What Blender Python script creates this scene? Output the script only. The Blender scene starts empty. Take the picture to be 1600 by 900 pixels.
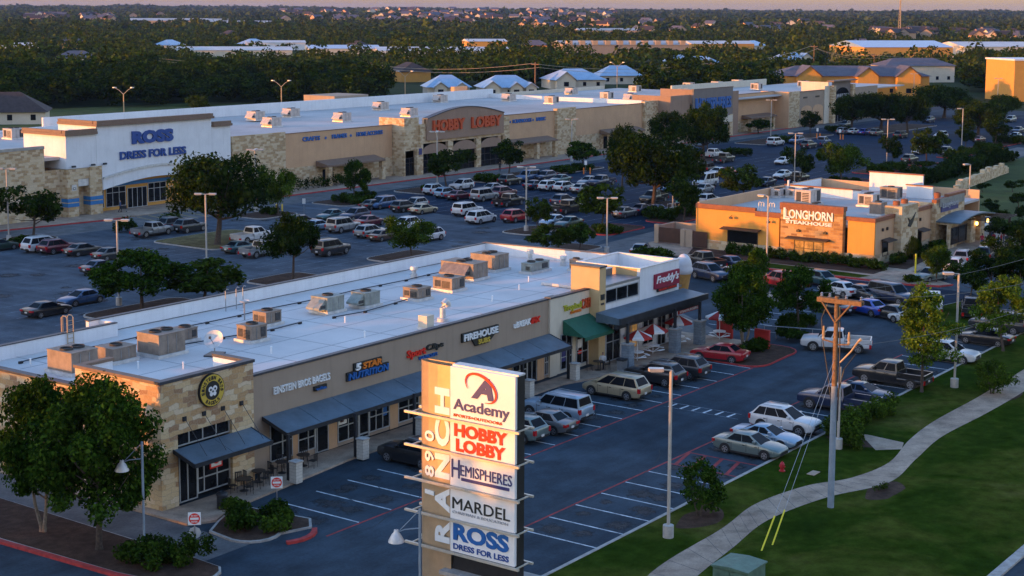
import bpy, bmesh, math, random
import numpy as np
from mathutils import Vector, Matrix
R = math.radians
SC = bpy.context.scene
COL = SC.collection
# ------------------------------------------------------------------ camera
# X runs along the shop front, Y away from the road, metres; the drone hangs above the origin
F_PX, PITCH, PPY, ROLL, YAW, CAM_H = 2440.3, .123687, 317.5, -.00500913, .6244765, 28.5
_c, _s, _cr, _sr = math.cos(PITCH), math.sin(PITCH), math.cos(ROLL), math.sin(ROLL)
def _lev(r, fw, u):
    return Vector((r*math.sin(YAW) + fw*math.cos(YAW), -r*math.cos(YAW) + fw*math.sin(YAW), u))
def _axis(r2, u2, zc):
    r, uc = r2*_cr + u2*_sr, -r2*_sr + u2*_cr
    return _lev(r, _c*zc + _s*uc, -_s*zc + _c*uc)
def ray(px, py):
    return _axis((px-800)/F_PX, -(py-PPY)/F_PX, 1.)
def at(px, py, z=0.):
    """ground point (height z) that the photograph shows at this place"""
    d = ray(px, py); t = (z-CAM_H)/d.z
    return Vector((d.x*t, d.y*t, z))
cd = bpy.data.cameras.new('camera'); cam = bpy.data.objects.new('camera', cd); COL.objects.link(cam)
ax, ay, az = _axis(1, 0, 0), _axis(0, 1, 0), -_axis(0, 0, 1)
cam.matrix_world = Matrix(((ax.x, ay.x, az.x, 0), (ax.y, ay.y, az.y, 0), (ax.z, ay.z, az.z, CAM_H), (0, 0, 0, 1)))
cd.sensor_width = 36; cd.lens = F_PX/1600*36; cd.shift_y = -(450-PPY)/1600
cd.clip_start = 1; cd.clip_end = 30000
SC.camera = cam
# ------------------------------------------------------------------ light
SUN_EL, SUN_DIR = R(3.6), Vector((-1, .65, 0)).normalized()
W = bpy.data.worlds.new('World'); SC.world = W; W.use_nodes = True
wn = W.node_tree; bg = wn.nodes['Background']
sky = wn.nodes.new('ShaderNodeTexSky'); sky.sky_type = 'NISHITA'; sky.sun_disc = False
sky.sun_elevation = SUN_EL; sky.sun_rotation = math.atan2(SUN_DIR.x, SUN_DIR.y)
sky.air_density = 1.2; sky.dust_density = 0.8; sky.ozone_density = 3.5
bg.inputs[1].default_value = .15; V0, V1, V2, HAZE = (.035, .06, .14), (.66, .28, .1), (.07, .14, .28), 3.2e-5
# dusk veil: mauve low down, blue overhead
tc = wn.nodes.new('ShaderNodeTexCoord'); sz = wn.nodes.new('ShaderNodeSeparateXYZ'); wn.links.new(tc.outputs['Generated'], sz.inputs[0])
vr = wn.nodes.new('ShaderNodeValToRGB'); wn.links.new(sz.outputs[2], vr.inputs[0]); el = vr.color_ramp.elements
el[0].position = .0; el[0].color = (*V0, 1); el[1].position = .6; el[1].color = (*V2, 1); e_ = el.new(.22); e_.color = (*V1, 1)
vl = wn.nodes.new('ShaderNodeBackground'); wn.links.new(vr.outputs[0], vl.inputs[0]); vl.inputs[1].default_value = .22
sm = wn.nodes.new('ShaderNodeAddShader'); wn.links.new(sky.outputs[0], bg.inputs[0]); wn.links.new(bg.outputs[0], sm.inputs[0]); wn.links.new(vl.outputs[0], sm.inputs[1])
wn.links.new(sm.outputs[0], wn.nodes['World Output'].inputs[0])
sl = bpy.data.lights.new('sun', 'SUN'); sun = bpy.data.objects.new('sun', sl); COL.objects.link(sun)
sl.energy = 1.15; sl.angle = R(.5); sl.color = (1, .36, .05)
sv = Vector((SUN_DIR.x*math.cos(SUN_EL), SUN_DIR.y*math.cos(SUN_EL), math.sin(SUN_EL)))
sun.rotation_euler = (-sv).to_track_quat('-Z', 'Y').to_euler()
sun.location = (-200, 30, 120)
SC.view_settings.view_transform = 'Standard'; SC.view_settings.look = 'None'
SC.view_settings.exposure = 2.5; SC.view_settings.gamma = 1
SC.render.engine = 'CYCLES'
SC.cycles.max_bounces = 5; SC.cycles.diffuse_bounces = 3; SC.cycles.glossy_bounces = 2
SC.cycles.transmission_bounces = 2; SC.cycles.volume_bounces = 0; SC.cycles.use_denoising = True
SC.cycles.caustics_reflective = False; SC.cycles.caustics_refractive = False
# ------------------------------------------------------------------ materials
M = {}
def _mat(name):
    m = bpy.data.materials.new(name); m.use_nodes = True; M[name] = m
    nt = m.node_tree; return m, nt, nt.nodes['Principled BSDF']
def _coord(nt, wall=False, world=False):
    """object coordinates (or world position); for walls x+y runs along either facing"""
    if world: src = nt.nodes.new('ShaderNodeNewGeometry').outputs['Position']
    else: src = nt.nodes.new('ShaderNodeTexCoord').outputs['Object']
    if not wall: return src
    s = nt.nodes.new('ShaderNodeSeparateXYZ'); nt.links.new(src, s.inputs[0])
    a = nt.nodes.new('ShaderNodeMath'); a.operation = 'ADD'
    nt.links.new(s.outputs[0], a.inputs[0]); nt.links.new(s.outputs[1], a.inputs[1])
    c = nt.nodes.new('ShaderNodeCombineXYZ'); nt.links.new(a.outputs[0], c.inputs[0]); nt.links.new(s.outputs[2], c.inputs[1])
    return c.outputs[0]
def _noise(nt, vec, scale, detail=4, rough=.6, dist=0):
    n = nt.nodes.new('ShaderNodeTexNoise'); nt.links.new(vec, n.inputs['Vector'])
    n.inputs['Scale'].default_value = scale; n.inputs['Detail'].default_value = detail
    n.inputs['Roughness'].default_value = rough; n.inputs['Distortion'].default_value = dist
    return n.outputs['Fac']
def _ramp(nt, fac, *stops):
    r = nt.nodes.new('ShaderNodeValToRGB'); nt.links.new(fac, r.inputs[0]); e = r.color_ramp.elements
    while len(e) < len(stops): e.new(.5)
    for k, (p, c) in enumerate(stops):
        e[k].position = p; e[k].color = (*c, 1) if len(c) == 3 else c
    return r.outputs[0]
def _mix(nt, fac, a, b, mode='MIX'):
    m = nt.nodes.new('ShaderNodeMix'); m.data_type = 'RGBA'; m.blend_type = mode
    for k, v in ((0, fac), (6, a), (7, b)):
        if hasattr(v, 'node'): nt.links.new(v, m.inputs[k])
        else: m.inputs[k].default_value = v if k == 0 else (*v, 1)
    return m.outputs[2]
def _bump(nt, b, fac, strength=.3, dist=.02):
    n = nt.nodes.new('ShaderNodeBump'); n.inputs['Strength'].default_value = strength; n.inputs['Distance'].default_value = dist
    nt.links.new(fac, n.inputs['Height']); nt.links.new(n.outputs[0], b.inputs['Normal'])
def mat(name, col, rough=.6, var=.12, scale=3., metal=0., spec=.4, bump=0., emit=0., coat=0., streak=0.):
    """painted / cast surface with worn, blotchy tone"""
    m, nt, b = _mat(name)
    v = _coord(nt)
    n = _noise(nt, v, scale, 5, .65)
    lo = tuple(max(0, c*(1-var*1.6)) for c in col); hi = tuple(min(1, c*(1+var)) for c in col)
    c = _ramp(nt, n, (.3, lo), (.7, hi))
    if streak:
        mp = nt.nodes.new('ShaderNodeMapping'); mp.inputs['Scale'].default_value = (1.6, 1.6, .09)
        nt.links.new(v, mp.inputs[0]); s = _noise(nt, mp.outputs[0], 1.7, 4, .7)
        c = _mix(nt, _ramp(nt, s, (.5, (0, 0, 0)), (.75, (streak,)*3)), c, tuple(x*.45 for x in col))
    nt.links.new(c, b.inputs['Base Color'])
    b.inputs['Roughness'].default_value = rough; b.inputs['Metallic'].default_value = metal
    b.inputs['Specular IOR Level'].default_value = spec; b.inputs['Coat Weight'].default_value = coat
    b.inputs['Coat Roughness'].default_value = .06
    if bump: _bump(nt, b, n, bump)
    if emit:
        nt.links.new(c, b.inputs['Emission Color']); b.inputs['Emission Strength'].default_value = emit
    return m
def stone(name, w, h, cols, mortar, off=.5, bump=.5, msize=.012, irregular=.25):
    """coursed limestone blocks, each its own tone"""
    m, nt, b = _mat(name); v = _coord(nt, True)
    wob = _noise(nt, v, 1.2, 2); mm = nt.nodes.new('ShaderNodeVectorMath'); mm.operation = 'SCALE'
    cx = nt.nodes.new('ShaderNodeCombineXYZ'); nt.links.new(wob, cx.inputs[0]); nt.links.new(wob, cx.inputs[1])
    nt.links.new(cx.outputs[0], mm.inputs[0]); mm.inputs[3].default_value = irregular
    ad = nt.nodes.new('ShaderNodeVectorMath'); nt.links.new(v, ad.inputs[0]); nt.links.new(mm.outputs[0], ad.inputs[1])
    br = nt.nodes.new('ShaderNodeTexBrick'); nt.links.new(ad.outputs[0], br.inputs['Vector'])
    br.inputs['Scale'].default_value = 1; br.inputs['Brick Width'].default_value = w; br.inputs['Row Height'].default_value = h
    br.inputs['Mortar Size'].default_value = msize; br.offset = off; br.squash = 1.5; br.squash_frequency = 3
    br.inputs['Color1'].default_value = (0, 0, 0, 1); br.inputs['Color2'].default_value = (1, 1, 1, 1); br.inputs['Mortar'].default_value = (.5, .5, .5, 1)
    tone = _ramp(nt, br.outputs['Color'], *[(k/len(cols), c) for k, c in enumerate(cols)]); tone.node.color_ramp.interpolation = 'CONSTANT'
    n = _noise(nt, v, 9, 5, .7)
    tone = _mix(nt, .35, tone, _ramp(nt, n, (.25, tuple(x*.45 for x in cols[0])), (.75, tuple(min(1, x*1.3) for x in cols[-1]))))
    c = _mix(nt, br.outputs['Fac'], tone, mortar)
    nt.links.new(c, b.inputs['Base Color']); b.inputs['Roughness'].default_value = .9; b.inputs['Specular IOR Level'].default_value = .2
    _bump(nt, b, br.outputs['Fac'], -bump, .03)
    return m
def ground_mat(name, stops, scales=(.05, .4, 5.), rough=.9, spec=.2, bump=.4, spots=None, tracks=None):
    m, nt, b = _mat(name); v = _coord(nt, world=True)
    a = _noise(nt, v, scales[0], 4, .6, .6); n2 = _noise(nt, v, scales[1], 5, .65); n3 = _noise(nt, v, scales[2], 3, .7)
    c = _ramp(nt, a, *stops)
    lum = _ramp(nt, n2, (.25, (.55,)*3), (.75, (1.38,)*3)); c = _mix(nt, 1., c, lum, 'MULTIPLY')
    lum = _ramp(nt, n3, (.2, (.75,)*3), (.8, (1.22,)*3)); c = _mix(nt, 1., c, lum, 'MULTIPLY')
    if tracks:
        mp = nt.nodes.new('ShaderNodeMapping'); mp.inputs['Scale'].default_value = tracks; nt.links.new(v, mp.inputs[0])
        t = _noise(nt, mp.outputs[0], 1., 4, .6); c = _mix(nt, 1., c, _ramp(nt, t, (.3, (.72,)*3), (.7, (1.22,)*3)), 'MULTIPLY')
    if spots:
        s = _noise(nt, v, spots, 3, .5); c = _mix(nt, _ramp(nt, s, (.66, (0, 0, 0)), (.76, (.55,)*3)), c, tuple(x*.35 for x in stops[0][1]))
    nt.links.new(c, b.inputs['Base Color']); b.inputs['Roughness'].default_value = rough; b.inputs['Specular IOR Level'].default_value = spec
    if bump: _bump(nt, b, n3, bump, .03)
    return m
def leaf_mat(name, dark, mid, light, trans=.25):
    m, nt, b = _mat(name); nt.nodes.remove(b); out = nt.nodes['Material Output']
    g = nt.nodes.new('ShaderNodeNewGeometry'); oi = nt.nodes.new('ShaderNodeObjectInfo')
    n = _noise(nt, g.outputs['Position'], .55, 3, .6)
    c = _ramp(nt, g.outputs['Random Per Island'], (0, dark), (.55, mid), (1, light))
    c = _mix(nt, 1., c, _ramp(nt, n, (.3, (.55, .6, .6)), (.7, (1.45, 1.42, 1.2))), 'MULTIPLY')
    c = _mix(nt, 1., c, _ramp(nt, oi.outputs['Random'], (0, (.75, .82, .8)), (1, (1.2, 1.15, 1))), 'MULTIPLY')
    d = nt.nodes.new('ShaderNodeBsdfDiffuse'); t = nt.nodes.new('ShaderNodeBsdfTranslucent'); mx = nt.nodes.new('ShaderNodeMixShader')
    nt.links.new(c, d.inputs[0]); nt.links.new(c, t.inputs[0]); mx.inputs[0].default_value = trans
    nt.links.new(d.outputs[0], mx.inputs[1]); nt.links.new(t.outputs[0], mx.inputs[2]); nt.links.new(mx.outputs[0], out.inputs[0])
    return m
def paint_mat(name, col, metal=.35, rough=.32):
    return mat(name, col, rough, .05, 2.5, metal*.6, .4, coat=.5)
# ground
ground_mat('asphalt_worn', [(.3, (.021, .036, .052)), (.7, (.05, .068, .086))], (.045, .35, 6), .92, .12, .35, spots=.22, tracks=(.02, .5, 1))
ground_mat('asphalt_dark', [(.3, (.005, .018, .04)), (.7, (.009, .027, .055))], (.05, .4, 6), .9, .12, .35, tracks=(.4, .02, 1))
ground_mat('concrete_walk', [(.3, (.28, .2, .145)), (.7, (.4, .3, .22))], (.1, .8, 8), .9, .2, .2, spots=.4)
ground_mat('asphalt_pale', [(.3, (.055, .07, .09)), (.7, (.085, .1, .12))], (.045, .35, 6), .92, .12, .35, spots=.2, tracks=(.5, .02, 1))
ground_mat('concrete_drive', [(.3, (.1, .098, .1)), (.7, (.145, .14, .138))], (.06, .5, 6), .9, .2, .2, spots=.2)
def stain_mat():
    m, nt, b = _mat('oil_stain'); uv = nt.nodes.new('ShaderNodeUVMap'); ln = nt.nodes.new('ShaderNodeVectorMath'); ln.operation = 'LENGTH'; nt.links.new(uv.outputs[0], ln.inputs[0])
    n = _noise(nt, _coord(nt, world=True), 2.2, 4, .7); a = nt.nodes.new('ShaderNodeMath'); a.operation = 'SUBTRACT'; nt.links.new(n, a.inputs[0]); nt.links.new(ln.outputs['Value'], a.inputs[1])
    c = _ramp(nt, a.outputs[0], (.02, (0, 0, 0)), (.32, (.85,)*3)); nt.links.new(c, b.inputs['Alpha']); b.inputs['Base Color'].default_value = (.012, .014, .018, 1); b.inputs['Roughness'].default_value = .75
stain_mat(); mat('crack_seal', (.014, .017, .022), .8, .2, 3.)
ground_mat('lawn_grass', [(.25, (.014, .03, .004)), (.45, (.028, .048, .006)), (.6, (.06, .07, .012)), (.78, (.1, .088, .025))], (.16, 1.1, 9), 1, 0, .9)
ground_mat('dry_grass', [(.25, (.09, .07, .03)), (.8, (.2, .16, .075))], (.3, 1.2, 9), .97, .05, .8)
ground_mat('hay_field', [(.25, (.055, .075, .024)), (.8, (.11, .12, .045))], (.03, .25, 3), .97, .05, .6)  # brighter copy of the field grass, sunlight put into the colour
ground_mat('field_grass', [(.25, (.028, .05, .012)), (.8, (.06, .08, .022))], (.03, .25, 3), .95, .1, .6)
ground_mat('mulch', [(.3, (.045, .026, .018)), (.7, (.085, .05, .035))], (.3, 2.2, 14), .97, .1, .9)
ground_mat('forest_floor', [(.3, (.022, .034, .012)), (.5, (.035, .045, .016)), (.75, (.07, .065, .03))], (.004, .03, .3), .97, .05, 0)
mat('kerb_concrete', (.36, .33, .3), .9, .2, 2.5); mat('kerb_red', (.42, .04, .035), .8, .25, 2.5)
mat('line_white', (.6, .62, .64), .8, .35, 2.2); mat('line_faded', (.15, .18, .22), .85, .5, 1.2); mat('line_red', (.3, .03, .03), .8, .35, 1.6); mat('line_yellow', (.5, .33, .05), .8, .35, 2.)
# buildings
stone('limestone', .72, .3, [(.58, .42, .22), (.38, .2, .07), (.64, .5, .31), (.5, .3, .12), (.22, .085, .03), (.58, .43, .24), (.45, .24, .08), (.66, .53, .36)], (.4, .32, .22), irregular=.45)
stone('limestone_small', .62, .34, [(.34, .21, .1), (.56, .42, .25), (.66, .53, .35), (.44, .28, .13), (.6, .47, .3)], (.42, .36, .28), irregular=.4)
stone('limestone_coursed', .75, .26, [(.26, .13, .045), (.5, .29, .11), (.58, .38, .18), (.38, .2, .07), (.54, .33, .13), (.2, .1, .04), (.46, .26, .09)], (.3, .24, .17), irregular=.2)
stone('grey_block', .5, .22, [(.16, .2, .24), (.24, .27, .3), (.2, .24, .27)], (.14, .15, .17)); stone('cream_block', .62, .2, [(.5, .47, .4), (.58, .54, .47), (.54, .5, .43)], (.36, .33, .28), irregular=.02)  # pier blocks: the blue of the shade is put into their tones
mat('stucco_taupe', (.34, .26, .19), .92, .05, .5, bump=.05, streak=.25); mat('stucco_tan', (.56, .35, .2), .92, .06, .4, bump=.05, streak=.22)
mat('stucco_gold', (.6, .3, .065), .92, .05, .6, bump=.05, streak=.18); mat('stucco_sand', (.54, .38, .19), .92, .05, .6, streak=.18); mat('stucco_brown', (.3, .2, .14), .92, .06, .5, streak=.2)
mat('stucco_white', (.72, .73, .74), .92, .05, .5, bump=.05, streak=.22); mat('stucco_cream', (.62, .55, .43), .92, .06, .5, streak=.2)
mat('stucco_dark', (.2, .17, .15), .92, .06, .5, streak=.2)
mat('roof_white', (.6, .56, .535), .88, .09, .16, spec=.1); mat('roof_seam', (.3, .29, .29), .75, .1, 2.)
mat('coping_dark', (.065, .07, .085), .5, .2, 2., .4); mat('cornice_brown', (.2, .13, .09), .7, .1, 2.); mat('cornice_rust', (.24, .085, .04), .7, .15, 2.)
mat('metal_awning', (.12, .165, .205), .5, .16, .7, .4, streak=.3); mat('metal_dark', (.05, .055, .065), .45, .2, 2., .6)
mat('metal_grey', (.33, .34, .35), .45, .15, 1.5, .7); mat('hvac_paint', (.25, .2, .16), .6, .2, 1.6, .2, streak=.4); mat('hvac_green', (.27, .29, .26), .6, .2, 1.6, .1, streak=.4); mat('hvac_light', (.5, .43, .38), .6, .15, 1.6, .0, streak=.3); mat('roof_grey', (.46, .43, .41), .88, .14, .08, spec=.1); mat('hvac_grille', (.05, .05, .05), .7, .3, 6.)
mat('metal_light', (.6, .59, .57), .5, .15, 2., .3); mat('black_trim', (.015, .015, .017), .5, .2, 4.)
mat('window_glass', (.009, .011, .014), .1, .3, 1., 0, .25); mat('frame_white', (.5, .52, .53), .4, .1, 3., .5)
mat('frame_dark', (.04, .03, .025), .5, .15, 3.); mat('window_lit', (.3, .16, .05), .3, .6, 1.4, emit=.1)
mat('awning_green', (.015, .1, .06), .8, .15, 3.); mat('fabric_red', (.4, .025, .02), .8, .15, 3.); mat('fabric_white', (.75, .73, .7), .8, .08, 3.)
mat('door_brown', (.06, .025, .015), .7, .2, 2.); mat('roof_shingle', (.06, .04, .035), .9, .25, 1.2); mat('roof_blue_metal', (.36, .46, .58), .4, .08, .4, .35)
mat('roof_purple', (.11, .1, .12), .85, .15, .6); mat('blue_band', (.03, .17, .4), .6, .1, 3.)
# signs
mat('letter_blue', (.02, .07, .27), .4, .1, 4.); mat('letter_blue_bright', (.02, .12, .38), .4, .1, 4.); mat('letter_red', (.72, .03, .015), .4, .08, 4.); mat('letter_rust', (.5, .07, .02), .4, .1, 4.)
mat('letter_white', (.8, .8, .78), .5, .05, 4.); mat('letter_navy', (.045, .045, .16), .5, .08, 4.); mat('letter_black', (.02, .022, .02), .5, .1, 4.)
mat('letter_orange', (.75, .2, .02), .5, .1, 4.); mat('letter_lime', (.42, .42, .03), .5, .1, 4.); mat('letter_gold', (.6, .42, .06), .5, .1, 4.); mat('letter_grey', (.4, .4, .42), .5, .1, 4.)
mat('sign_panel', (.78, .77, .76), .45, .04, 1.2); mat('sign_bronze', (.5, .36, .22), .42, .12, .7, .4); mat('sign_bar', (.6, .54, .44), .4, .08, 2., .4)
mat('sign_burgundy', (.28, .012, .045), .45, .1, 3.); mat('ice_white', (.55, .55, .58), .5, .05, 3.); mat('waffle', (.5, .27, .08), .7, .15, 5.)
# poles, plants, cars
mat('pole_metal', (.4, .37, .33), .7, .12, 2., 0., .1); mat('pole_concrete', (.42, .4, .37), .9, .15, 3.); mat('pole_wood', (.2, .12, .06), .9, .3, 5., bump=.3)
mat('pole_steel', (.24, .29, .34), .7, .15, 1.5, .0, .1); mat('hydrant_red', (.4, .015, .02), .5, .15, 5.); mat('yellow_plastic', (.72, .62, .03), .5, .1, 4.); mat('transformer_green', (.1, .17, .12), .6, .18, 2., streak=.4)
mat('bark', (.075, .055, .042), .95, .35, 6., bump=.6); mat('bark_pale', (.2, .16, .12), .95, .3, 6., bump=.5)
leaf_mat('leaf_elm', (0.01, 0.025, 0.005), (0.025, 0.055, 0.008), (0.062, 0.115, 0.015)); leaf_mat('leaf_oak', (0.007, 0.018, 0.005), (0.017, 0.035, 0.008), (0.038, 0.062, 0.012))
leaf_mat('leaf_ash', (0.035, 0.068, 0.01), (0.08, 0.14, 0.02), (0.155, 0.23, 0.028), .35); leaf_mat('leaf_olive', (0.014, 0.028, 0.007), (0.036, 0.058, 0.01), (0.07, 0.1, 0.016))
leaf_mat('leaf_hedge', (0.01, 0.023, 0.005), (0.026, 0.05, 0.008), (0.05, 0.085, 0.014)); leaf_mat('leaf_far', (0.017, 0.027, 0.008), (0.034, 0.05, 0.011), (0.078, 0.1, 0.016), .2)
leaf_mat('leaf_belt', (.008, .019, .005), (.021, .042, .009), (.06, .088, .014)); leaf_mat('leaf_pear', (0.02, 0.04, 0.007), (0.045, 0.082, 0.012), (0.085, 0.13, 0.018))
mat('skin', (.42, .24, .16), .6, .05); mat('cloth_red', (.4, .03, .05), .9, .1); mat('cloth_blue', (.05, .09, .2), .9, .1); mat('cloth_dark', (.03, .03, .035), .9, .1); mat('cloth_white', (.6, .58, .55), .9, .08); mat('hair', (.03, .02, .015), .7, .1)
mat('tyre', (.02, .02, .02), .85, .2, 6.); mat('rim', (.38, .38, .39), .35, .15, 6., .8); mat('head_lamp', (.6, .62, .62), .12, .05, 3., 0, .8); mat('tail_lamp', (.4, .012, .012), .15, .1, 3., 0, .8); mat('plate', (.6, .58, .55), .5, .05); mat('glass_car', (.007, .01, .014), .2, .2, 1., 0, .05)
PAINT = dict(white=(.5, .5, .5), silver=(.22, .23, .24), grey=(.12, .125, .13), black=(.012, .013, .015), navy=(.018, .03, .07), blue=(.03, .075, .17), paleblue=(.24, .32, .4), teal=(.035, .09, .1), maroon=(.1, .012, .025), red=(.34, .012, .018), gold=(.36, .29, .18), green=(.02, .045, .035), charcoal=(.03, .034, .038), bright=(.02, .06, .32), lime=(.05, .28, .16), greygreen=(.13, .17, .16), brown=(.09, .055, .035))
for k, c in PAINT.items(): paint_mat('paint_' + k, c, 0. if k in ('white', 'red', 'black') else .4)
# ------------------------------------------------------------------ mesh helpers
class MB:
    def __init__(s): s.v = []; s.f = []; s.m = []; s.sm = []
    def quad(s, pts, m, smooth=False):
        n = len(s.v); s.v += [tuple(p) for p in pts]; s.f.append(tuple(range(n, n+len(pts)))); s.m.append(m); s.sm.append(smooth)
    def box(s, x0, x1, y0, y1, z0, z1, m):
        if x0 > x1: x0, x1 = x1, x0
        if y0 > y1: y0, y1 = y1, y0
        n = len(s.v); s.v += [(x, y, z) for z in (z0, z1) for x, y in ((x0, y0), (x1, y0), (x1, y1), (x0, y1))]
        for f in ((3, 2, 1, 0), (4, 5, 6, 7), (0, 1, 5, 4), (1, 2, 6, 5), (2, 3, 7, 6), (3, 0, 4, 7)):
            s.f.append(tuple(n+i for i in f)); s.m.append(m); s.sm.append(False)
    def prism(s, poly, z0, z1, m, mside=None):
        a = sum(poly[i][0]*poly[(i+1) % len(poly)][1]-poly[(i+1) % len(poly)][0]*poly[i][1] for i in range(len(poly)))
        if a < 0: poly = poly[::-1]
        n = len(s.v); k = len(poly); s.v += [(p[0], p[1], z0) for p in poly] + [(p[0], p[1], z1) for p in poly]
        s.f.append(tuple(range(n+k, n+2*k))); s.m.append(m); s.sm.append(False)
        s.f.append(tuple(range(n+k-1, n-1, -1))); s.m.append(m); s.sm.append(False)
        for i in range(k):
            j = (i+1) % k; s.f.append((n+i, n+j, n+k+j, n+k+i)); s.m.append(mside or m); s.sm.append(False)
    def extr(s, pts, vec, m):
        """flat polygon pts swept by vec"""
        n = len(s.v); k = len(pts); v = Vector(vec)
        s.v += [tuple(p) for p in pts] + [tuple(Vector(p)+v) for p in pts]
        s.f.append(tuple(range(n+k-1, n-1, -1))); s.f.append(tuple(range(n+k, n+2*k))); s.m += [m, m]; s.sm += [False]*2
        for i in range(k):
            j = (i+1) % k; s.f.append((n+i, n+j, n+k+j, n+k+i)); s.m.append(m); s.sm.append(False)
    def tube(s, pts, rad, m, n=8, cap=True):
        pts = [Vector(p) for p in pts]
        if not hasattr(rad, '__len__'): rad = [rad]*len(pts)
        b = len(s.v)
        for i, p in enumerate(pts):
            d = (pts[min(i+1, len(pts)-1)]-pts[max(i-1, 0)]).normalized()
            u = d.cross(Vector((0, 0, 1)) if abs(d.z) < .95 else Vector((1, 0, 0))).normalized(); w = d.cross(u)
            for k in range(n):
                a = 2*math.pi*k/n; s.v.append(tuple(p + (u*math.cos(a) + w*math.sin(a))*rad[i]))
        for i in range(len(pts)-1):
            for k in range(n):
                j = (k+1) % n; s.f.append((b+i*n+k, b+i*n+j, b+(i+1)*n+j, b+(i+1)*n+k)); s.m.append(m); s.sm.append(True)
        if cap:
            s.f.append(tuple(range(b+n-1, b-1, -1))); s.m.append(m); s.sm.append(False)
            e = b+(len(pts)-1)*n; s.f.append(tuple(range(e, e+n))); s.m.append(m); s.sm.append(False)
    def lathe(s, prof, m, n=14, c=(0, 0, 0)):
        b = len(s.v)
        for r, z in prof:
            for k in range(n):
                a = 2*math.pi*k/n; s.v.append((c[0]+r*math.cos(a), c[1]+r*math.sin(a), c[2]+z))
        for i in range(len(prof)-1):
            for k in range(n):
                j = (k+1) % n; s.f.append((b+i*n+k, b+i*n+j, b+(i+1)*n+j, b+(i+1)*n+k)); s.m.append(m); s.sm.append(True)
    def add(s, o, fn=None):
        n = len(s.v); s.v += [fn(v) for v in o.v] if fn else o.v
        s.f += [tuple(n+i for i in f) for f in o.f]; s.m += o.m; s.sm += o.sm
    def mesh(s, name):
        me = bpy.data.meshes.new(name); me.from_pydata([tuple(v) for v in s.v], [], s.f)
        names = list(dict.fromkeys(s.m))
        for k in names: me.materials.append(M[k])
        me.polygons.foreach_set('material_index', [names.index(k) for k in s.m])
        me.polygons.foreach_set('use_smooth', s.sm); me.update()
        if any(s.sm): me.set_sharp_from_angle(angle=R(38))
        return me
    def build(s, name, parent=None, loc=None, rz=0):
        return link(name, s.mesh(name), parent, loc, rz)
def link(name, me, parent=None, loc=None, rz=0):
    o = bpy.data.objects.new(name, me); COL.objects.link(o)
    if parent: o.parent = parent
    if loc is not None: o.location = loc
    if rz: o.rotation_euler = (0, 0, rz)
    return o
def tag(o, label, cat, group=None, kind=None):
    o['label'] = label; o['category'] = cat
    if group: o['group'] = group
    if kind: o['kind'] = kind
    return o
def thing(name, label, cat, loc=(0, 0, 0), rz=0, group=None):
    o = bpy.data.objects.new(name, None); COL.objects.link(o); o.empty_display_size = .3
    o.location = loc; o.rotation_euler = (0, 0, rz); return tag(o, label, cat, group)
def setting(o, label=None):
    o['kind'] = 'structure'
    if label: o['label'] = label
    return o
def copy_tree(o, parent=None, paint=None):
    c = o.copy(); COL.objects.link(c)
    if parent: c.parent = parent
    if paint: repaint(c, paint)
    for ch in list(o.children): copy_tree(ch, c, paint)
    return c
def repaint(o, paint):
    for sl_ in o.material_slots:
        if sl_.link == 'OBJECT' or (sl_.material and sl_.material.name == 'paint_white'):
            sl_.link = 'OBJECT'; sl_.material = M['paint_' + paint]
_txt = {}
def text(mb, s, org, width, height, m, u=(1, 0, 0), v=(0, 0, 1), depth=.08, bold=.02, nrm=None, shear=0.):
    """raised lettering: org = lower left, u along the line, v up, swept out along nrm"""
    key = (s, bold, shear)
    if key not in _txt:
        cu = bpy.data.curves.new('lettering', 'FONT'); cu.body = s; cu.size = 1; cu.offset = bold; cu.extrude = .5; cu.resolution_u = 3; cu.shear = shear
        o = bpy.data.objects.new('lettering', cu); COL.objects.link(o)
        bpy.context.view_layer.update()
        me = bpy.data.meshes.new_from_object(o.evaluated_get(bpy.context.evaluated_depsgraph_get()))
        vs = np.array([p.co for p in me.vertices]); fs = [tuple(p.vertices) for p in me.polygons]
        bpy.data.objects.remove(o); bpy.data.curves.remove(cu); bpy.data.meshes.remove(me)
        lo, hi = vs.min(0), vs.max(0); _txt[key] = ((vs-lo)/(hi-lo), fs)
    vs, fs = _txt[key]; u, v = Vector(u), Vector(v); n = Vector(nrm) if nrm else u.cross(v); o = Vector(org)
    b = len(mb.v)
    for p in vs: mb.v.append(tuple(o + u*(p[0]*width) + v*(p[1]*height) + n*(p[2]*depth)))
    flip = u.cross(v).dot(n) < 0
    for f in fs:
        f = tuple(b+i for i in f); mb.f.append(f[::-1] if flip else f); mb.m.append(m); mb.sm.append(False)
def disc(mb, c, r, m, u, v, depth=.05, n=20, r2=None, a0=0, a1=2*math.pi):
    """flat disc (or ring when r2) swept along u x v"""
    c, u, v = Vector(c), Vector(u), Vector(v); nn = u.cross(v)*depth
    if r2 is None:
        mb.extr([c+u*(r*math.cos(a))+v*(r*math.sin(a)) for a in np.linspace(0, 2*math.pi, n, False)], nn, m)
    else:
        for a, b in zip(np.linspace(a0, a1, n+1)[:-1], np.linspace(a0, a1, n+1)[1:]):
            mb.extr([c+u*(r2*math.cos(a))+v*(r2*math.sin(a)), c+u*(r*math.cos(a))+v*(r*math.sin(a)), c+u*(r*math.cos(b))+v*(r*math.sin(b)), c+u*(r2*math.cos(b))+v*(r2*math.sin(b))], nn, m)
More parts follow.
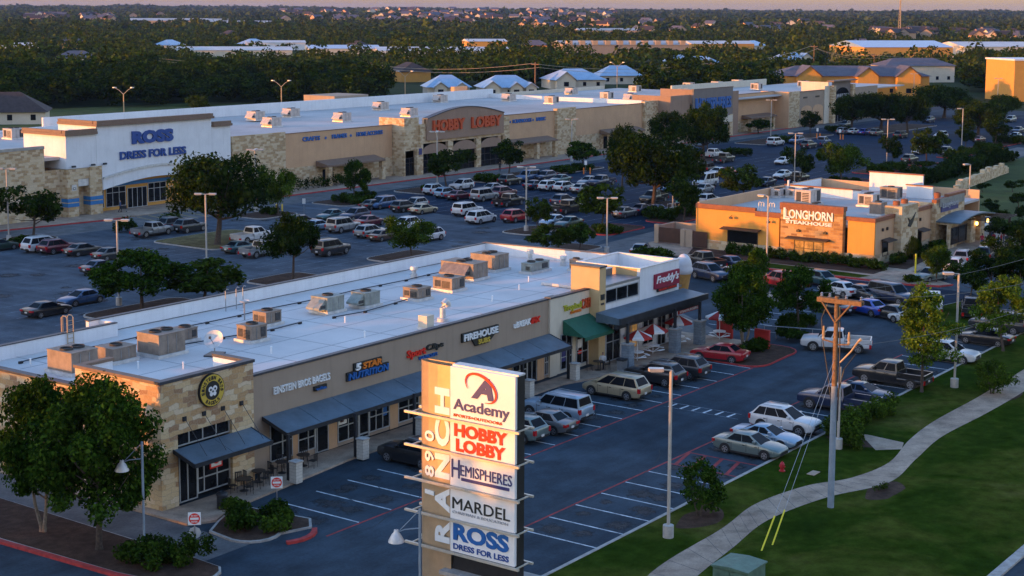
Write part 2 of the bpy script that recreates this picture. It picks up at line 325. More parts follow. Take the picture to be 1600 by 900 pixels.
# ------------------------------------------------------------------ the ground, out to the horizon
def terrain(x, y):
    r = math.hypot(x, y); t = min(1, max(0, (r-2000)/5000)); a = math.atan2(y, x)
    h = 17*t*t*(3-2*t) + t*(2.2*math.sin(a*23+r*.0011) + 1.6*math.sin(a*61-r*.002) + 2*math.sin(r*.0019+a*9))
    return h + 3.5*t*max(0, math.sin((a-.62)*5.5))
def at_far(px, py, lift=0):
    d = ray(px, py); f = d/math.hypot(d.x, d.y); r = 250
    while r < 8200 and CAM_H + f.z*r > terrain(f.x*r, f.y*r)+lift: r += 12
    return Vector((f.x*r, f.y*r, terrain(f.x*r, f.y*r)))
def build_ground():
    rings = [0, 40, 90, 160, 260, 400, 600, 900, 1300] + [1300+k*300 for k in range(1, 24)] + [9500]
    n = 220; vs, fs = [], []
    for r in rings:
        for k in range(n):
            a = 2*math.pi*k/n; x, y = r*math.cos(a), r*math.sin(a); vs.append((x, y, terrain(x, y)-.06 if r < 9000 else -5))
    for i in range(len(rings)-1):
        for k in range(n):
            j = (k+1) % n; fs.append((i*n+k, (i+1)*n+k, (i+1)*n+j, i*n+j))
    me = bpy.data.meshes.new('ground'); me.from_pydata(vs, [], fs); me.materials.append(M['forest_floor'])
    me.polygons.foreach_set('use_smooth', [True]*len(fs)); setting(link('ground', me), 'dark wooded plain running out to low hills')
build_ground()
def sheet(name, poly, z, m, label=None):
    mb = MB(); a = sum(poly[i][0]*poly[(i+1) % len(poly)][1]-poly[(i+1) % len(poly)][0]*poly[i][1] for i in range(len(poly)))
    mb.quad([(x, y, z) for x, y in (poly if a > 0 else poly[::-1])], m); return setting(mb.build(name), label)
def rect(x0, x1, y0, y1): return [(x0, y0), (x1, y0), (x1, y1), (x0, y1)]
def arc(cx, cy, r, a0, a1, n=8): return [(cx+r*math.cos(R(a0+(a1-a0)*k/n)), cy+r*math.sin(R(a0+(a1-a0)*k/n))) for k in range(n+1)]
def rounded(x0, x1, y0, y1, r=1.):
    r = min(r, (x1-x0)/2-.01, (y1-y0)/2-.01)
    return arc(x1-r, y1-r, r, 0, 90, 5)+arc(x0+r, y1-r, r, 90, 180, 5)+arc(x0+r, y0+r, r, 180, 270, 5)+arc(x1-r, y0+r, r, 270, 360, 5)
sheet('parking_lot', [(-20, 43.1), (420, 43.1), (460, 171), (30, 171), (-20, 60)], 0, 'asphalt_worn', 'worn grey asphalt of the near car park and drives')
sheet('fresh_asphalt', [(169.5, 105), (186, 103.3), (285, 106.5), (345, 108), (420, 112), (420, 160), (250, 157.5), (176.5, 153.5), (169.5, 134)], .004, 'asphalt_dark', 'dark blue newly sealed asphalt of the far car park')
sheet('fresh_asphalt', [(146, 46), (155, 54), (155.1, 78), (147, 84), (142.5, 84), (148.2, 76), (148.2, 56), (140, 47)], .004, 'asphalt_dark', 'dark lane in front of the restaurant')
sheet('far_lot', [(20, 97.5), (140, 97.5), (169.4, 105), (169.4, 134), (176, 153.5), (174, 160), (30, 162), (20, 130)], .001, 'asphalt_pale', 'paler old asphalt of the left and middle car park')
sheet('alley', rect(40, 130, 88.2, 97), .004, 'concrete_drive', 'service alley behind the shops')
sheet('store_drive', [(100, 160.4), (150, 158), (175, 159), (420, 163), (420, 168), (40, 171), (40, 162)], .006, 'concrete_drive', 'pale drive along the big stores')
sheet('side_drive', rect(54.1, 57.3, 58.5, 120), .005, 'concrete_drive', 'drive beside the stone corner of the shops')
sheet('cross_drive', [(119.5, 62), (146, 95), (250, 97), (330, 99), (330, 106), (250, 101.5), (186, 103), (150, 101), (140, 97.2), (119.5, 97.2)], .002, 'concrete_drive', 'drive between the shops and the far car park')
# kerbed beds, pavements
def bed(name, poly, m, kerb='kerb_concrete', z=.12, label=None, inset=.16):
    mb = MB(); mb.prism(poly, -.05, z, kerb)
    c = Vector((sum(p[0] for p in poly)/len(poly), sum(p[1] for p in poly)/len(poly)))
    inner = []
    for p in poly:
        d = Vector(p)-c; l = d.length; inner.append(tuple(c + d*max(.2, (l-inset)/l)))
    setting(mb.build(name+'_kerb')); return sheet(name, inner, z+.006, m, label)
def slab(name, poly, m, z=.13, label=None, side=None):
    mb = MB(); mb.prism(poly, -.05, z, m, side or m); return setting(mb.build(name), label)
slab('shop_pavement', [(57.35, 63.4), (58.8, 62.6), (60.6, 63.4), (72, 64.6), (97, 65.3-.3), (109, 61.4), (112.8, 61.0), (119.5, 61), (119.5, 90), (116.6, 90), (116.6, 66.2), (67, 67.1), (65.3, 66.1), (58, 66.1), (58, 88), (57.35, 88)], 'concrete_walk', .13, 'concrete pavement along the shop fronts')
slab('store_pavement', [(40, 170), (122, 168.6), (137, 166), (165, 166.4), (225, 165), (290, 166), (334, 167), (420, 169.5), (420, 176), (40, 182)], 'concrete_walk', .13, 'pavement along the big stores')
mb = MB()
for a, b in zip([(110, 169.4), (122, 168.6), (137, 166)], [(122, 168.6), (137, 166), (140.5, 166.1)]): mb.prism([(a[0], a[1]-.03), (b[0], b[1]-.03), (b[0], b[1]-.42), (a[0], a[1]-.42)], -.05, .15, 'kerb_red')
P_ = [(158, 166.2), (165, 166.3), (225, 164.9), (290, 165.9), (334, 166.9), (420, 169.4)]
for a, b in zip(P_[:-1], P_[1:]): mb.prism([(a[0], a[1]-.03), (b[0], b[1]-.03), (b[0], b[1]-.42), (a[0], a[1]-.42)], -.05, .15, 'kerb_red')
setting(mb.build('red_kerb'), 'red painted kerb along the big stores')
bed('mulch_strip', [(49.9, 110), (49.7, 69.6), (50.1, 60.5), (50.6, 57.6)] + arc(52.4, 57.8, 1.6, 180, 330, 6) + [(54.0, 60), (53.95, 64), (54.1, 76), (54.2, 110)], 'mulch', label='bark mulch strip between two drives')
mb = MB()
for a, b in zip([(49.87, 110), (49.67, 69.6), (50.07, 60.5)], [(49.67, 69.6), (50.07, 60.5), (50.57, 57.6)]): mb.prism([(a[0]-.3, a[1]), (a[0], a[1]), (b[0], b[1]), (b[0]-.3, b[1])], -.05, .15, 'kerb_red')
setting(mb.build('red_kerb'), 'bright red kerb along the mulch strip')
bed('planting_bed', arc(58.6, 59.6, 1.6, 180, 300, 6) + [(61.2, 57.6), (62.2, 58.6), (61.6, 62.6), (60.6, 63.3), (58.8, 62.5), (57.3, 61.6)], 'mulch', label='shrub bed at the corner of the shop pavement')
mb = MB(); ring = arc(59.6, 58.5, 1.75, 235, 320, 6); ring2 = arc(59.6, 58.5, 2.05, 235, 320, 6)
for a, b, c, d in zip(ring[:-1], ring[1:], ring2[1:], ring2[:-1]): mb.prism([a, b, c, d], -.05, .15, 'kerb_red')
setting(mb.build('red_kerb'), 'red end of the planting bed kerb')
bed('kerb_island', [(111.2, 60.4), (110.9, 57.4)] + arc(112.6, 57.2, 1.8, 180, 270, 4) + [(116.6, 55.6)] + arc(117.6, 57.6, 2, 270, 360, 4) + [(119.6, 60.9)], 'mulch', 'kerb_red', label='red kerbed bed beside the red car')
# lawn, falling gently to the road
def lawn():
    xs = [40+k*2 for k in range(150)]; ys = [24.9, 26, 28, 30, 32, 34.2] + [36, 38, 40, 42.9]; vs, fs = [], []
    for x in xs:
        for y in ys:
            z = .1 if y > 34 else .1+.3*math.sin(max(0, min(1, (34.2-y)/9.))*math.pi)*(.6+.4*math.sin(x*.2)); vs.append((x, y, z))
    n = len(ys)
    for i in range(len(xs)-1):
        for j in range(n-1): fs.append((i*n+j, (i+1)*n+j, (i+1)*n+j+1, i*n+j+1))
    me = bpy.data.meshes.new('lawn'); me.from_pydata(vs, [], fs); me.materials.append(M['lawn_grass'])
    me.polygons.foreach_set('use_smooth', [True]*len(fs)); setting(link('lawn', me), 'mown green verge between car park and road')
lawn()
mb = MB(); mb.box(40, 340, 42.9, 43.12, -.05, .13, 'kerb_concrete'); setting(mb.build('kerb'), 'pale kerb between car park and lawn')
slab('road', rect(-60, 340, 14, 24.4), 'asphalt_worn', .02, 'road at the foot of the lawn'); mb = MB(); mb.box(-60, 340, 24.4, 24.95, -.1, .14, 'kerb_concrete'); setting(mb.build('kerb'), 'road kerb below the lawn')
def path():
    L = [(58, 36.6), (66.2, 38.9), (74.35, 39.25), (79.45, 39.75), (84.4, 38.9), (87.5, 37.4), (92, 36.8), (97.8, 37.75), (103.6, 38.2), (112.3, 38.1), (123, 38.25), (150, 38.3), (220, 38.5)]
    Rr = [(58, 34.8), (66.2, 36.6), (72, 37.3), (77.3, 37.85), (83, 36.95), (88, 35.15), (93.8, 35.7), (99.9, 36.3), (107.5, 36.0), (115, 35.9), (123, 36.1), (150, 36.1), (220, 36.3)]
    def cr(P, n=8):
        out = []
        for i in range(len(P)-1):
            p0, p1, p2, p3 = (Vector(P[max(0, min(len(P)-1, i+k))]) for k in (-1, 0, 1, 2))
            for t in np.linspace(0, 1, n, False): out.append(.5*(2*p1+(p2-p0)*t+(2*p0-5*p1+4*p2-p3)*t*t+(3*p1-p0-3*p2+p3)*t**3))
        return out + [Vector(P[-1])]
    a, b = cr(L), cr(Rr); mb = MB()
    for i in range(0, len(a)-1, 2): d = (a[i+1]-a[i]).normalized()*.03; mb.quad([(a[i].x, a[i].y, .115), (b[i].x, b[i].y, .115), (b[i].x+d.x, b[i].y+d.y, .115), (a[i].x+d.x, a[i].y+d.y, .115)], 'asphalt_worn')
    for i in range(len(a)-1): mb.quad([(a[i].x, a[i].y, .112), (b[i].x, b[i].y, .112), (b[i+1].x, b[i+1].y, .112), (a[i+1].x, a[i+1].y, .112)], 'concrete_walk')
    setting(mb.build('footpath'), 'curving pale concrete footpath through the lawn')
path()
sheet('footpath', [(94.2, 38.6), (95.4, 37.3), (97, 37.8), (97.4, 40.5), (96.6, 43), (95.9, 43), (96, 40)], .114, 'concrete_walk', 'short link from the path to the car park')
for c, rx, ry in (((86.3, 34.6), 2.1, 1.0), ((75.3, 41.0), 2.2, 1.0), ((95.4, 40.4), 1.3, 2.0), ((114, 37-.4), 3., .9)):
    sheet('mulch_patch', [(c[0]+rx*math.cos(t)*(1+.12*math.sin(3*t)), c[1]+ry*math.sin(t)*(1+.1*math.cos(4*t))) for t in np.linspace(0, 2*math.pi, 24, False)], .108 if c[1] > 34.7 else .106, 'mulch', 'bare mulch patch in the lawn')
slab('lawn_drain_cover', rect(86.6, 87.5, 39.4, 39.9), 'concrete_walk', .14, 'small concrete slab set in the lawn')
# bay lines
mb = MB()
for k in range(21):
    x = 63.5+2.78*k
    if x < 112: mb.box(x-.05, x+.05, 56.2, 62.0, .002, .006, 'line_white')
for k in range(25):
    x = 67.9+2.735*k
    if 83 < x < 87.5: continue
    mb.box(x-.05, x+.05, 43.1, 48.2, .002, .006, 'line_white')
mb.box(97.35, 97.42, 50, 56.2, .002, .006, 'line_faded'); mb.box(96.05, 96.12, 49.6, 55.6, .002, .006, 'line_faded')
for k in range(6): mb.prism([(96.2, 50.4+k*.95), (96.2, 50.6+k*.95), (97.3, 50.5+k*.95), (97.3, 50.38+k*.95)], .002, .006, 'line_white')
for k in range(14): mb.box(124.5+2.75*k, 124.6+2.75*k, 62.5, 67.5, .002, .007, 'line_white')
setting(mb.build('bay_line'), 'white bay lines in the near car park')
mb = MB()
for x0, y0 in ((176, 109), (195.5, 109), (214, 110), (233, 111), (252, 112), (271, 113), (127, 106), (146, 118)):
    for k in range(15):
        y = y0+2.75*k
        if y < 153: mb.box(x0-5.4, x0+5.4, y-.045, y+.045, .006, .010, 'line_faded')
for k in range(9): mb.box(88, 99, 103+2.75*k, 103.1+2.75*k, .003, .007, 'line_faded'); mb.box(112, 122, 128+2.75*k, 128.1+2.75*k, .003, .007, 'line_faded')
setting(mb.build('bay_line'), 'faded white bay lines in the far car park')
mb = MB()
mb.box(60.7, 111, 56.0, 56.14, .002, .007, 'line_red'); mb.box(66, 123, 48.25, 48.39, .002, .007, 'line_red')
for a in (83.85, 86.75): mb.box(a-.07, a+.07, 43.2, 48.2, .002, .008, 'line_red')
for k in range(4): mb.prism([(83.9, 43.9+k*1.2), (83.9, 44.15+k*1.2), (86.7, 44.75+k*1.2), (86.7, 44.5+k*1.2)], .002, .008, 'line_red')
setting(mb.build('fire_lane_marking'), 'red fire lane lines and hatched box')
mb = MB()
for k in range(10): mb.prism([(140+2*k, 158), (140.14+2*k, 158), (142+2*k, 165.6), (141.86+2*k, 165.6)], .002, .010, 'line_yellow')
setting(mb.build('yellow_marking'), 'yellow stripes on the drive before the white store')
# oil stains, sealed cracks and a patch or two
def stains():
    rg = random.Random(3); vs, fs, uv = [], [], []
    for k in range(150):
        if k < 40: x, y = 62.1+2.78*(k % 17)+rg.uniform(-.4, .4), (60.2 if k < 20 else 58.2)+rg.uniform(-.9, .9)
        elif k < 80: x, y = 69.3+2.735*(k % 19)+rg.uniform(-.4, .4), (44.6 if k < 60 else 46.4)+rg.uniform(-.9, .9)
        else: x, y = rg.uniform(60, 165), rg.uniform(98, 155)
        r = rg.uniform(.8, 1.5) if k < 80 else rg.uniform(.9, 2.4); n = len(vs); z = .0065 if k < 80 else .0105
        vs += [(x-r, y-r, z+k*1e-5), (x+r, y-r, z+k*1e-5), (x+r, y+r, z+k*1e-5), (x-r, y+r, z+k*1e-5)]; fs.append((n, n+1, n+2, n+3)); uv += [-.75, -.75, .75, -.75, .75, .75, -.75, .75]
    me = bpy.data.meshes.new('oil_stain'); me.from_pydata(vs, [], fs); me.materials.append(M['oil_stain']); me.uv_layers.new(name='UVMap').data.foreach_set('uv', uv)
    setting(link('oil_stain', me), 'dark oil stains in the parking bays'); mb = MB()
    for k in range(34):
        x, y = (rg.uniform(60, 118), rg.uniform(44, 62)) if k < 16 else (rg.uniform(60, 165), rg.uniform(98, 155)); a = rg.choice((0, 0, 1.57, 1.57, .6))+rg.uniform(-.15, .15); p = Vector((x, y))
        for q in range(rg.randint(5, 12)):
            a += rg.uniform(-.22, .22); d = Vector((math.cos(a), math.sin(a))); nn = Vector((-d.y, d.x))*rg.uniform(.018, .035); e = p+d*rg.uniform(.6, 1.3); z = .0085 if k < 16 else .012
            if k < 16 and not 43.3 < e.y < 62.8: break
            mb.quad([(*(p-nn), z+k*2e-5), (*(e-nn), z+k*2e-5), (*(e+nn), z+k*2e-5), (*(p+nn), z+k*2e-5)], 'crack_seal'); p = e
    setting(mb.build('sealed_crack'), 'black sealed cracks wandering over the asphalt')
stains()
sheet('asphalt_patch', rect(104, 107, 110, 121), .0045, 'asphalt_worn')
# islands of the far car park
ISL = [(127.2, 141, 135, 146.3, 'dry_grass', 'k'), (167.3, 178.5, 150.3, 157.6, 'mulch', 'k'), (186, 195, 150.5, 157.6, 'mulch', 'k'), (150, 158, 150, 156, 'mulch', 'k'), (205, 222, 152.6, 159, 'mulch', 'k'), (226, 239, 151, 156.5, 'mulch', 'k'),
       (189, 203, 111, 117, 'mulch', 'k'), (180.5, 193, 103.4, 108.4, 'mulch', 'r'), (166, 176, 104.6, 110.6, 'mulch', 'r'), (258, 274, 106.8, 112.4, 'mulch', 'r'), (240, 250, 104.6, 109.4, 'mulch', 'r'), (277, 286, 106.2, 109.6, 'mulch', 'r'), (296, 314, 107.2, 111.3, 'mulch', 'r'), (320, 350, 108.5, 114, 'mulch', 'r'),
       (259, 270, 141.5, 150.5, 'mulch', 'k'), (300, 316, 150, 157.8, 'mulch', 'k'), (322, 336, 150, 156, 'mulch', 'k'), (345, 380, 142, 152, 'mulch', 'k'), (228, 237, 107.5, 113.5, 'mulch', 'k'), (205, 216, 105.5, 112, 'mulch', 'k'), (160, 168, 112.5, 117.5, 'mulch', 'k'), (116.5, 123, 157.3, 162.6, 'mulch', 'k'),
       (133, 142, 109.5, 117, 'mulch', 'k'), (145, 158, 99.8, 105, 'mulch', 'k'), (92, 104, 103, 116, 'mulch', 'k'), (114, 122, 111, 117, 'mulch', 'k')]
for i in ISL: bed('island', rounded(*i[:4], 1.4), i[4], 'kerb_red' if i[5] == 'r' else 'kerb_concrete', .13)
# restaurant plot, ponds and lawns behind
slab('restaurant_plot', [(155.4, 60.3), (156.4, 57.6), (158, 57.0), (160.5, 60.5), (163, 63.3), (186, 61.4), (200, 58.5), (200, 92), (164, 97.5), (158, 93), (155.4, 84)], 'concrete_walk', .12, 'pavement round the restaurant')
mb = MB()
for a, b in zip([(155.4, 84), (155.4, 60.3), (156.4, 57.6)], [(155.4, 60.3), (156.4, 57.6), (158, 57.0)]): mb.prism([(a[0]-.5, a[1]), (a[0], a[1]), (b[0], b[1]-.2), (b[0]-.5, b[1]-.2)], -.05, .15, 'kerb_red')
setting(mb.build('red_kerb'), 'long red kerb in front of the restaurant')
sheet('restaurant_lawn', [(155.7, 66.4), (157.6, 65.8), (158.4, 72), (158.6, 88), (155.7, 84)], .136, 'lawn_grass', 'strip of grass in front of the restaurant')
sheet('restaurant_bed', [(158.8, 66), (162.8, 66), (163.6, 68), (163.6, 91), (158.8, 89)], .138, 'mulch'); sheet('restaurant_bed', [(164, 64.3), (181, 65.8), (181, 67.9), (164, 67.9)], .138, 'mulch')
sheet('meadow', [(202, 62), (212, 44), (330, 44), (340, 98), (262, 97), (205, 92), (200, 78)], .02, 'field_grass', 'green bank behind the restaurant')
m, nt, b = _mat('pond_water'); b.inputs['Base Color'].default_value = (.03, .05, .06, 1); b.inputs['Roughness'].default_value = .08
sheet('pond', [(216+6*math.cos(t), 62.8+2.4*math.sin(t)) for t in np.linspace(0, 2*math.pi, 20, False)], .03, 'pond_water', 'small pale pond beyond the restaurant')
sheet('field', [(150, 250), (245, 245), (420, 250), (440, 300), (330, 350), (250, 370), (180, 380)], .01, 'hay_field', 'open grass field behind the stores')
sheet('back_road', [(230, 295), (238, 288), (300, 322), (296, 330)], .016, 'asphalt_worn', 'curving road behind the stores'); sheet('back_lot', [(330, 268), (420, 262), (430, 290), (340, 300)], .016, 'concrete_drive', 'car park behind the stores')
sheet('verge', [(102, 43.2), (106, 43.2), (106, 43.3)], .003, 'concrete_walk')
bed('grass_island', [(134, 48), (140, 47), (150, 52.6), (146, 53.4), (136, 50.4)], 'lawn_grass')
# ------------------------------------------------------------------ buildings
class Bd:
    """a building: an empty at its base, parts in world coordinates under it"""
    def __init__(s, name, label, cat, loc, group=None): s.o = thing(name, label, cat, loc, 0, group); s.l = Vector(loc)
    def part(s, name, mb, parent=None, label=None):
        l = s.l; mb.v = [(v[0]-l.x, v[1]-l.y, v[2]-l.z) for v in mb.v]
        pcs = pieces(mb) if name in SPLIT else [mb]
        for p in pcs:
            o = p.build(name, parent or s.o)
            if label: o['label'] = label
        return o
SPLIT = set('wall stone_base trim roof_screen stone_pier coping wall_lamp rear_wall stone_front window_hood chimney_pot lantern blue_band cornice vent_pipe arch_panel bullet screen_trim porch rear_parapet rear_coping side_coping front_coping notice pergola stone_tower custard_shop_wall roof'.split())
def pieces(mb):
    """the lumps of a mesh that do not touch one another"""
    par = list(range(len(mb.v)))
    def find(i):
        while par[i] != i: par[i] = par[par[i]]; i = par[i]
        return i
    for f in mb.f:
        for i in f[1:]: par[find(i)] = find(f[0])
    bb = {}
    for i, v in enumerate(mb.v): bb.setdefault(find(i), []).append(v)
    ks = list(bb); bx = [(np.min(bb[k], 0)-.012, np.max(bb[k], 0)+.012) for k in ks]; g = list(range(len(ks)))
    def fg(i):
        while g[i] != i: i = g[i]
        return i
    for i in range(len(ks)):
        for j in range(i):
            if (bx[i][0] <= bx[j][1]).all() and (bx[j][0] <= bx[i][1]).all(): g[fg(i)] = fg(j)
    out = {}
    for fi, f in enumerate(mb.f):
        k = fg(ks.index(find(f[0]))); p, mp = out.setdefault(k, (MB(), {}))
        for i in f:
            if i not in mp: mp[i] = len(p.v); p.v.append(mb.v[i])
        p.f.append(tuple(mp[i] for i in f)); p.m.append(mb.m[fi]); p.sm.append(mb.sm[fi])
    return [p for p, _ in out.values()]
def boxes(m, *bs):
    mb = MB()
    for b in bs: mb.box(*b, m)
    return mb
def bay(B, x0, x1, y, z0, z1, vs=(), hs=(), face='y', glass='window_glass', frame='frame_white', fw=.07, name='window', label=None):
    """glazed bay in a wall facing -Y (face y, plane y) or -X (face x: x0,x1 run along Y, plane y)"""
    g, f = MB(), MB()
    def bx(mb, a, b, d0, d1, c, d, m):
        if face == 'y': mb.box(a, b, y-d1, y-d0, c, d, m)
        else: mb.box(y-d1, y-d0, a, b, c, d, m)
    bx(g, x0, x1, -.02, .015, z0, z1, glass)
    for a in (x0, x1-fw): bx(f, a, a+fw, .005, .075, z0, z1, frame)
    for a in (z0, z1-fw): bx(f, x0+fw, x1-fw, .005, .07, a, a+fw, frame)
    for t in vs: bx(f, x0+(x1-x0)*t-fw/2, x0+(x1-x0)*t+fw/2, .005, .066, z0+fw, z1-fw, frame)
    for t in hs: bx(f, x0+fw, x1-fw, .005, .06, z0+(z1-z0)*t-fw/2, z0+(z1-z0)*t+fw/2, frame)
    w = B.part(name, g, label=label); B.part('frame', f, w); return w
def slope_awning(x0, x1, yw, yf, z1, z0, m, edge, t=.12):
    """pitched flat canopy from the wall (yw, z1) to its front edge (yf, z0)"""
    mb = MB(); mb.extr([(x0, yw, z1), (x0, yf, z0), (x0, yf, z0-t), (x0, yw, z1-t)], (x1-x0, 0, 0), m)
    n = max(2, int((x1-x0)/3.1))
    for k in range(n+1):
        x = x0+.01+(x1-x0-.02)*k/n; mb.extr([(x-.008, yw, z1+.002), (x-.008, yf, z0+.002), (x-.008, yf, z0+.02), (x-.008, yw, z1+.02)], (.016, 0, 0), m)
    mb.box(x0-.04, x1+.04, yf-.07, yf-.003, z0-t-.08, z0+.05, edge)
    for x in (x0-.05, x1): mb.extr([(x, yw, z1+.04), (x, yf-.003, z0+.04), (x, yf-.003, z0-t-.08), (x, yw, z1-t-.08)], (.05, 0, 0), edge)
    return mb
# --- the shop row in front
S = Bd('shop_row', 'long low taupe shop row with white roof and stone corner in front', 'shop building', (58, 66, 0))
FY, FZ = 67.17, 6.2
wl = MB(); wl.box(65.3, 103.8, FY, FY+.3, .1, FZ, 'stucco_taupe'); wl.box(98.1, 99.1, FY-.18, FY-.003, .1, FZ+.06, 'stucco_cream'); wl.box(99.1, 103.8, FY-.06, FY-.003, .1, FZ, 'stucco_cream')
wl.box(65.4, 115, 86.0, 86.3, 0, 5.9, 'stucco_taupe')
for a, b in ((69.64, 70.12), (72.95, 73.8), (79.1, 79.95), (82.2, 83.2), (88.2, 89), (92.4, 93.2), (96.6, 97.5)): wl.box(a, b, FY-.05, FY-.003, .1, 3.3, 'stucco_tan')
S.part('wall', wl)
lw = MB(); lw.box(58.05, 58.4, 73.55, 84.4, .1, 6.22, 'limestone'); S.part('side_wall', lw)
S.part('side_coping', boxes('coping_dark', (57.97, 58.5, 73.6, 84.35, 6.225, 6.36)))
rf = MB(); rf.prism([(58.4, 66.55), (64.95, 66.55), (64.95, 67.3), (113.2, 67.35), (116.6, 73), (115.1, 86), (58.4, 86)], 5.6, 5.85, 'roof_white')
for k in range(10): rf.box(62+5*k, 62.08+5*k, 68.5, 84.4, 5.851, 5.858, 'roof_seam')
for k in range(4): rf.box(60, 112, 70.5+3.6*k, 70.57+3.6*k, 5.851, 5.857, 'roof_seam')
roof = S.part('roof', rf)
S.part('front_coping', boxes('coping_dark', (65.35, 98.05, FY-.06, FY+.36, FZ+.003, FZ+.13), (99.15, 103.75, FY-.1, FY+.36, FZ+.003, FZ+.13), (98.05, 99.15, FY-.24, FY+.36, FZ+.065, FZ+.2)))
pp = MB(); pp.box(69.2, 115.2, 86.0, 86.3, 5.6, 6.85, 'stucco_white'); pp.box(58.05, 70.4, 84.4, 84.7, 5.6, 6.75, 'stucco_white'); pp.box(70.1, 70.4, 84.7, 86.0, 5.6, 6.84, 'stucco_white')
pp.prism([(115.2, 86.3), (115.55, 86.3), (117.0, 72.6), (116.65, 72.6)], 5, 6.87, 'stucco_white'); S.part('rear_parapet', pp)
S.part('rear_coping', boxes('coping_dark', (69.15, 115.1, 85.95, 86.36, 6.853, 6.92), (58, 70.35, 84.35, 84.75, 6.753, 6.82)))
pc = MB(); pc.prism([(115.15, 86.36), (115.6, 86.36), (117.05, 72.6), (116.6, 72.6)], 6.875, 6.945, 'cornice_brown'); S.part('side_coping', pc)
# stone corner
tw = MB(); tw.box(58.05, 58.4, 66.5, 73.5, .1, 7.42, 'limestone'); tw.box(58.05, 59.3, 66.17, 66.5, .1, 7.42, 'limestone'); tw.box(63.55, 65.35, 66.17, 66.5, .1, 7.42, 'limestone'); tw.box(59.3, 63.55, 66.17, 66.5, 4.3, 7.42, 'limestone')
tw.box(65.0, 65.35, 66.5, 69.2, .1, 7.42, 'limestone'); tw.box(58.4, 60.6, 73.2, 73.5, 5.86, 7.42, 'stucco_white')
tower = S.part('stone_tower', tw, label='warm limestone corner tower')
S.part('coping', boxes('coping_dark', (57.97, 65.43, 66.09, 66.58, 7.425, 7.6), (65.0-.05, 65.43, 66.585, 69.28, 7.425, 7.6)), tower)
S.part('coping', boxes('cornice_brown', (57.97, 58.48, 66.585, 73.58, 7.425, 7.6), (58.485, 60.68, 73.12, 73.58, 7.425, 7.6)), tower)
iw = MB(); iw.box(58.403, 58.44, 66.51, 73.19, 5.86, 7.41, 'stucco_white'); iw.box(58.45, 64.99, 66.503, 66.54, 5.86, 7.41, 'stucco_white'); iw.box(64.96, 64.997, 66.55, 69.2, 5.86, 7.41, 'stucco_white'); S.part('lining', iw, tower)
bay(S, 59.3, 63.55, 66.46, 3.5, 4.3, (.25, .5, .75)); bay(S, 59.3, 60.95, 66.46, .13, 2.9, (.18, .55), (), name='door'); bay(S, 60.95, 63.55, 66.46, .35, 2.9, (.2, .6), (.35,))
mb = MB(); mb.box(61.9, 62.9, 66.36, 66.38, 1.6, 2.7, 'letter_red'); mb.box(62.0, 62.8, 66.345, 66.362, 1.7, 2.6, 'sign_panel'); disc(mb, (62.4, 66.34, 2.15), .3, 'letter_red', (1, 0, 0), (0, 0, 1), .01); S.part('poster', mb)
mb = MB(); disc(mb, (61.4, 66.38, 2.4), .36, 'letter_gold', (1, 0, 0), (0, 0, 1), .01); S.part('poster', mb)
cn = slope_awning(58.9, 65.0, 66.1, 64.35, 3.5, 2.95, 'metal_awning', 'metal_dark'); can = S.part('canopy', cn)
for x in (59.8, 61.3, 62.8, 64.3):
    mb = MB(); mb.box(x-.13, x+.13, 66.08, 66.16, 5.0, 5.26, 'metal_dark'); mb.tube([(x, 66.05, 5.1), (x+.25, 64.6, 3.15)], .018, 'metal_dark', 5); S.part('tie_rod', mb, can)
lg = MB(); c0 = Vector((61.85, 66.0, 6.42)); U, V_ = (1, 0, 0), (0, 0, 1)
disc(lg, c0+Vector((0, .15, 0)), .98, 'black_trim', U, V_, .16, 32); disc(lg, c0+Vector((0, -.012, 0)), .93, 'letter_gold', U, V_, .02, 32); disc(lg, c0+Vector((0, -.035, 0)), .56, 'letter_black', U, V_, .02, 28)
for dx, dz, r in ((-.17, .08, .17), (.17, .1, .17), (-.12, -.2, .13), (.14, -.2, .13)): disc(lg, c0+Vector((dx, -.057, dz)), r, 'sign_panel', U, V_, .015, 14)
for dx, dz, r in ((-.17, .06, .07), (.17, .08, .07)): disc(lg, c0+Vector((dx, -.073, dz)), r, 'letter_black', U, V_, .012, 10)
def ringtext(mb, s, c, r, a0, a1, h, m, flip=False):
    for k, ch in enumerate(s):
        if ch == ' ': continue
        a = a0+(a1-a0)*(k+.5)/len(s); rad = Vector((math.cos(a), 0, math.sin(a))); tan = Vector((math.sin(a), 0, -math.cos(a)))
        if flip: u, v = -tan, -rad
        else: u, v = tan, rad
        text(mb, ch, Vector(c)+rad*(r+(h if flip else 0))-u*h*.35, h*.7, h, m, u, v, .02, .03, (0, -1, 0))
ringtext(lg, 'EINSTEIN BROS', c0+Vector((0, -.034, 0)), .63, R(195), R(-15), .22, 'letter_black'); ringtext(lg, 'BAGELS', c0+Vector((0, -.034, 0)), .63, R(225), R(315), .22, 'letter_black', True)
S.part('round_sign', lg)
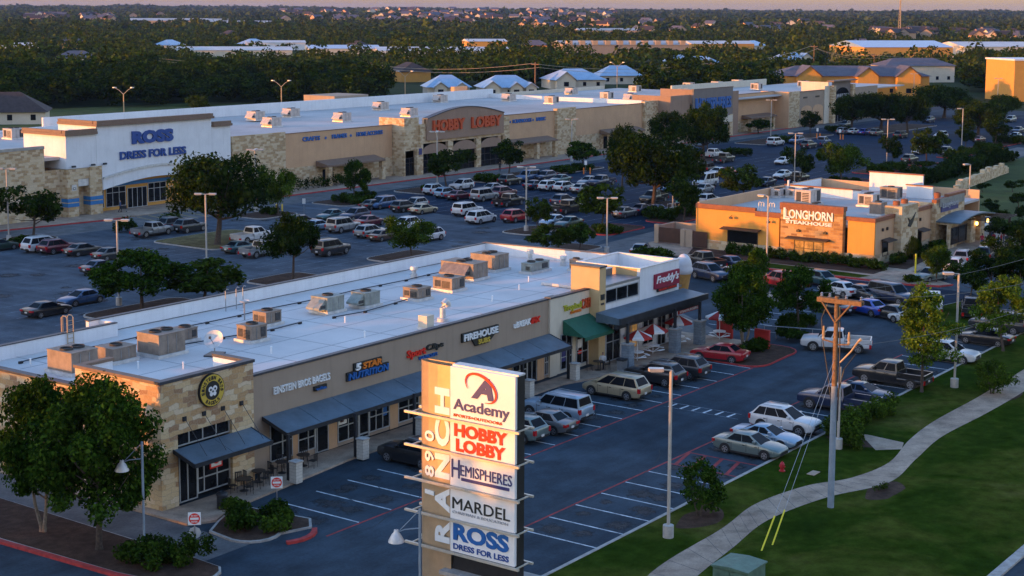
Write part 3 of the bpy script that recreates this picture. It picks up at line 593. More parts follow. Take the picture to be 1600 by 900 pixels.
# shop windows and awning
bay(S, 67.65, 69.64, FY, .5, 3.3, (.55,), (.4,)); bay(S, 70.12, 71.7, FY, .5, 3.3, (.6,), (.3,)); bay(S, 71.7, 72.95, FY, .13, 3.2, (.15,), (), name='door'); bay(S, 73.84, 75.9, FY, .35, 3.3, (.5,), (.35,)); bay(S, 75.9, 76.95, FY, .13, 3.2, (), (.1,), name='door', fw=.1); bay(S, 76.95, 79.05, FY, .35, 3.3, (.33, .66), (.35,))
for a, b in ((79.95, 82.2), (83.2, 85.6), (86.4, 88.2), (89, 91), (93.3, 95.2), (97.5, 98.05), (99.7, 101.3), (101.9, 103.6)): bay(S, a, b, FY-(.06 if a > 99 else 0), .35, 3.2, (.5,), (.35,))
bay(S, 95.2, 96.5, FY, .13, 3.2, (.5,), (), name='door'); bay(S, 91, 92.4, FY, .13, 3.2, (.5,), (), name='door')
for x, z, w, h, m in ((73.95, 1.5, .8, 1.4, 'fabric_white'), (74.1, 1.65, .35, .5, 'letter_red'), (78.2, 2.0, .7, 1.0, 'letter_navy'), (78.4, 1.2, .4, .6, 'letter_blue_bright'), (70.6, 2.3, .4, .4, 'letter_blue_bright'), (70.4, 1.9, .6, .25, 'fabric_white'), (80.2, 1.9, .6, .5, 'fabric_white'), (94.2, 1.8, .5, .9, 'letter_red'), (94.3, 1.95, .3, .5, 'fabric_white'), (99.9, 1.0, .5, 1.6, 'letter_navy'), (100.1, 1.8, .3, .4, 'letter_lime'), (102.1, 1.5, .6, .9, 'fabric_white'), (102.2, 1.2, .5, .5, 'letter_red'), (87, 1.6, .5, .7, 'letter_red')):
    mb = MB(); y = FY-(.06 if x > 99 else 0); d = .004*(hash((x, z)) % 3); mb.box(x, x+w, y-.03-d, y-.018-d, z, z+h, m); S.part('poster', mb)
S.part('awning', slope_awning(67, 98.1, FY-.06, 65.0, 3.55, 2.85, 'metal_awning', 'metal_dark'))
for x, y in ((66.6, 63.95), (72.8, 64.05), (79, 64.3), (85.4, 64.5), (92.0, 64.67), (98.6, 65.0)):
    mb = MB(); mb.box(x-.28, x+.28, y-.28, y+.28, .1, 1.35, 'cream_block'); mb.box(x-.33, x+.33, y-.33, y+.33, 1.353, 1.45, 'kerb_concrete'); p = S.part('column_base', mb)
    mb = MB(); mb.box(x-.09, x+.09, y-.09+.6, y+.09+.6, .1, 2.95, 'metal_dark'); S.part('column', mb)
ga = MB(); ga.extr([(99.98, FY-.1, 4.3), (99.98, 65.0, 3.15), (99.98, FY-.1, 3.15)], (4.1, 0, 0), 'awning_green'); ga.box(99.97, 104.09, 64.95, 64.995, 2.9, 3.18, 'awning_green'); S.part('green_awning', ga, label='dark green fabric awning')
# wall signs
def wall_sign(B, y, items, back=None, name='wall_sign', label=None):
    mb = MB()
    if back: mb.box(back[0], back[1], y-.16, y-.003, back[2], back[3], back[4])
    for s, x, z, w, h, m, *r in items: text(mb, s, (x, y-(.163 if back else .02), z), w, h, m, depth=.12, bold=r[0] if r else .025, nrm=(0, -1, 0), shear=r[1] if len(r) > 1 else 0)
    return B.part(name, mb, label=label)
wall_sign(S, FY, [('EINSTEIN BROS BAGELS', 68.0, 4.75, 5.1, .46, 'letter_white', .015)]); wall_sign(S, FY, [('coffee', 71.7, 4.3, .9, .16, 'letter_blue_bright', .02)], (71.6, 72.75, 4.25, 4.55, 'letter_black'))
mb = MB(); mb.box(74.7, 78.9, FY-.14, FY-.003, 4.28, 4.86, 'letter_black'); mb.box(75.4, 78.2, FY-.14, FY-.003, 4.863, 5.35, 'letter_black')
text(mb, 'NUTRITION', (74.8, FY-.143, 4.33), 4.0, .46, 'letter_blue_bright', depth=.1, bold=.03, nrm=(0, -1, 0), shear=.12); text(mb, '5', (75.5, FY-.143, 4.87), .5, .46, 'letter_white', depth=.1, bold=.04, nrm=(0, -1, 0), shear=.12); text(mb, 'STAR', (76.2, FY-.143, 4.87), 1.9, .42, 'letter_orange', depth=.1, bold=.03, nrm=(0, -1, 0), shear=.12); S.part('wall_sign', mb)
wall_sign(S, FY, [('Sport', 80.9, 4.55, 2.0, .68, 'letter_red', .03), ('Clips', 83, 4.75, 1.9, .52, 'letter_black', .03), ('HAIRCUTS', 82.2, 4.35, 2.0, .24, 'letter_blue_bright', .02)], label='red and black salon sign')
mb = MB(); mb.box(87.0, 91.4, FY-.16, FY-.003, 4.75, 5.4, 'letter_black'); mb.prism([(88.2, 0), (90.9, 0), (90.2, -.5), (88.6, -.5)], 0, .15, 'letter_black'); mb.v[-8:] = [(v[0], FY-.155+v[2], 4.747+v[1]) for v in mb.v[-8:]]
text(mb, 'FIREHOUSE', (87.15, FY-.163, 4.82), 4.1, .5, 'letter_white', depth=.08, bold=.03, nrm=(0, -1, 0)); text(mb, 'SUBS', (88.85, FY-.158, 4.33), 1.4, .36, 'letter_gold', depth=.08, bold=.03, nrm=(0, -1, 0)); S.part('wall_sign', mb)
wall_sign(S, FY, [('uBREAK', 93.4, 4.72, 2.2, .46, 'letter_white', .03, .1), ('iFIX', 95.65, 4.72, 1.2, .46, 'letter_red', .03, .1)])
wall_sign(S, FY-.06, [('Tropical', 100.0, 4.85, 2.5, .62, 'letter_lime', .025), ('CAFE', 102.55, 4.8, 1.75-.3, .8, 'letter_rust', .03), ('SMOOTHIE', 101, 4.66, 1.5, .2, 'letter_orange', .02)])
# custard shop at the far end
tn = MB(); tn.box(103.8, 104.75, 66.17, 68.9, .1, 8.0, 'stucco_sand'); tt = S.part('tan_tower', tn, label='tall tan pier'); S.part('coping', boxes('coping_dark', (103.72, 104.83, 66.09, 68.98, 8.003, 8.14)), tt)
S.part('notice', boxes('letter_black', (104.0, 104.55, 66.12, 66.167, 5.4, 5.85), (104.05, 104.5, 66.12, 66.167, 5.0, 5.15)))
dq = MB(); dq.box(104.75, 110.1, 66.3, 66.6, .1, 6.3, 'stucco_white'); dq.box(104.75, 110.1, 66.2, 68.6, 6.303, 6.5, 'metal_grey'); dq.box(104.75, 109.6, 68.6, 68.9, 6, 7.05, 'stucco_dark'); dq.box(104.75, 110.1, 68.9, 72.5, 5.9, 6.1, 'roof_white')  # knee parapet in dark stucco: the shade of its face put into the colour
dq.box(110.1, 116.6, 66.2, 66.5, .1, 7.1, 'stucco_white'); dq.box(110.1, 110.4, 66.5, 72.5, .1, 7.1, 'stucco_sand'); dq.box(116.3, 116.6, 66.5, 72.5, .1, 7.1, 'stucco_white'); dq.box(110.4, 116.3, 72.2, 72.5, .1, 7.1, 'stucco_white'); dq.box(110.4, 116.3, 66.5, 72.2, 5.8, 6.0, 'roof_white')  # sand left wall among white ones: sunlit yellow put into the colour
dq.box(110.403, 110.43, 66.5, 72.2, 6, 7.09, 'stucco_white')
S.part('custard_shop_wall', dq)
S.part('coping', boxes('metal_light', (110.05, 116.65, 66.15, 66.54, 7.103, 7.18), (110.05, 110.44, 66.543, 72.54, 7.103, 7.18), (116.26, 116.65, 66.543, 72.54, 7.103, 7.18), (110.443, 116.257, 72.15, 72.54, 7.103, 7.18), (104.8, 109.6, 68.55, 68.95, 7.053, 7.12)))
bay(S, 104.85, 109.95, 66.3, 4.95, 6.1, (.33, .66), (), glass='window_glass'); bay(S, 105, 107.2, 66.3, .13, 3.3, (.5,), (.5,)); bay(S, 108, 109.9, 66.3, .6, 3.2, (.5,), (.5,), glass='window_lit'); bay(S, 110.6, 112.4, 66.2, .6, 3.2, (.5,), (.5,)); bay(S, 113, 114.4, 66.2, .13, 3.2, (.5,), (), name='door'); bay(S, 114.8, 116.3, 66.2, .6, 3.2, (.5,), (.5,))
mb = MB(); mb.extr([(103.3, 66.15, 4.5), (103.3, 63.9, 4.25), (103.3, 63.9, 3.75), (103.3, 66.15, 3.75)], (14.0, 0, 0), 'metal_awning'); mb.box(103.2, 117.4, 63.7, 63.895, 3.8, 4.3, 'metal_dark'); mb.box(103.4, 117.1, 64.2, 64.5, 3.35, 3.745, 'metal_dark'); S.part('entrance_canopy', mb)
for x in (104.2, 111.7, 115.9):
    mb = MB(); mb.box(x-.38, x+.38, 63.3, 64.06, .1, 2.1, 'grey_block'); mb.box(x-.44, x+.44, 63.24, 64.12, 2.103, 2.2, 'kerb_concrete'); S.part('pier', mb)
    mb = MB(); mb.box(x-.1, x+.1, 63.6, 63.8, 2.203, 3.8, 'metal_dark'); S.part('post', mb)
mb = MB(); mb.box(112.3, 116.4, 66.02, 66.19, 5.1, 6.35, 'sign_burgundy'); mb.box(112.8, 116, 66.025, 66.185, 4.8, 5.2, 'letter_black'); text(mb, "Freddy's", (112.5, 66.017, 5.35), 3.7, .85, 'letter_white', depth=.05, bold=.02, nrm=(0, -1, 0), shear=.25); text(mb, 'FROZEN CUSTARD', (112.9, 66.017, 4.87), 3, .17, 'letter_red', depth=.04, bold=.02, nrm=(0, -1, 0)); S.part('wall_sign', mb, label='burgundy script sign')
mb = MB(); mb.box(113.3, 116.9, 64.3, 64.36, 3.0, 3.34, 'fabric_red'); text(mb, 'STEAKBURGERS', (113.5, 64.297, 3.07), 3.1, .2, 'letter_white', depth=.02, bold=.02, nrm=(0, -1, 0)); S.part('banner', mb)
mb = MB(); prof = [(.02, 0), (.3, .1), (.52, 1.4), (.66, 2.2), (.7, 2.25)]; mb.lathe(prof, 'waffle', 18, (118.3, 66.7, 3.4)); mb.lathe([(.68, 2.2), (.78, 2.35), (.82, 2.6), (.7, 2.85), (.72, 3.0), (.66, 3.3), (.55, 3.55), (.5, 3.62), (.3, 3.85), (.02, 3.95)], 'ice_white', 18, (118.3, 66.7, 3.4)); mb.box(116.6, 118.3, 66.6, 66.8, 4.5, 4.7, 'metal_grey')
S.part('giant_cone', mb, label='giant ice cream cone of white swirl on tan waffle')
# --- the long store row: white clothing store
def store(name, label, loc): return Bd(name, label, 'store', loc)
D = store('clothing_store', 'white store front with big blue lettering and stone piers', (135, 171, 0))
Y1 = 171.6
mb = MB(); mb.box(100, 132.3, Y1+1, Y1+1.4, .1, 9.6, 'limestone_small'); D.part('stone_wall', mb); D.part('coping', boxes('metal_grey', (100, 132.35, Y1+.92, Y1+1.5, 9.603, 10.0)))
mb = MB(); mb.box(135.1, 140.2, Y1, Y1+.3, 6.7, 11.2, 'stucco_white'); mb.box(135.1, 135.4, Y1+.3, Y1+9, 6.7, 11.2, 'stucco_white'); mb.box(140.2, 161.6, Y1-.05, Y1+.3, 4.6, 12.2, 'stucco_white'); mb.box(140.2, 140.5, Y1+.3, Y1+8, 8, 12.2, 'stucco_white'); mb.box(161.6, 165.6, Y1+.1, Y1+.4, 4, 10.9, 'stucco_white'); mb.box(161.3, 161.6, Y1+.3, Y1+8, 8, 12.2, 'stucco_white'); D.part('wall', mb)
mb = MB()
for x0, x1, y0, y1, z in ((134.7, 140.25, Y1-.4, Y1+.4, 11.2), (134.7, 135.5, Y1+.403, Y1+9, 11.2), (140.0, 161.9, Y1-.45, Y1+.45, 12.2), (140.0, 140.6, Y1+.453, Y1+8, 12.2), (161.903, 165.8, Y1-.2, Y1+.5, 10.9)):
    mb.box(x0, x1, y0, y1, z+.003, z+.35, 'cornice_brown'); mb.box(x0+.15, x1-.15 if x1 > 150 or x1 < 137 else x1, y0+.12, y1, z+.353, z+.75, 'cornice_brown')
D.part('cornice', mb)
mb = MB(); mb.box(132.3, 135.3, Y1+1.2, Y1+1.5, .1, 6.6, 'limestone_small'); mb.box(135.1, 140.6, Y1+.02, Y1+.32, 5.2, 6.65, 'limestone_small'); mb.box(135.1, 136.9, Y1-.12, Y1+1.6, .1, 5.197, 'limestone_small'); mb.box(138.9, 141.0, Y1-.15, Y1+1.5, .1, 6.75, 'limestone_small'); mb.box(136.9, 138.9, Y1+1.3, Y1+1.58, .1, 5.2, 'limestone_small'); mb.box(136.93, 138.87, Y1+.1, Y1+.4, 4.2, 5.17, 'metal_light'); mb.box(135.02, 135.097, Y1+.3, Y1+7, 5.2, 6.65, 'limestone_small'); mb.box(133.2, 135.1, Y1+5, Y1+7, .1, 5.2, 'limestone_small'); D.part('stone_pier', mb)
mb = MB()
for x0, x1, y0 in ((135.04, 136.96, Y1-.18), (138.84, 141.06, Y1-.21)):
    for z in (1.5, 2.15): mb.box(x0, x1, y0, Y1+1.4, z, z+.5, 'blue_band')
D.part('blue_band', mb)
mb = MB(); mb.box(141, 161.4, Y1+1.6, Y1+1.9, .1, 4.7, 'stucco_gold'); pts = [(141, Y1+1.6, 4.3)] + [(141+20.4*k/16, Y1+1.6, 4.6+1.15*math.sin(math.pi*k/16)) for k in range(17)] + [(161.4, Y1+1.6, 4.3)]
mb.extr([(p[0], Y1-.3, p[2]+.25) for p in pts[1:-1]] + [(p[0], Y1-.3, p[2]+.55) for p in pts[1:-1]][::-1], (0, -.25, 0), 'metal_light'); mb.extr([(p[0], Y1-.07, p[2]-1.2) for p in pts[1:-1]] + [(p[0], Y1-.07, p[2]+.25) for p in pts[1:-1]][::-1], (0, -.3, 0), 'stucco_white'); D.part('arched_canopy', mb)
for a, b, g in ((141.2, 142.6, 'window_glass'), (143, 146.5, 'window_glass'), (150.6, 154, 'window_glass'), (154.4, 160.8, 'window_lit')): bay(D, a, b, Y1+1.6, .6, 3.4, (.33, .66), (.7,), glass=g)
bay(D, 146.8, 150.4, Y1+1.6, .13, 3.0, (.25, .5, .75), (), name='door')
mb = MB(); mb.box(143, 160, Y1+1.5, Y1+1.58, 3.45, 3.95, 'blue_band'); D.part('window_band', mb)
mb = MB(); text(mb, 'ROSS', (146.4, Y1-.07, 9.35), 7.6, 1.85, 'letter_blue', depth=.25, bold=.065, nrm=(0, -1, 0)); text(mb, 'DRESS FOR LESS', (144.2, Y1-.07, 7.3), 12.2, 1.15, 'letter_blue', depth=.2, bold=.035, nrm=(0, -1, 0)); D.part('wall_sign', mb, label='big blue store lettering')
mb = MB(); mb.box(135.8, 136.6, Y1-.17, Y1-.125, 3.7, 4.5, 'metal_light'); text(mb, 'C1', (135.95, Y1-.172, 3.8), .5, .4, 'letter_black', depth=.02, bold=.02, nrm=(0, -1, 0)); D.part('unit_number', mb)
mb = MB()
for x in (136, 139.3, 141.3): mb.box(x-.25, x+.25, Y1-.6, Y1-.26, 6.9, 7.15, 'metal_dark')
D.part('wall_lamp', mb)
mb = MB(); mb.box(100, 165.5, Y1+1.4, 214, 7.9, 8.3, 'roof_grey'); D.part('roof', mb)
D.part('rear_wall', boxes('stucco_white', (100, 168, 214, 214.4, 0, 8.6), (128, 128.4, 190, 214, 8, 9.6), (150, 166, 205, 205.4, 8.3, 9.6)))
# craft store
H = store('craft_store', 'tan and stone store with arched brown sign wall and red lettering', (205, 171, 0)); Y2 = 172.
mb = MB(); mb.box(165.9, 177.3, Y2-.4, Y2, .1, 9.2, 'limestone_small'); mb.box(177.3, 203.6, Y2, Y2+.3, 3.4, 8.8, 'stucco_tan'); mb.box(234, 252.8, Y2, Y2+.3, 3.4, 8.7, 'stucco_tan'); mb.box(259.5, 286, Y2, Y2+.3, 3.4, 8.7, 'stucco_tan'); H.part('wall', mb)
mb = MB(); mb.box(177.3, 203.6, Y2-.12, Y2+.3, .1, 3.397, 'limestone_small'); mb.box(234, 252.8, Y2-.12, Y2+.3, .1, 3.397, 'limestone_small'); mb.box(259.5, 286, Y2-.12, Y2+.3, .1, 3.397, 'limestone_small'); mb.box(252.8, 259.5, Y2-.6, Y2+.3, .1, 9.2, 'limestone_small'); mb.box(286, 291.6, Y2-.6, Y2+.3, .1, 9.1, 'limestone_small'); H.part('stone_base', mb)
H.part('coping', boxes('cornice_brown', (177.3, 203.55, Y2-.08, Y2+.35, 8.803, 8.9), (234.05, 252.75, Y2-.08, Y2+.35, 8.703, 8.8), (259.55, 285.95, Y2-.08, Y2+.35, 8.703, 8.8)))
Yt = 169.2; mb = MB(); mb.box(207.6, 233.8, Yt, Yt+.3, 5.4, 8.8, 'limestone_small')
mb.box(203.7, 204, Yt+.9, Y2+3, .1, 10, 'limestone_small')
mb.box(204, 207.6, Yt+.2, Yt+.5, 4.4, 10, 'limestone_small'); mb.box(203.7, 204.0, Yt+.2, Yt+.9, .1, 10, 'limestone_small'); mb.box(206.6, 208.3, Yt-.2, Yt+.6, .1, 5.397, 'limestone_small'); mb.box(215.4, 216.8, Yt-.1, Yt+.5, .1, 5.397, 'limestone_small'); mb.box(223.6, 225, Yt-.1, Yt+.5, .1, 5.397, 'limestone_small'); mb.box(231.8, 233.8, Yt-.1, Yt+.5, .1, 5.397, 'limestone_small'); H.part('stone_front', mb)
mb = MB(); n = 16; x0, x1 = 209.2, 231.6
mb.extr([(x0, Yt-.02, 5.9)] + [(x0+(x1-x0)*k/n, Yt-.02, 9.6+1.6*math.sin(math.pi*k/n)) for k in range(n+1)] + [(x1, Yt-.02, 5.9)], (0, -.35, 0), 'stucco_brown'); mb.extr([(x0-.1, Yt+.28, 8.8)] + [(x0-.1+(x1-x0+.2)*k/n, Yt+.28, 9.6+1.6*math.sin(math.pi*k/n)) for k in range(n+1)] + [(x1+.1, Yt+.28, 8.8)], (0, .4, 0), 'stucco_tan'); sw = H.part('sign_wall', mb, label='arched brown sign wall')
mb = MB()
for k in range(n):
    a, b = k/n, (k+1)/n; za, zb = 9.6+1.6*math.sin(math.pi*a), 9.6+1.6*math.sin(math.pi*b); xa, xb = x0+(x1-x0)*a, x0+(x1-x0)*b
    mb.extr([(xa, Yt-.5, za+.01), (xb, Yt-.5, zb+.01), (xb, Yt-.5, zb+.16), (xa, Yt-.5, za+.16)], (0, 1.2, 0), 'coping_dark')
H.part('coping', mb, sw)
mb = MB(); text(mb, 'HOBBY', (210.6, Yt-.375, 7.35), 9, 2.0, 'letter_rust', depth=.3, bold=.045, nrm=(0, -1, 0)); text(mb, 'LOBBY', (221.6, Yt-.375, 7.35), 9, 2.0, 'letter_rust', depth=.3, bold=.045, nrm=(0, -1, 0)); H.part('wall_sign', mb, label='red store lettering')
for xa, xb in ((208.3, 215.4), (216.8, 223.6), (225, 231.8)):
    bay(H, xa, xb, Yt+.4, .13, 3.6, (.25, .5, .75), (.3, .65), frame='frame_dark'); xm, r = (xa+xb)/2, (xb-xa)/2; mb = MB()
    mb.extr([(xa, Yt+.1, 3.6)] + [(xm-r*math.cos(math.pi*k/10), Yt+.1, 3.9+1.4*math.sin(math.pi*k/10)) for k in range(11)] + [(xb, Yt+.1, 3.6)], (0, -.14, 0), 'stucco_brown'); H.part('arch_panel', mb)
bay(H, 204.1, 206.5, Yt+.45, .13, 3.2, (.5,), (.7,), name='door', frame='frame_dark'); mb = MB(); mb.box(207.1, 207.9, Yt-.26, Yt-.203, 3.6, 4.7, 'letter_navy'); H.part('notice', mb)
for s, x, w in (('CRAFTS', 181.5, 4.0), ('FRAMES', 188.4, 3.6), ('HOME ACCENTS', 194.4, 6.6), ('ART', 235, 2.2), ('SCRAPBOOKS', 238.6, 6.2), ('FABRIC', 246.4, 3.2)):
    mb = MB(); text(mb, s, (x, Y2-.01, 7.4 if x < 220 else 7.1), w, .72, 'letter_blue_bright', depth=.15, bold=.035, nrm=(0, -1, 0)); H.part('wall_sign', mb)
mb = MB()
for x in (186.9, 193, 237.9, 245.4): disc(mb, (x, Y2-.01, 7.65 if x < 220 else 7.4), .22, 'letter_blue_bright', U, V_, .1, 8)
H.part('bullet', mb)
for xa, xb in ((184.5, 198.8), (236.5, 250.2), (269, 283), ):
    mb = MB(); mb.extr([(xa, Y2-.13, 4.1), (xa, Y2-2.6, 3.5), (xa, Y2-2.6, 3.2), (xa, Y2-.13, 3.2)], (xb-xa, 0, 0), 'cornice_brown'); H.part('porch_roof', mb)
    for x in (xa+.5, (xa+xb)/2, xb-.7): mb = MB(); mb.box(x, x+.8, Y2-2.5, Y2-1.7, .1, 3.19, 'limestone_small'); H.part('porch_pier', mb)
    mb = MB(); mb.box(xa+1.5, xa+4, Y2-.17, Y2-.123, .1, 2.6, 'window_glass'); H.part('niche', mb)
mb = MB(); mb.box(165.6, 292, Y2+.4, 216, 7.8, 8.1, 'roof_grey'); mb.box(204, 232, Yt+.5, Y2+.4, 8.3, 8.6, 'roof_grey'); H.part('roof', mb)
mb = MB(); mb.box(165.6, 292, 216, 216.4, 0, 10.1, 'stucco_white'); mb.box(238, 248.5, 216.42, 225, 0, 10.6, 'stucco_taupe'); mb.box(290.5, 291, 175, 216, 7.9, 9, 'stucco_white'); mb.box(285, 290, 222, 223, 0, 10.6, 'stucco_tan'); H.part('rear_wall', mb)
# furniture store and book store
K = store('homewares_store', 'tan store with brown side and tall blue lettering on its square front', (310, 170, 0)); Y3 = 168
mb = MB(); mb.box(291.6, 300.2, Y3+.4, Y3+.7, .1, 10.1, 'stucco_brown'); mb.box(291.6, 291.9, Y3+.7, Y3+10, .1, 10.1, 'stucco_brown'); mb.box(300.2, 318.5, Y3-.4, Y3, 2.8, 11.2, 'stucco_dark'); mb.box(300.2, 300.5, Y3, Y3+8, 8, 11.2, 'stucco_brown'); mb.box(318.5, 322.8, Y3+.4, Y3+.7, .1, 10.1, 'stucco_brown'); mb.box(300.5, 301.8, Y3-.6, Y3+.3, .1, 5, 'limestone_small'); mb.box(317, 318.4, Y3-.6, Y3+.3, .1, 5, 'limestone_small'); K.part('wall', mb)
mb = MB(); mb.box(301, 318, Y3-.7, Y3-.403, 3.3, 4.8, 'stucco_cream'); K.part('entry_band', mb); bay(K, 302, 317, Y3+.02, .13, 3.2, (.2, .4, .6, .8), (.7,))
mb = MB(); text(mb, 'HEMISPHERES', (301.4, Y3-.41, 6.6), 16, 2.6, 'letter_blue_bright', depth=.25, bold=.03, nrm=(0, -1, 0)); text(mb, 'H', (301, Y3-.41, 4.9), 2.2, 4.4, 'letter_blue_bright', depth=.2, bold=.02, nrm=(0, -1, 0)); K.part('wall_sign', mb)
mb = MB(); mb.box(292, 347, Y3+.8, 216, 7.9, 8.2, 'roof_grey'); K.part('roof', mb); K.part('coping', boxes('cornice_brown', (300.1, 318.6, Y3-.5, Y3+.1, 11.203, 11.3), (322.85, 346, Y3+2.7, Y3+3.4, 8.903, 9)))
mb = MB(); mb.box(322.8, 346, Y3+2.8, Y3+3.1, .1, 8.9, 'stucco_tan'); mb.box(322.8, 346, Y3+2.7, Y3+2.797, .1, 2.8, 'limestone_small'); K.part('side_wing', mb)
mb = MB(); mb.extr([(329, Y3+2.69, 4), (329, Y3+.2, 3.5), (329, Y3+.2, 3.2), (329, Y3+2.69, 3.2)], (13.5, 0, 0), 'cornice_brown'); K.part('porch_roof', mb)
for x in (329.5, 335, 341): mb = MB(); mb.box(x, x+.9, Y3+.4, Y3+1.3, .1, 3.19, 'limestone_small'); K.part('porch_pier', mb)
K.part('rear_wall', boxes('stucco_cream', (292, 340, 216, 216.4, 0, 9), (340, 392, 196, 196.4, 0, 9.7)))
Q = store('book_store', 'cream store with tall dark arched window and pale lettering', (372, 168, 0)); Y4 = 166.5
mb = MB(); mb.box(346, 346.3, Y4+.4, Y4+8, .1, 8.9, 'stucco_tan'); mb.box(346.3, 352, Y4+.4, Y4+.7, .1, 8.9, 'limestone_small'); mb.box(352, 366, Y4+.4, Y4+.7, .1, 8.6, 'stucco_taupe'); mb.box(366, 369, Y4+.2, Y4+.6, .1, 9.6, 'stucco_cream'); mb.box(369, 370.6, Y4-.8, Y4+.4, .1, 9.6, 'limestone_small'); mb.box(381, 382.6, Y4-.8, Y4+.4, .1, 9.6, 'limestone_small'); mb.box(370.6, 381, Y4-.1, Y4+.4, 3.2, 10.6, 'stucco_dark'); mb.box(382.6, 400, Y4+.4, Y4+.7, .1, 8.6, 'stucco_taupe'); mb.box(368.8, 369.1, Y4+.6, Y4+8, 7, 10.5, 'stucco_cream'); Q.part('wall', mb)
mb = MB(); mb.extr([(371.4, Y4-.12, 3.8)] + [(375.8-4.4*math.cos(math.pi*k/12), Y4-.12, 6.2+2.8*math.sin(math.pi*k/12)) for k in range(13)] + [(380.2, Y4-.12, 3.8)], (0, -.2, 0), 'window_glass'); Q.part('arched_window', mb)
mb = MB(); text(mb, 'MARDEL', (371.9, Y4-.34, 6.1), 7.8, 1.3, 'letter_grey', depth=.12, bold=.02, nrm=(0, -1, 0)); Q.part('wall_sign', mb); bay(Q, 371.5, 380, Y4, .13, 3.1, (.25, .5, .75), ())
mb = MB(); mb.box(368.4, 383.2, Y4-1.1, Y4+.8, 10.603, 10.9, 'cornice_brown'); mb.box(369, 382.6, Y4-1.2, Y4-.83, 3.2, 3.6, 'stucco_cream'); mb.box(352, 366, Y4+.3, Y4+.75, 8.603, 8.8, 'cornice_brown'); Q.part('cornice', mb)
mb = MB()
for xa in (353, 359.5): mb.extr([(xa, Y4+.38, .3)] + [(xa+3-3*math.cos(math.pi*k/8), Y4+.38, 4.2+1*math.sin(math.pi*k/8)) for k in range(9)] + [(xa+6, Y4+.38, .3)], (0, -.08, 0), 'stucco_tan')
for xa in (354, 361): mb.box(xa, xa+2.2, Y4+.3, Y4+.385, 7, 7.4, 'frame_dark')
Q.part('arch_panel', mb); mb = MB(); mb.box(346.3, 420, Y4+.8, 196, 7.7, 8.0, 'roof_grey'); Q.part('roof', mb)
# --- restaurant
G_ = Bd('restaurant', 'tan and stone restaurant with rust trim and white lettering', 'restaurant', (164, 68, 0)); XR = 164.
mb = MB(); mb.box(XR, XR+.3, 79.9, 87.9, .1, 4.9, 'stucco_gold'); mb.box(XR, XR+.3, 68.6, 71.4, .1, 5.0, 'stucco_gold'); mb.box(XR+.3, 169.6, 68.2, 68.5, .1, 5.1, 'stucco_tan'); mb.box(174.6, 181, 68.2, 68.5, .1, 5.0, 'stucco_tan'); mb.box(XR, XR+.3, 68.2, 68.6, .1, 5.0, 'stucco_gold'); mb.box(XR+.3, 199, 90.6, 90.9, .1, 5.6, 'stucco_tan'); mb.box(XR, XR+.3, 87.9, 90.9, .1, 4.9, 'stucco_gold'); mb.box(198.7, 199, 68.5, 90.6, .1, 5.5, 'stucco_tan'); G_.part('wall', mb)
mb = MB(); mb.box(XR-.5, XR+.3, 71.8, 79.5, .1, 6.0, 'limestone_coursed'); G_.part('stone_front', mb)
mb = MB(); mb.box(XR-.06, XR-.003, 79.5, 90.9, .1, 1.2, 'limestone_small'); mb.box(XR-.06, XR-.003, 68.1, 71.8, .1, 1.3, 'limestone_small'); mb.box(XR-.06, 169.6, 68.13, 68.197, .1, 1.3, 'limestone_small'); mb.box(174.6, 181, 68.13, 68.197, .1, 1.3, 'limestone_small'); G_.part('stone_base', mb)
mb = MB(); mb.box(XR-.12, XR+.36, 79.6, 83, 4.903-.35, 5.15, 'cornice_rust'); mb.box(XR-.12, XR+.36, 83, 90.9, 4.95, 5.5, 'cornice_rust'); mb.box(XR-.12, XR+.36, 68.1, 71.7, 5.0, 5.45, 'cornice_rust'); mb.box(XR+.363, 169.6, 68.08, 68.56, 5.0, 5.45, 'cornice_rust'); mb.box(174.6, 181, 68.08, 68.56, 4.95, 5.4, 'cornice_rust'); mb.box(XR-.62, XR+.4, 71.7, 79.6, 6.003, 6.5, 'cornice_rust'); mb.box(XR-.62, XR-.503, 71.7, 79.6, 5.7, 6.0, 'cornice_rust'); G_.part('trim', mb)
mb = MB(); text(mb, 'LONGHORN', (XR-.51, 78.9, 4.75), 5.9, 1.05, 'letter_white', (0, -1, 0), depth=.15, bold=.02, nrm=(-1, 0, 0)); text(mb, 'STEAKHOUSE', (XR-.51, 78.8, 4.15), 5.7, .4, 'letter_white', (0, -1, 0), depth=.12, bold=.03, nrm=(-1, 0, 0)); text(mb, 'L', (XR-.51, 79.1, 4.6), .8, 1.35, 'letter_white', (0, -1, 0), depth=.15, bold=.02, nrm=(-1, 0, 0)); G_.part('wall_sign', mb, label='raised white steakhouse lettering')
bay(G_, 82.6, 86.6, XR, .9, 2.7, (), (), 'x', frame='frame_dark', label='wide black shuttered window'); bay(G_, 74.1, 77.7, XR-.5, .5, 2.3, (.33, .66), (.5,), 'x', frame='frame_dark', glass='window_lit')  # panes of the stone front: emission stands in for the reflected sunset
mb = MB()
for a, b, x, z in ((82.2, 87.2, XR, 2.85), (73.3, 78.5, XR-.5, 2.55)): mb.extr([(x-.003, a, z+.15), (x-1., a, z), (x-1., a, z-.1), (x-.003, a, z)], (0, b-a, 0), 'frame_dark')
for a, x, z in ((172-5.2, 68.2, 2.7), (177.2, 68.2, 2.7)): mb.extr([(a-.9, x-.07, z+.2), (a-.9, x-1., z), (a-.9, x-1., z-.1), (a-.9, x-.07, z)], (2.4, 0, 0), 'frame_dark')
G_.part('window_hood', mb)
bay(G_, 166.2, 167.8, 68.15, .9, 2.6, (), (), frame='frame_dark'); bay(G_, 176.6, 178, 68.15, .9, 2.6, (), (), frame='frame_dark')
mb = MB()
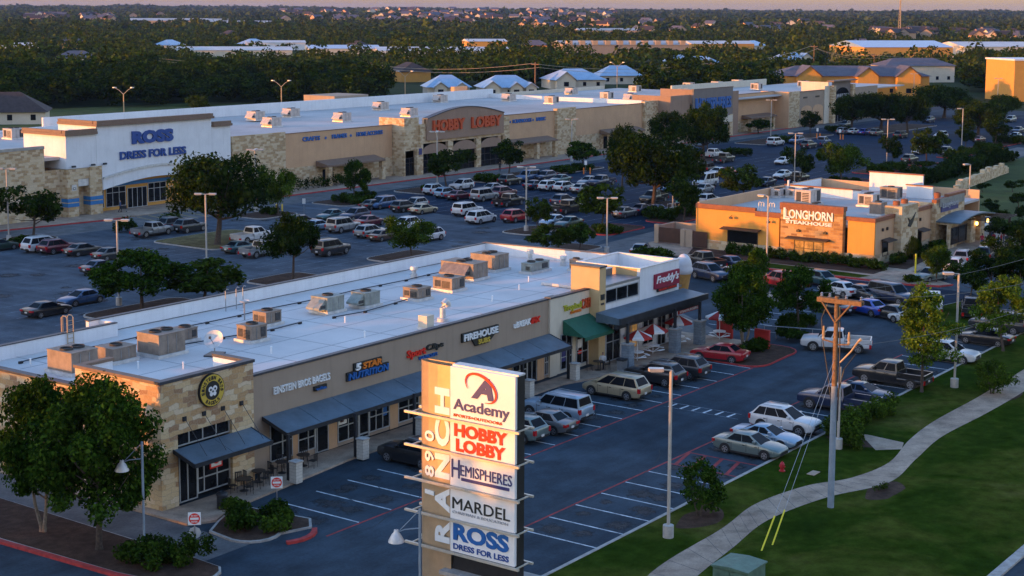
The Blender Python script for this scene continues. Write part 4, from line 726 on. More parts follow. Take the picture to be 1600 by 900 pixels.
for y, z in ((85.9, 4.3), (81, 4.2), (77.2, 3.5), (73.9, 3.5)): mb.box(XR-.75, XR-.52, y-.2, y+.2, z-.25, z, 'frame_dark'); mb.tube([(XR-.75, y, z), (XR-.3, y, z+.15)], .03, 'frame_dark', 5)
for x in (166, 167.3, 176, 177.3): mb.box(x, x+.25, 68.0, 68.18, 3.8, 4.15, 'frame_dark')
G_.part('wall_lamp', mb)
mb = MB(); mb.box(169.6, 174.6, 67.3, 69.4, .1, 6.3, 'limestone_small'); ch = G_.part('chimney', mb, label='broad stone chimney'); mb = MB()
for x in (170.6, 173): mb.lathe([(.42, 0), (.42, .5), (.3, .52), (.3, .1)], 'cornice_rust', 12, (x, 68.4, 6.3))
G_.part('chimney_pot', mb, ch); mb = MB(); mb.extr([(171.4, 67.28, 3.9), (172.2, 67.28, 3.7), (172.9, 67.28, 4.2), (173.7, 67.28, 5.3), (172.7, 67.28, 4.7), (172.1, 67.28, 4.5), (171.3, 67.28, 4.9), (171.8, 67.28, 4.3)], (0, -.06, 0), 'letter_black'); G_.part('horn_emblem', mb, ch)
mb = MB(); mb.box(181, 190.8, 67.6, 68, .1, 5.6, 'limestone_small'); mb.box(181, 181.4, 68, 71, .1, 5.6, 'limestone_small'); mb.box(181.4, 184.2, 66, 66.3, .1, 3.2, 'limestone_small'); mb.box(181.4, 191, 66.3, 67.6, 3.0, 3.2, 'limestone_small'); mb.box(187.8, 189.5, 65.6, 66.4, .1, 3.2, 'limestone_small'); mb.box(190.6, 192.2, 65.4, 66.4, .1, 3.2, 'limestone_small'); mb.box(184.2, 187.8, 66.5, 66.8, .1, 3.2, 'limestone_small'); G_.part('porch', mb)
bay(G_, 182, 187.4, 66.0, .5, 2.6, (.5,), (), frame='frame_dark'); mb = MB(); mb.box(182, 190.3, 67.45, 67.59, 5.0, 6.0, 'metal_grey'); mb.box(182.6, 188.4, 67.5, 67.59, 4.3, 5.6, 'letter_navy'); text(mb, 'LongHorn', (182.8, 67.44, 4.6), 5.3, .9, 'letter_grey', depth=.06, bold=.02, nrm=(0, -1, 0)); G_.part('porch_sign', mb)
mb = MB(); mb.box(180.9, 185, 67.5, 68.1, 5.603, 6.0, 'cornice_rust'); mb.box(185, 190.9, 67.5, 68.1, 5.603, 6.3, 'cornice_rust'); mb.lathe([(.4, 0), (.42, .7), (.3, .75)], 'cornice_rust', 10, (184, 68.6, 5.8)); G_.part('trim', mb)
mb = MB(); mb.extr([(181.2+12.5*k/10, 64.6, 3.25+.55*math.sin(math.pi*k/10)) for k in range(11)] + [(181.2+12.5*k/10, 64.6, 3.4+.55*math.sin(math.pi*k/10)) for k in range(10, -1, -1)], (0, 3.0, 0), 'metal_awning'); G_.part('vaulted_canopy', mb)
m_ = mat('lantern_glow', (.9, .5, .12), .5, .05, 3., emit=2.5); mb = MB()
for x, y in ((189.3, 65.4), (193, 65.3)): mb.lathe([(.03, -.2), (.14, -.15), (.16, .15), (.03, .25)], 'lantern_glow', 8, (x, y, 2.4)); mb.tube([(x, y, 2.6), (x, y, 3.3)], .015, 'frame_dark', 4)
G_.part('lantern', mb)
mb = MB(); mb.box(193.2, 193.5, 62.5, 62.8, .1, 3.0, 'frame_dark'); mb.box(186, 196, 62.6, 62.8, 2.9, 3.1, 'frame_dark'); mb.box(186.2, 186.4, 62.6, 62.8, .1, 2.9, 'frame_dark')
for k in range(8): mb.box(187+1.1*k, 187.12+1.1*k, 62.2, 66.2, 3.103, 3.2, 'frame_dark')
G_.part('pergola', mb)
mb = MB(); mb.box(XR+.36, 198.7, 68.5, 90.6, 4.1, 4.4, 'roof_grey'); G_.part('roof', mb)
mb = MB(); mb.box(187.4, 187.6, 80, 90.6, 4.4, 5.6, 'stucco_white'); mb.box(XR+.303, XR+.34, 68.6, 90.5, 4.41, 4.9, 'stucco_white'); mb.box(198.4, 198.7, 76, 83.5, 4.4, 6.9, 'stucco_white'); mb.box(194, 194.3, 73, 76.5, 4.4, 6.0, 'stucco_white'); mb.box(194.3, 198.4, 76.2, 76.5, 4.4, 6.0, 'stucco_white'); mb.box(188, 198, 90.3, 90.58, 4.4, 5.55, 'stucco_white'); mb.box(187.2, 187.4, 90.0, 90.2, 4.4, 6.3, 'stucco_white'); G_.part('roof_screen', mb)
G_.part('screen_trim', boxes('cornice_rust', (187.3, 187.7, 80, 90.65, 5.603, 5.75), (198.3, 198.8, 75.9, 83.6, 6.903, 7.05), (193.9, 194.4, 72.9, 76.6, 6.003, 6.12)))
mb = MB()
for y in (84.6, 83.2):
    for d in (0, .35): mb.tube([(168, y-d, 4.4), (168, y-d, 5.6), (168, y-d-.17, 5.75), (168, y-d-.33, 5.6), (168, y-d-.33, 5.2)], .06, 'metal_light', 6)
G_.part('vent_pipe', mb)
# bin yard beside the restaurant
E_ = Bd('bin_enclosure', 'tan walled bin yard with brown timber gates beside the restaurant', 'enclosure', (164, 92, 0))
E_.part('wall', boxes('stucco_taupe', (163.7, 164, 91.2, 92.2, .1, 2.2), (168.8, 169.1, 91.2, 96.6, .1, 2.2), (164.8, 169, 96.5, 96.8, .1, 2.2), (164.2, 164.8, 96.2, 96.8, .1, 2.4), (163.6, 164.2, 92.2, 92.8, .1, 2.2))); E_.part('gate', boxes('door_brown', (164.25, 164.4, 92.85, 96.15, .3, 2.1))); E_.part('gate', boxes('door_brown', (163.75, 163.9, 90.95, 91.15, .2, 2.1), (163.7, 163.78, 89.2, 91.1, .2, 2.1)))  # tan yard walls made taupe, their shade put into the colour
# ------------------------------------------------------------------ rooftop plant
U0 = 5.85
def hvac(label, x, y, z, sx, sy, sz, style='box', paint='hvac_paint', rz=0, group=None):
    if z == U0: sx, sy, sz = sx*.78, sy*.78, sz*.82
    t = thing('rooftop_unit', label, 'rooftop unit', (x, y, z), rz, group)
    mb = MB(); mb.box(-sx/2-.15, sx/2+.15, -sy/2-.15, sy/2+.15, 0, .22, 'metal_light'); mb.build('curb', t)
    mb = MB(); mb.box(-sx/2, sx/2, -sy/2, sy/2, .223, sz, paint)
    for k in range(1, 3): mb.box(-sx/2+sx*k/3-.02, -sx/2+sx*k/3+.02, -sy/2-.025, -sy/2-.002, .3, sz-.08, 'metal_grey')
    mb.box(-sx/2-.03, sx/2+.03, -sy/2-.03, sy/2+.03, sz+.002, sz+.05, paint); cab = mb.build('cabinet', t)
    for k in range(2 if sx > 1.9 else 1):
        mb = MB(); cx = sx*(.22 if k == 0 else -.22) if sx > 1.9 else 0; r = min(.42, sy*.36, sx*.4); mb.lathe([(r, 0), (r, .12), (r*.9, .12), (r*.9, .03)], 'hvac_grille', 14, (cx, 0, sz+.05)); mb.lathe([(r*.88, 0), (.02, .005)], 'hvac_grille', 14, (cx, 0, sz+.07)); mb.build('fan', t)
    if style in ('grille', 'box'):
        mb = MB()
        n = 6
        for k in range(n): mb.box(-sx/2-.045, -sx/2-.003, -sy*.38, sy*.02, .35+(sz-.55)*k/n, .35+(sz-.55)*(k+.55)/n, 'hvac_grille')
        mb.box(-sx/2-.02, -sx/2-.002, sy*.1, sy*.4, .4, sz-.2, 'hvac_grille') if style == 'grille' else None
        mb.build('grille', cab)
        mb = MB(); mb.box(sx*.1, sx*.4, -sy/2-.04, -sy/2-.003, .35, sz-.12, 'hvac_grille'); mb.build('coil', cab)
    if style == 'hood':
        mb = MB(); mb.extr([(-sx/2-.003, -sy*.4, sz*.95), (-sx/2-.75, -sy*.4, sz*.45), (-sx/2-.75, -sy*.4, sz*.32), (-sx/2-.003, -sy*.4, sz*.32)], (0, sy*.8, 0), paint); mb.build('hood', t)
        mb = MB(); mb.box(-sx/2-.6, -sx/2-.05, -sy*.4-.02, -sy*.4-.003, sz*.4, sz*.6, 'hvac_grille'); mb.build('louvre', t)
    return t
U0 = 5.85
for a in [('large boxy rooftop unit nearest the stone corner, left of the roof', 61.6, 78.2, 2.6, 3.0, 1.75, 'plain'), ('low rooftop unit between the two biggest boxes at the roof\'s near end', 65.2, 78.4, 2.4, 2.2, 1.2, 'plain'), ('big square rooftop unit in front of the dish, half lit by the sun', 68.3, 77.6, 2.9, 2.7, 1.85, 'plain'), ('small tan condenser tucked behind the big square rooftop unit', 72, 79.4, 1.6, 1.5, 1.15, 'box'),
          ('grey condenser with dark grille right of the satellite dish', 74.8, 75.8, 1.9, 1.8, 1.4, 'grille'), ('yellow lit condenser behind the grey grilled one', 79.4, 78.9, 2.0, 1.7, 1.25, 'grille'), ('grey rooftop unit with sloping orange lit hood in the middle of the roof', 85.6, 78.7, 2.4, 2.1, 1.5, 'hood'), ('greenish grey unit right beside the unit with the sloping hood', 89, 77.9, 2.2, 1.8, 1.4, 'hood'),
          ('small orange lit condenser alone on the open roof', 93.6, 76.6, 2.0, 2.0, 1.2, 'grille'), ('orange lit condenser in front of the long hooded unit', 98.3, 77.1, 2.2, 2.5, 1.35, 'grille'), ('longest rooftop unit with great flared hood near the far end', 103.6, 79.6, 2.6, 4.4, 1.75, 'hood'), ('tall unit behind the great flared hood', 108.4, 80.5, 2.6, 3.4, 1.75, 'plain'), ('long flat metal duct unit close to the side parapet', 109.8, 76.6, 3.6, 1.3, 1.1, 'box'), ('small square exhaust unit below the lit side parapet', 112.6, 74.2, 1.1, 1.1, 1.2, 'box')]:
    hvac(a[0], a[1], a[2], U0, *a[3:7], 'hvac_green' if a[6] == 'hood' and a[1] < 95 or a[3] > 3 else 'hvac_paint', group='rooftop units on the shop row')
def small(name, label, cat, loc, mb, group=None): o = mb.build(name, None, loc); return tag(o, label, cat, group)
mb = MB(); mb.box(-.45, .45, -.45, .45, 0, .15, 'metal_light'); mb.box(-.4, .4, -.4, .4, .153, 1.0, 'stucco_cream'); small('exhaust_box', 'small cream exhaust box near the front roof edge', 'roof vent', (85.2, 68.9, U0), mb)
mb = MB(); mb.lathe([(.42, 0), (.42, .25), (.2, .3)], 'metal_light', 14); mb.tube([(0, 0, .25), (0, 0, 1.0), (.08, 0, 1.3), (.35, 0, 1.45), (.6, 0, 1.25), (.65, 0, 1.0)], .22, 'metal_light', 12); small('gooseneck_vent', 'curved gooseneck vent beside the cream box on the front roof edge', 'roof vent', (88.0, 69.6, U0), mb)
for k, (x, y, h, lb) in enumerate(((101, 83, 1.0, 'white capped vent pipe behind the orange lit condensers'), (113, 79.4, 1.3, 'squat round stack before the sunlit side parapet'), (114, 76.5, .9, 'short mushroom vent beside the squat round stack'))):
    mb = MB(); mb.lathe([(.3, 0), (.3, h*.4), (.2, h*.42), (.2, h*.7), (.34, h*.72), (.3, h), (.02, h*1.02)], 'metal_light', 14); small('roof_stack', lb, 'roof vent', (x, y, U0), mb)
mb = MB(); mb.lathe([(.05, 0), (.05, .42), (.09, .44), (.02, .5)], 'letter_white', 8); v0 = small('vent_pipe', 'thin white vent pipe standing on the white roof', 'roof vent', (72.8, 72, U0), mb, 'thin vent pipes on the white roof')
for x, y in ((66.2, 73.2), (61, 81.6), (83.3, 74.9), (96.5, 71.4), (91.5, 80), (101.8, 72.6), (80.3, 70.4), (64.6, 75.6), (105.4, 74.2)): c = v0.copy(); c.location = (x, y, U0); COL.objects.link(c)
d_ = thing('satellite_dish', 'round grey satellite dish leaning on its flat roof mount', 'satellite dish', (70.2, 74.6, U0), R(205))
mb = MB(); mb.box(-.7, .7, -.5, .5, 0, .1, 'metal_dark'); mb.tube([(0, 0, .1), (0, 0, .9)], .04, 'metal_grey', 8); mb.build('mount', d_)
mb = MB(); ax_ = Vector((.8, 0, .55)).normalized(); uu = ax_.cross(Vector((0, 0, 1))).normalized(); ww = uu.cross(ax_); rings = [(0, 0), (.3, .03), (.5, .09), (.66, .17)]
b0 = len(mb.v)
for r, d in rings:
    for k in range(18): a = 2*math.pi*k/18; mb.v.append(tuple(Vector((0.05, 0, 1.0))+ax_*d+(uu*math.cos(a)+ww*math.sin(a))*max(r, .01)))
for i in range(3):
    for k in range(18): j = (k+1) % 18; mb.f.append((b0+i*18+k, b0+i*18+j, b0+(i+1)*18+j, b0+(i+1)*18+k)); mb.m.append('metal_light'); mb.sm.append(True)
mb.tube([(.05, 0, .7), (.75, 0, 1.3)], .025, 'metal_grey', 6); mb.box(.7, .85, -.06, .06, 1.24, 1.4, 'metal_dark'); mb.build('dish', d_)
mb = MB(); mb.tube([(0, 0, 0), (0, 0, 1.3)], .05, 'metal_grey', 8); mb.lathe([(.02, 1.25), (.3, 1.35), (.36, 1.45)], 'metal_light', 12); small('satellite_dish', 'tiny dish on a pipe behind the yellow lit condenser', 'satellite dish', (79.6, 81.4, U0), mb)
t = thing('roof_ladder', 'orange lit ladder hooked over the rear parapet', 'ladder', (66.3, 84.3, U0))
for x in (-.25, .25): mb = MB(); mb.tube([(x, 0, 0), (x, 0, 1.9), (x, .15, 2.05), (x, .45, 2.05), (x, .6, 1.9), (x, .6, .6)], .035, 'metal_dark' if False else 'sign_bronze', 6); mb.build('rail', t)
for k in range(6): mb = MB(); mb.tube([(-.25, 0, .25+.3*k), (.25, 0, .25+.3*k)], .022, 'sign_bronze', 5); mb.build('rung', t)
mb = MB(); mb.tube([(-.25, .45, 2.03), (-.25, .45, .9)], .03, 'sign_bronze', 5); mb.tube([(-.25, .3, 2.05), (.25, .3, 2.05)], .025, 'sign_bronze', 5); mb.build('hoop', t)
def pipe(label, pts): mb = MB(); mb.tube([(x, y, U0+.12) for x, y in pts], .045, 'metal_dark', 6); [mb.box(x-.14, x+.14, y-.08, y+.08, U0, U0+.16, 'black_trim') for x, y in pts]; o = mb.build('roof_pipe'); tag(o, label, 'pipe')
pipe('long black gas pipe on blocks along the rear of the white roof', [(61+3.2*k, 82.6+.12*math.sin(k*2)) for k in range(16)]); pipe('short black conduit running past the condenser by the dish', [(70.5, 78.3), (74, 77.8), (78, 77), (81, 77.2)]); pipe('black conduit in front of the unit with the sloping hood', [(84, 76.6), (87, 76.2), (91, 76.6), (93, 76.9)])
t = thing('roof_mast', 'three thin vent masts in a cluster against the rear parapet', 'vent mast', (82, 84.9, U0))
for k, x in enumerate((-.9, .2, .9)): mb = MB(); mb.tube([(x, 0, 0), (x, 0, 1.55), (x+.12, 0, 1.68), (x+.3, 0, 1.62)], .035, 'metal_grey', 6); mb.build('mast', t)
# plant on the far stores
k = 0
for px, py, z, st, lb in ((400, 188, 8.3, 'hood', 'behind the white store, closest to its sign wall'), (425, 198, 8.1, 'hood', 'on the tan roof edge left of the lit pair'), (455, 183, 8.1, 'hood', 'rearmost of the group behind the tan wall'), (535, 190, 8.1, 'hood', 'middle of the roof left of the arched sign'), (595, 172, 8.1, 'hood', 'at the rear between pale block and arched sign'), (640, 182, 8.1, 'hood', 'just left of the arched sign wall'), (688, 160, 8.1, 'hood', 'peeping over the arched sign wall'), (795, 158, 8.1, 'hood', 'right of the arched sign wall'), (862, 162, 8.1, 'box', 'on the wall edge left of the stone pillar'), (893, 148, 8.1, 'hood', 'below the orange lit rear block'), (948, 155, 8.1, 'box', 'middle of the roof right of the stone pillar'), (985, 158, 8.1, 'hood', 'left of the brown store side'), (992, 144, 8.1, 'box', 'at the end of the orange rear wall'), (1076, 139, 8.2, 'grille', 'left above the tall blue lettering'), (1120, 137, 8.2, 'grille', 'right above the tall blue lettering'), (1152, 134, 8.2, 'grille', 'beyond the tall blue lettering'), (1182, 140, 8.2, 'grille', 'above the tan wing of the homewares store'), (1255, 136, 8, 'grille', 'before the book store'), (22, 217, 8.3, 'grille', 'at the far left edge')):
    p = at(px, py, z); hvac('rooftop unit on the big stores, ' + lb, p.x, p.y, z, 2.4, 2.2, 1.6, st, 'hvac_light', group='rooftop units on the big stores')
for px, py, z, sx, sy, sz, st, lb in ((1262, 318, 4.4, 3.4, 2.4, 2.0, 'grille', 'big cream unit with black coils behind the restaurant lettering'), (1275, 330, 4.4, 2.2, 1.2, 1.0, 'plain', 'low tan box in front of the cream rooftop unit'), (1357, 322, 4.4, 2.4, 2.2, 1.7, 'grille', 'tan rooftop unit on the restaurant left of the grey one'), (1372, 336, 4.4, 2.0, 1.6, 1.7, 'plain', 'pale box unit nearest the restaurant\'s corner'), (1392, 312, 4.4, 2.0, 2.6, 1.8, 'grille', 'grey louvred unit against the stepped roof screen'), (1216, 308, 4.4, 2.2, 1.4, 1.2, 'box', 'dark unit by the white corner post on the restaurant roof'), (1237, 308, 4.4, 1.5, 1.3, 1.2, 'box', 'second dark unit against the restaurant\'s rear roof wall')):
    p = at(px, py, z); hvac(lb, p.x, p.y, z, sx*.9, sy*.9, sz*.9, st, 'hvac_light' if sx != 2.0 else 'hvac_paint', group='rooftop units on the restaurant')
# ------------------------------------------------------------------ pylon sign
PX = 54.
T = Bd('pylon_sign', 'tall tenant sign of stacked white panels on a curved bronze frame', 'pylon sign', (54.4, 41.5, 0))
ZT = 12.65
mb = MB(); pts = [(PX+.02, 42.25), (PX+.0, 43.0), (PX+.08, 43.6), (PX+.22, 44.05), (PX+.42, 44.28), (PX+.65, 44.05), (PX+.72, 42.25)]
nP = len(pts)
for i in range(nP-1):
    a, b = pts[i], pts[i+1]; n = len(mb.v); d = (Vector((b[1]-a[1], a[0]-b[0])).normalized())*-.04
    mb.v += [(a[0], a[1], 0), (b[0], b[1], 0), (b[0], b[1], ZT-.05), (a[0], a[1], ZT-.05)]; mb.f.append((n, n+1, n+2, n+3)); mb.m.append('sign_bronze'); mb.sm.append(True)
    n = len(mb.v); mb.v += [(a[0]-d.x, a[1]-d.y, 0), (b[0]-d.x, b[1]-d.y, 0), (b[0]-d.x, b[1]-d.y, ZT-.05), (a[0]-d.x, a[1]-d.y, ZT-.05)]; mb.f.append((n+3, n+2, n+1, n)); mb.m.append('sign_bronze'); mb.sm.append(True)
T.part('curved_panel', mb)
mb = MB(); mb.box(PX+.15, PX+.6, 43.0, 43.1, 0, ZT-.3, 'metal_dark'); mb.tube([(PX+.42, 43.6, 0), (PX+.42, 43.6, ZT-.2)], .1, 'metal_dark', 8); T.part('post', mb)
BZ = [10.22, 8.68, 7.12, 5.58, 4.05]; edges = [ZT] + BZ
mb = MB(); mb.box(PX+.12, PX+.62, 38.62, 42.22, 3.2, ZT-.03, 'black_trim'); T.part('cabinet', mb); mb = MB(); mb.box(PX+.1, PX+.64, 38.6, 42.23, ZT-.028, ZT+.05, 'metal_light'); T.part('cap', mb)
yl, yr = 42.24, 38.66; uY, nX = (0, -1, 0), (-1, 0, 0)
def panel(i, draw, label):
    mb = MB(); z0, z1 = edges[i+1]+.025, edges[i]-(.02 if i == 0 else .025); mb.box(PX-.05, PX+.117, yr, yl, z0, z1, 'sign_panel'); draw(mb, z0, z1-z0); T.part('tenant_panel', mb, label=label)
def L_(mb, s, y, z, w, h, m, bold=.03, sh=0): text(mb, s, (PX-.053, y, z), w, h, m, uY, (0, 0, 1), .035, bold, nX, sh)
def p_academy(mb, z, h):
    L_(mb, 'A', 41.05, z+1.12, 1.25, .98, 'letter_navy', .05, .25); L_(mb, 'Academy', 42.05, z+.3, 3.1, .66, 'letter_navy', .015); L_(mb, 'SPORTS+OUTDOORS', 42.05, z+.13, 2.7, .13, 'letter_rust', .02)
    c = Vector((PX-.09, 40.5, z+1.62)); N = 40
    for k in range(N):
        a0, a1 = R(-75+285*k/N), R(-75+285*(k+1)/N); w0, w1 = (.012+.12*math.sin(math.pi*k/N)**.8), (.012+.12*math.sin(math.pi*(k+1)/N)**.8)
        def E(a, w, s): return c + Vector((0, -1, 0))*((.86+s*w/2)*math.cos(a)*.98) + Vector((0, 0, 1))*((.58+s*w/2)*math.sin(a)-.22*math.cos(a))
        mb.extr([E(a0, w0, -1), E(a0, w0, 1), E(a1, w1, 1), E(a1, w1, -1)], (-.02, 0, 0), 'letter_red')
def p_hobby(mb, z, h): L_(mb, 'HOBBY', 42.0, z+.76, 2.95, .6, 'letter_red', .045); L_(mb, 'LOBBY', 41.9, z+.08, 2.75, .6, 'letter_red', .045)
def p_hemi(mb, z, h): L_(mb, 'EMISPHERES', 41.65, z+.55, 2.85, .5, 'letter_navy', .0); L_(mb, 'H', 42.15, z+.4, .45, .85, 'letter_navy', .0); mb.box(PX-.08, PX-.051, 38.95, 41.6, z+.32, z+.46, 'letter_navy')
def p_mardel(mb, z, h): L_(mb, 'MARDEL', 42.1, z+.5, 3.2, .52, 'letter_black', .0); L_(mb, 'CHRISTIAN & EDUCATION', 42.1, z+.28, 3.1, .12, 'letter_grey', .0)
def p_ross(mb, z, h): L_(mb, 'ROSS', 42.05, z+.56, 3.1, .8, 'letter_blue_bright', .04); L_(mb, 'DRESS FOR LESS', 42.05, z+.14, 3.1, .27, 'letter_blue', .02)
for i, (f_, lb) in enumerate(((p_academy, 'white panel with navy A inside a red swoosh'), (p_hobby, 'white panel with two lines of heavy red capitals'), (p_hemi, 'white panel with narrow navy capitals over a navy bar'), (p_mardel, 'white panel with thin dark spaced capitals'), (p_ross, 'white panel with rounded blue lettering'))): panel(i, f_, lb)
for z in BZ:
    mb = MB(); mb.box(PX-.28, PX-.16, 38.3, 44.75, z-.05, z+.05, 'sign_bar'); mb.box(PX+.8, PX+.92, 38.3, 44.75, z-.05, z+.05, 'sign_bar')
    for y in (38.5, 42.3, 44.4): mb.box(PX-.16, PX+.8, y-.03, y+.03, z-.03, z+.03, 'sign_bar') if y != 42.3 else None
    T.part('bar', mb)
mb = MB()
for ch, z, h in (('R', 4.35, 1.05), ('A', 5.8, 1.15), ('N', 7.35, 1.15), ('C', 8.85, 1.2), ('H', 10.35, 1.2)): text(mb, ch, (PX+.0, 42.3, z), h, .85, 'letter_white', (0, 0, 1), (0, 1, 0), .03, .045, nX)
for ch, z in (('1', 6.45), ('8', 7.3), ('9', 8.0), ('0', 8.95)): text(mb, ch, (PX+.01, 43.2, z), .5 if ch != '1' else .2, .6, 'letter_white', (0, 0, 1), (.15, 1, 0), .05, .02, nX)
T.part('lettering', mb)
mb = MB(); mb.box(PX-.35, PX+1.7, 38.0, 42.5, -.4, 3.0, 'limestone'); mb.box(PX-.42, PX+1.77, 37.9, 42.6, 3.003, 3.18, 'kerb_concrete'); T.part('stone_base', mb)
# ------------------------------------------------------------------ poles
def light_pole(label, base, h, heads, collar=True):
    t = thing('light_pole', label, 'light pole', base, 0, 'car park light poles')
    mb = MB()
    if collar: mb.lathe([(.3, -.1), (.3, .78), (.24, .8), (.02, .81)], 'pole_concrete', 14); mb.build('pole_base', t)
    mb = MB(); mb.box(-.068, .068, -.068, .068, .7 if collar else 0, h-.05, 'pole_metal'); mb.build('pole', t)
    for a in heads:
        mb = MB(); dx, dy = math.cos(R(a)), math.sin(R(a)); c = (dx*.78, dy*.78)
        mb.tube([(0, 0, h-.06), (dx*.4, dy*.4, h-.03)], .05, 'pole_metal', 6)
        q = [(c[0]+dx*u-dy*v, c[1]+dy*u+dx*v) for u, v in ((-.38, -.2), (.38, -.24), (.46, 0), (.38, .24), (-.38, .2))]
        mb.prism(q, h-.1, h+.06, 'metal_light', 'pole_metal'); hd = mb.build('lamp_head', t)
        mb = MB(); mb.prism([(c[0]+dx*u-dy*v, c[1]+dy*u+dx*v) for u, v in ((-.3, -.16), (.32, -.18), (.32, .18), (-.3, .16))], h-.14, h-.103, 'frame_white'); mb.build('lens', hd)
    return t
for px, py, h, hd, lb in ((1044, 842, 9.4, (125,), 'nearest light pole, on a concrete base beside the round bush'), (1491, 607, 8.9, (125,), 'light pole on the lawn right of the pale green tree'), (1309, 703, 5.6, (), 'slim bare steel pole right beside the wooden utility pole'), (1197, 443, 9.3, (90,), 'slim light pole in front of the restaurant lettering'), (948, 396, 6.6, (125, -55), 'twin headed light pole rising behind the lit parapet'), (822, 362, 8.4, (125, -55), 'twin headed light pole left of the dark leaning tree'), (1051, 332, 8.8, (125, -55), 'twin headed light pole in the hedge left of the bin yard'), (1241, 291, 8.7, (125, -55), 'light pole behind the restaurant in the dark car park'), (1385, 262, 8.9, (125, -55), 'light pole in the hedge right of the round tree, upper right'), (1502, 241, 9.2, (125,), 'light pole before the yellow topped tree, upper right'), (186, 477, 8.3, (125, -55), 'twin headed light pole in the tree before the rear parapet'), (323, 414, 8, (125, -55), 'twin headed light pole right of the tan bed with the great oak'),
                          (14, 378, 9, (125, -55), 'light pole at the left edge before the stone wall'), (400, 331, 8.8, (125, -55, 35, 215), 'four headed light pole behind the great oak'), (683, 293, 9, (125, -55, 35, 215), 'light pole across the red lettering of the craft store'), (893, 252, 8, (125, -55), 'light pole before the stone pillar of the craft store'), (1204, 219, 8.9, (125, -55), 'light pole before the tan wing of the homewares store'), (1067, 195, 9, (125, -55), 'light pole left of the tall blue lettering'), (1513, 337, 7.3, (150,), 'light pole on the bank behind the restaurant porch'), (1558, 170, 9, (125, -55), 'light pole left of the orange building'), (1427, 160, 9, (125, -55), 'light pole over the far trees of the car park')):
    light_pole(lb, at(px, py), h, hd)
for px, py, z, lb in ((194, 190, 7, 'forked light pole behind the white store'), (440, 178, 7.5, 'forked light pole on the field behind the tan wall'), (633, 160, 8, 'forked light pole before the blue roofed houses'), (964, 142, 8.5, 'forked light pole above the rear store roof')):
    p = at(px, py); t = thing('light_pole', lb, 'light pole', p, 0, 'forked light poles behind the stores'); mb = MB(); mb.tube([(0, 0, 0), (0, 0, z)], [.16, .12], 'sign_bronze', 8); mb.build('pole', t)
    for s_ in (1, -1): mb = MB(); dx, dy = .6*s_, -.8*s_; mb.tube([(0, 0, z-.2), (dx*1.1, dy*1.1, z+.9), (dx*2.2, dy*2.2, z+1.5)], .09, 'sign_bronze', 6); mb.box(dx*2.2-.35, dx*2.2+.35, dy*2.2-.35, dy*2.2+.35, z+1.42, z+1.65, 'metal_light'); mb.build('lamp_arm', t)
def path_lamp(label, base, h):
    t = thing('path_lamp', label, 'street lamp', base, 0, 'bell shaded lamps by the drives'); mb = MB(); mb.tube([(0, 0, 0), (0, 0, h)], .065, 'pole_steel', 10); mb.lathe([(.14, 0), (.14, .15), (.07, .2)], 'pole_steel', 10); mb.build('pole', t)
    d = Vector((-.55, .83, 0)); mb = MB(); mb.tube([(0, 0, h-.9), tuple(d*.7+Vector((0, 0, h-.98))), tuple(d*1.05+Vector((0, 0, h-1.12)))], .03, 'pole_steel', 6); mb.tube([(0, 0, h-.05), tuple(d*.95+Vector((0, 0, h-1.05)))], .022, 'pole_steel', 6); mb.build('arm', t)
    c = d*1.08; mb = MB(); mb.lathe([(.05, .22), (.1, .2), (.12, .08), (.2, 0), (.36, -.3), (.37, -.36), (.33, -.36), (.18, -.02)], 'metal_light', 18, (c.x, c.y, h-1.2)); mb.build('lamp_shade', t)
path_lamp('bell shaded lamp among the mulch and shrubs, lower left', at(226, 868, .1), 6.1); path_lamp('bell shaded lamp standing in front of the tall tenant sign', at(656, 795, 6.1)*1 - Vector((0, 0, 6.1)), 6.1)
# utility pole
UP = Vector((81.5, 36, .05)); t = thing('utility_pole', 'tall wooden utility pole with sunlit crossarm in the lawn', 'utility pole', UP)
mb = MB(); mb.tube([(0, 0, 0), (0, 0, 7.2)], [.19, .17], 'pole_steel', 14); mb.build('steel_sleeve', t); mb = MB(); mb.tube([(0, 0, 7.0), (0, 0, 12.4)], [.155, .125], 'pole_wood', 12); mb.build('pole', t)
for dx in (-.14, .14): mb = MB(); mb.box(dx-.06, dx+.06, -1.55, 1.15, 12.0, 12.26, 'pole_wood'); mb.build('crossarm', t)
for s_ in (-.95, .85): mb = MB(); mb.tube([(-.2, 0, 10.9), (-.2, s_, 12.05)], .045, 'pole_wood', 6); mb.build('brace', t)
for y in (-1.4, -.5, .5, 1.0): mb = MB(); mb.lathe([(.05, 0), (.09, .06), (.05, .12), (.09, .18), (.02, .25)], 'metal_grey', 8, (.14, y, 12.26)); mb.build('insulator', t)
for z, y, h in ((9.7, .75, 1.0), (9.6, -.8, .9)): mb = MB(); mb.tube([(0, 0, z), (0, y, z+.1)], .045, 'pole_wood', 6); mb.lathe([(.06, 0), (.1, .1), (.06, .2), (.1, .3), (.05, h*.8)], 'sign_bronze', 8, (0, y, z+.1)); mb.build('cutout', t)
mb = MB(); mb.tube([(0, -.3, 8.6), (.1, -.9, 9.3), (.1, -1.3, 9.9), (.1, -1.5, 10.1)], [.05, .05, .06, .1], 'sign_bronze', 6); mb.tube([(0, -.2, 6.6), (.1, -.5, 8.2), (.1, -1.2, 9.2)], .03, 'metal_dark', 6); mb.tube([(0, .2, 6.4), (0, .45, 8), (0, .8, 9.8), (0, .9, 11), (.1, .5, 12.2)], .03, 'metal_dark', 6); mb.tube([(0, -.25, 5.2), (0, -.3, 8), (0, -.2, 11.8)], .04, 'metal_dark', 6); mb.build('cable', t)
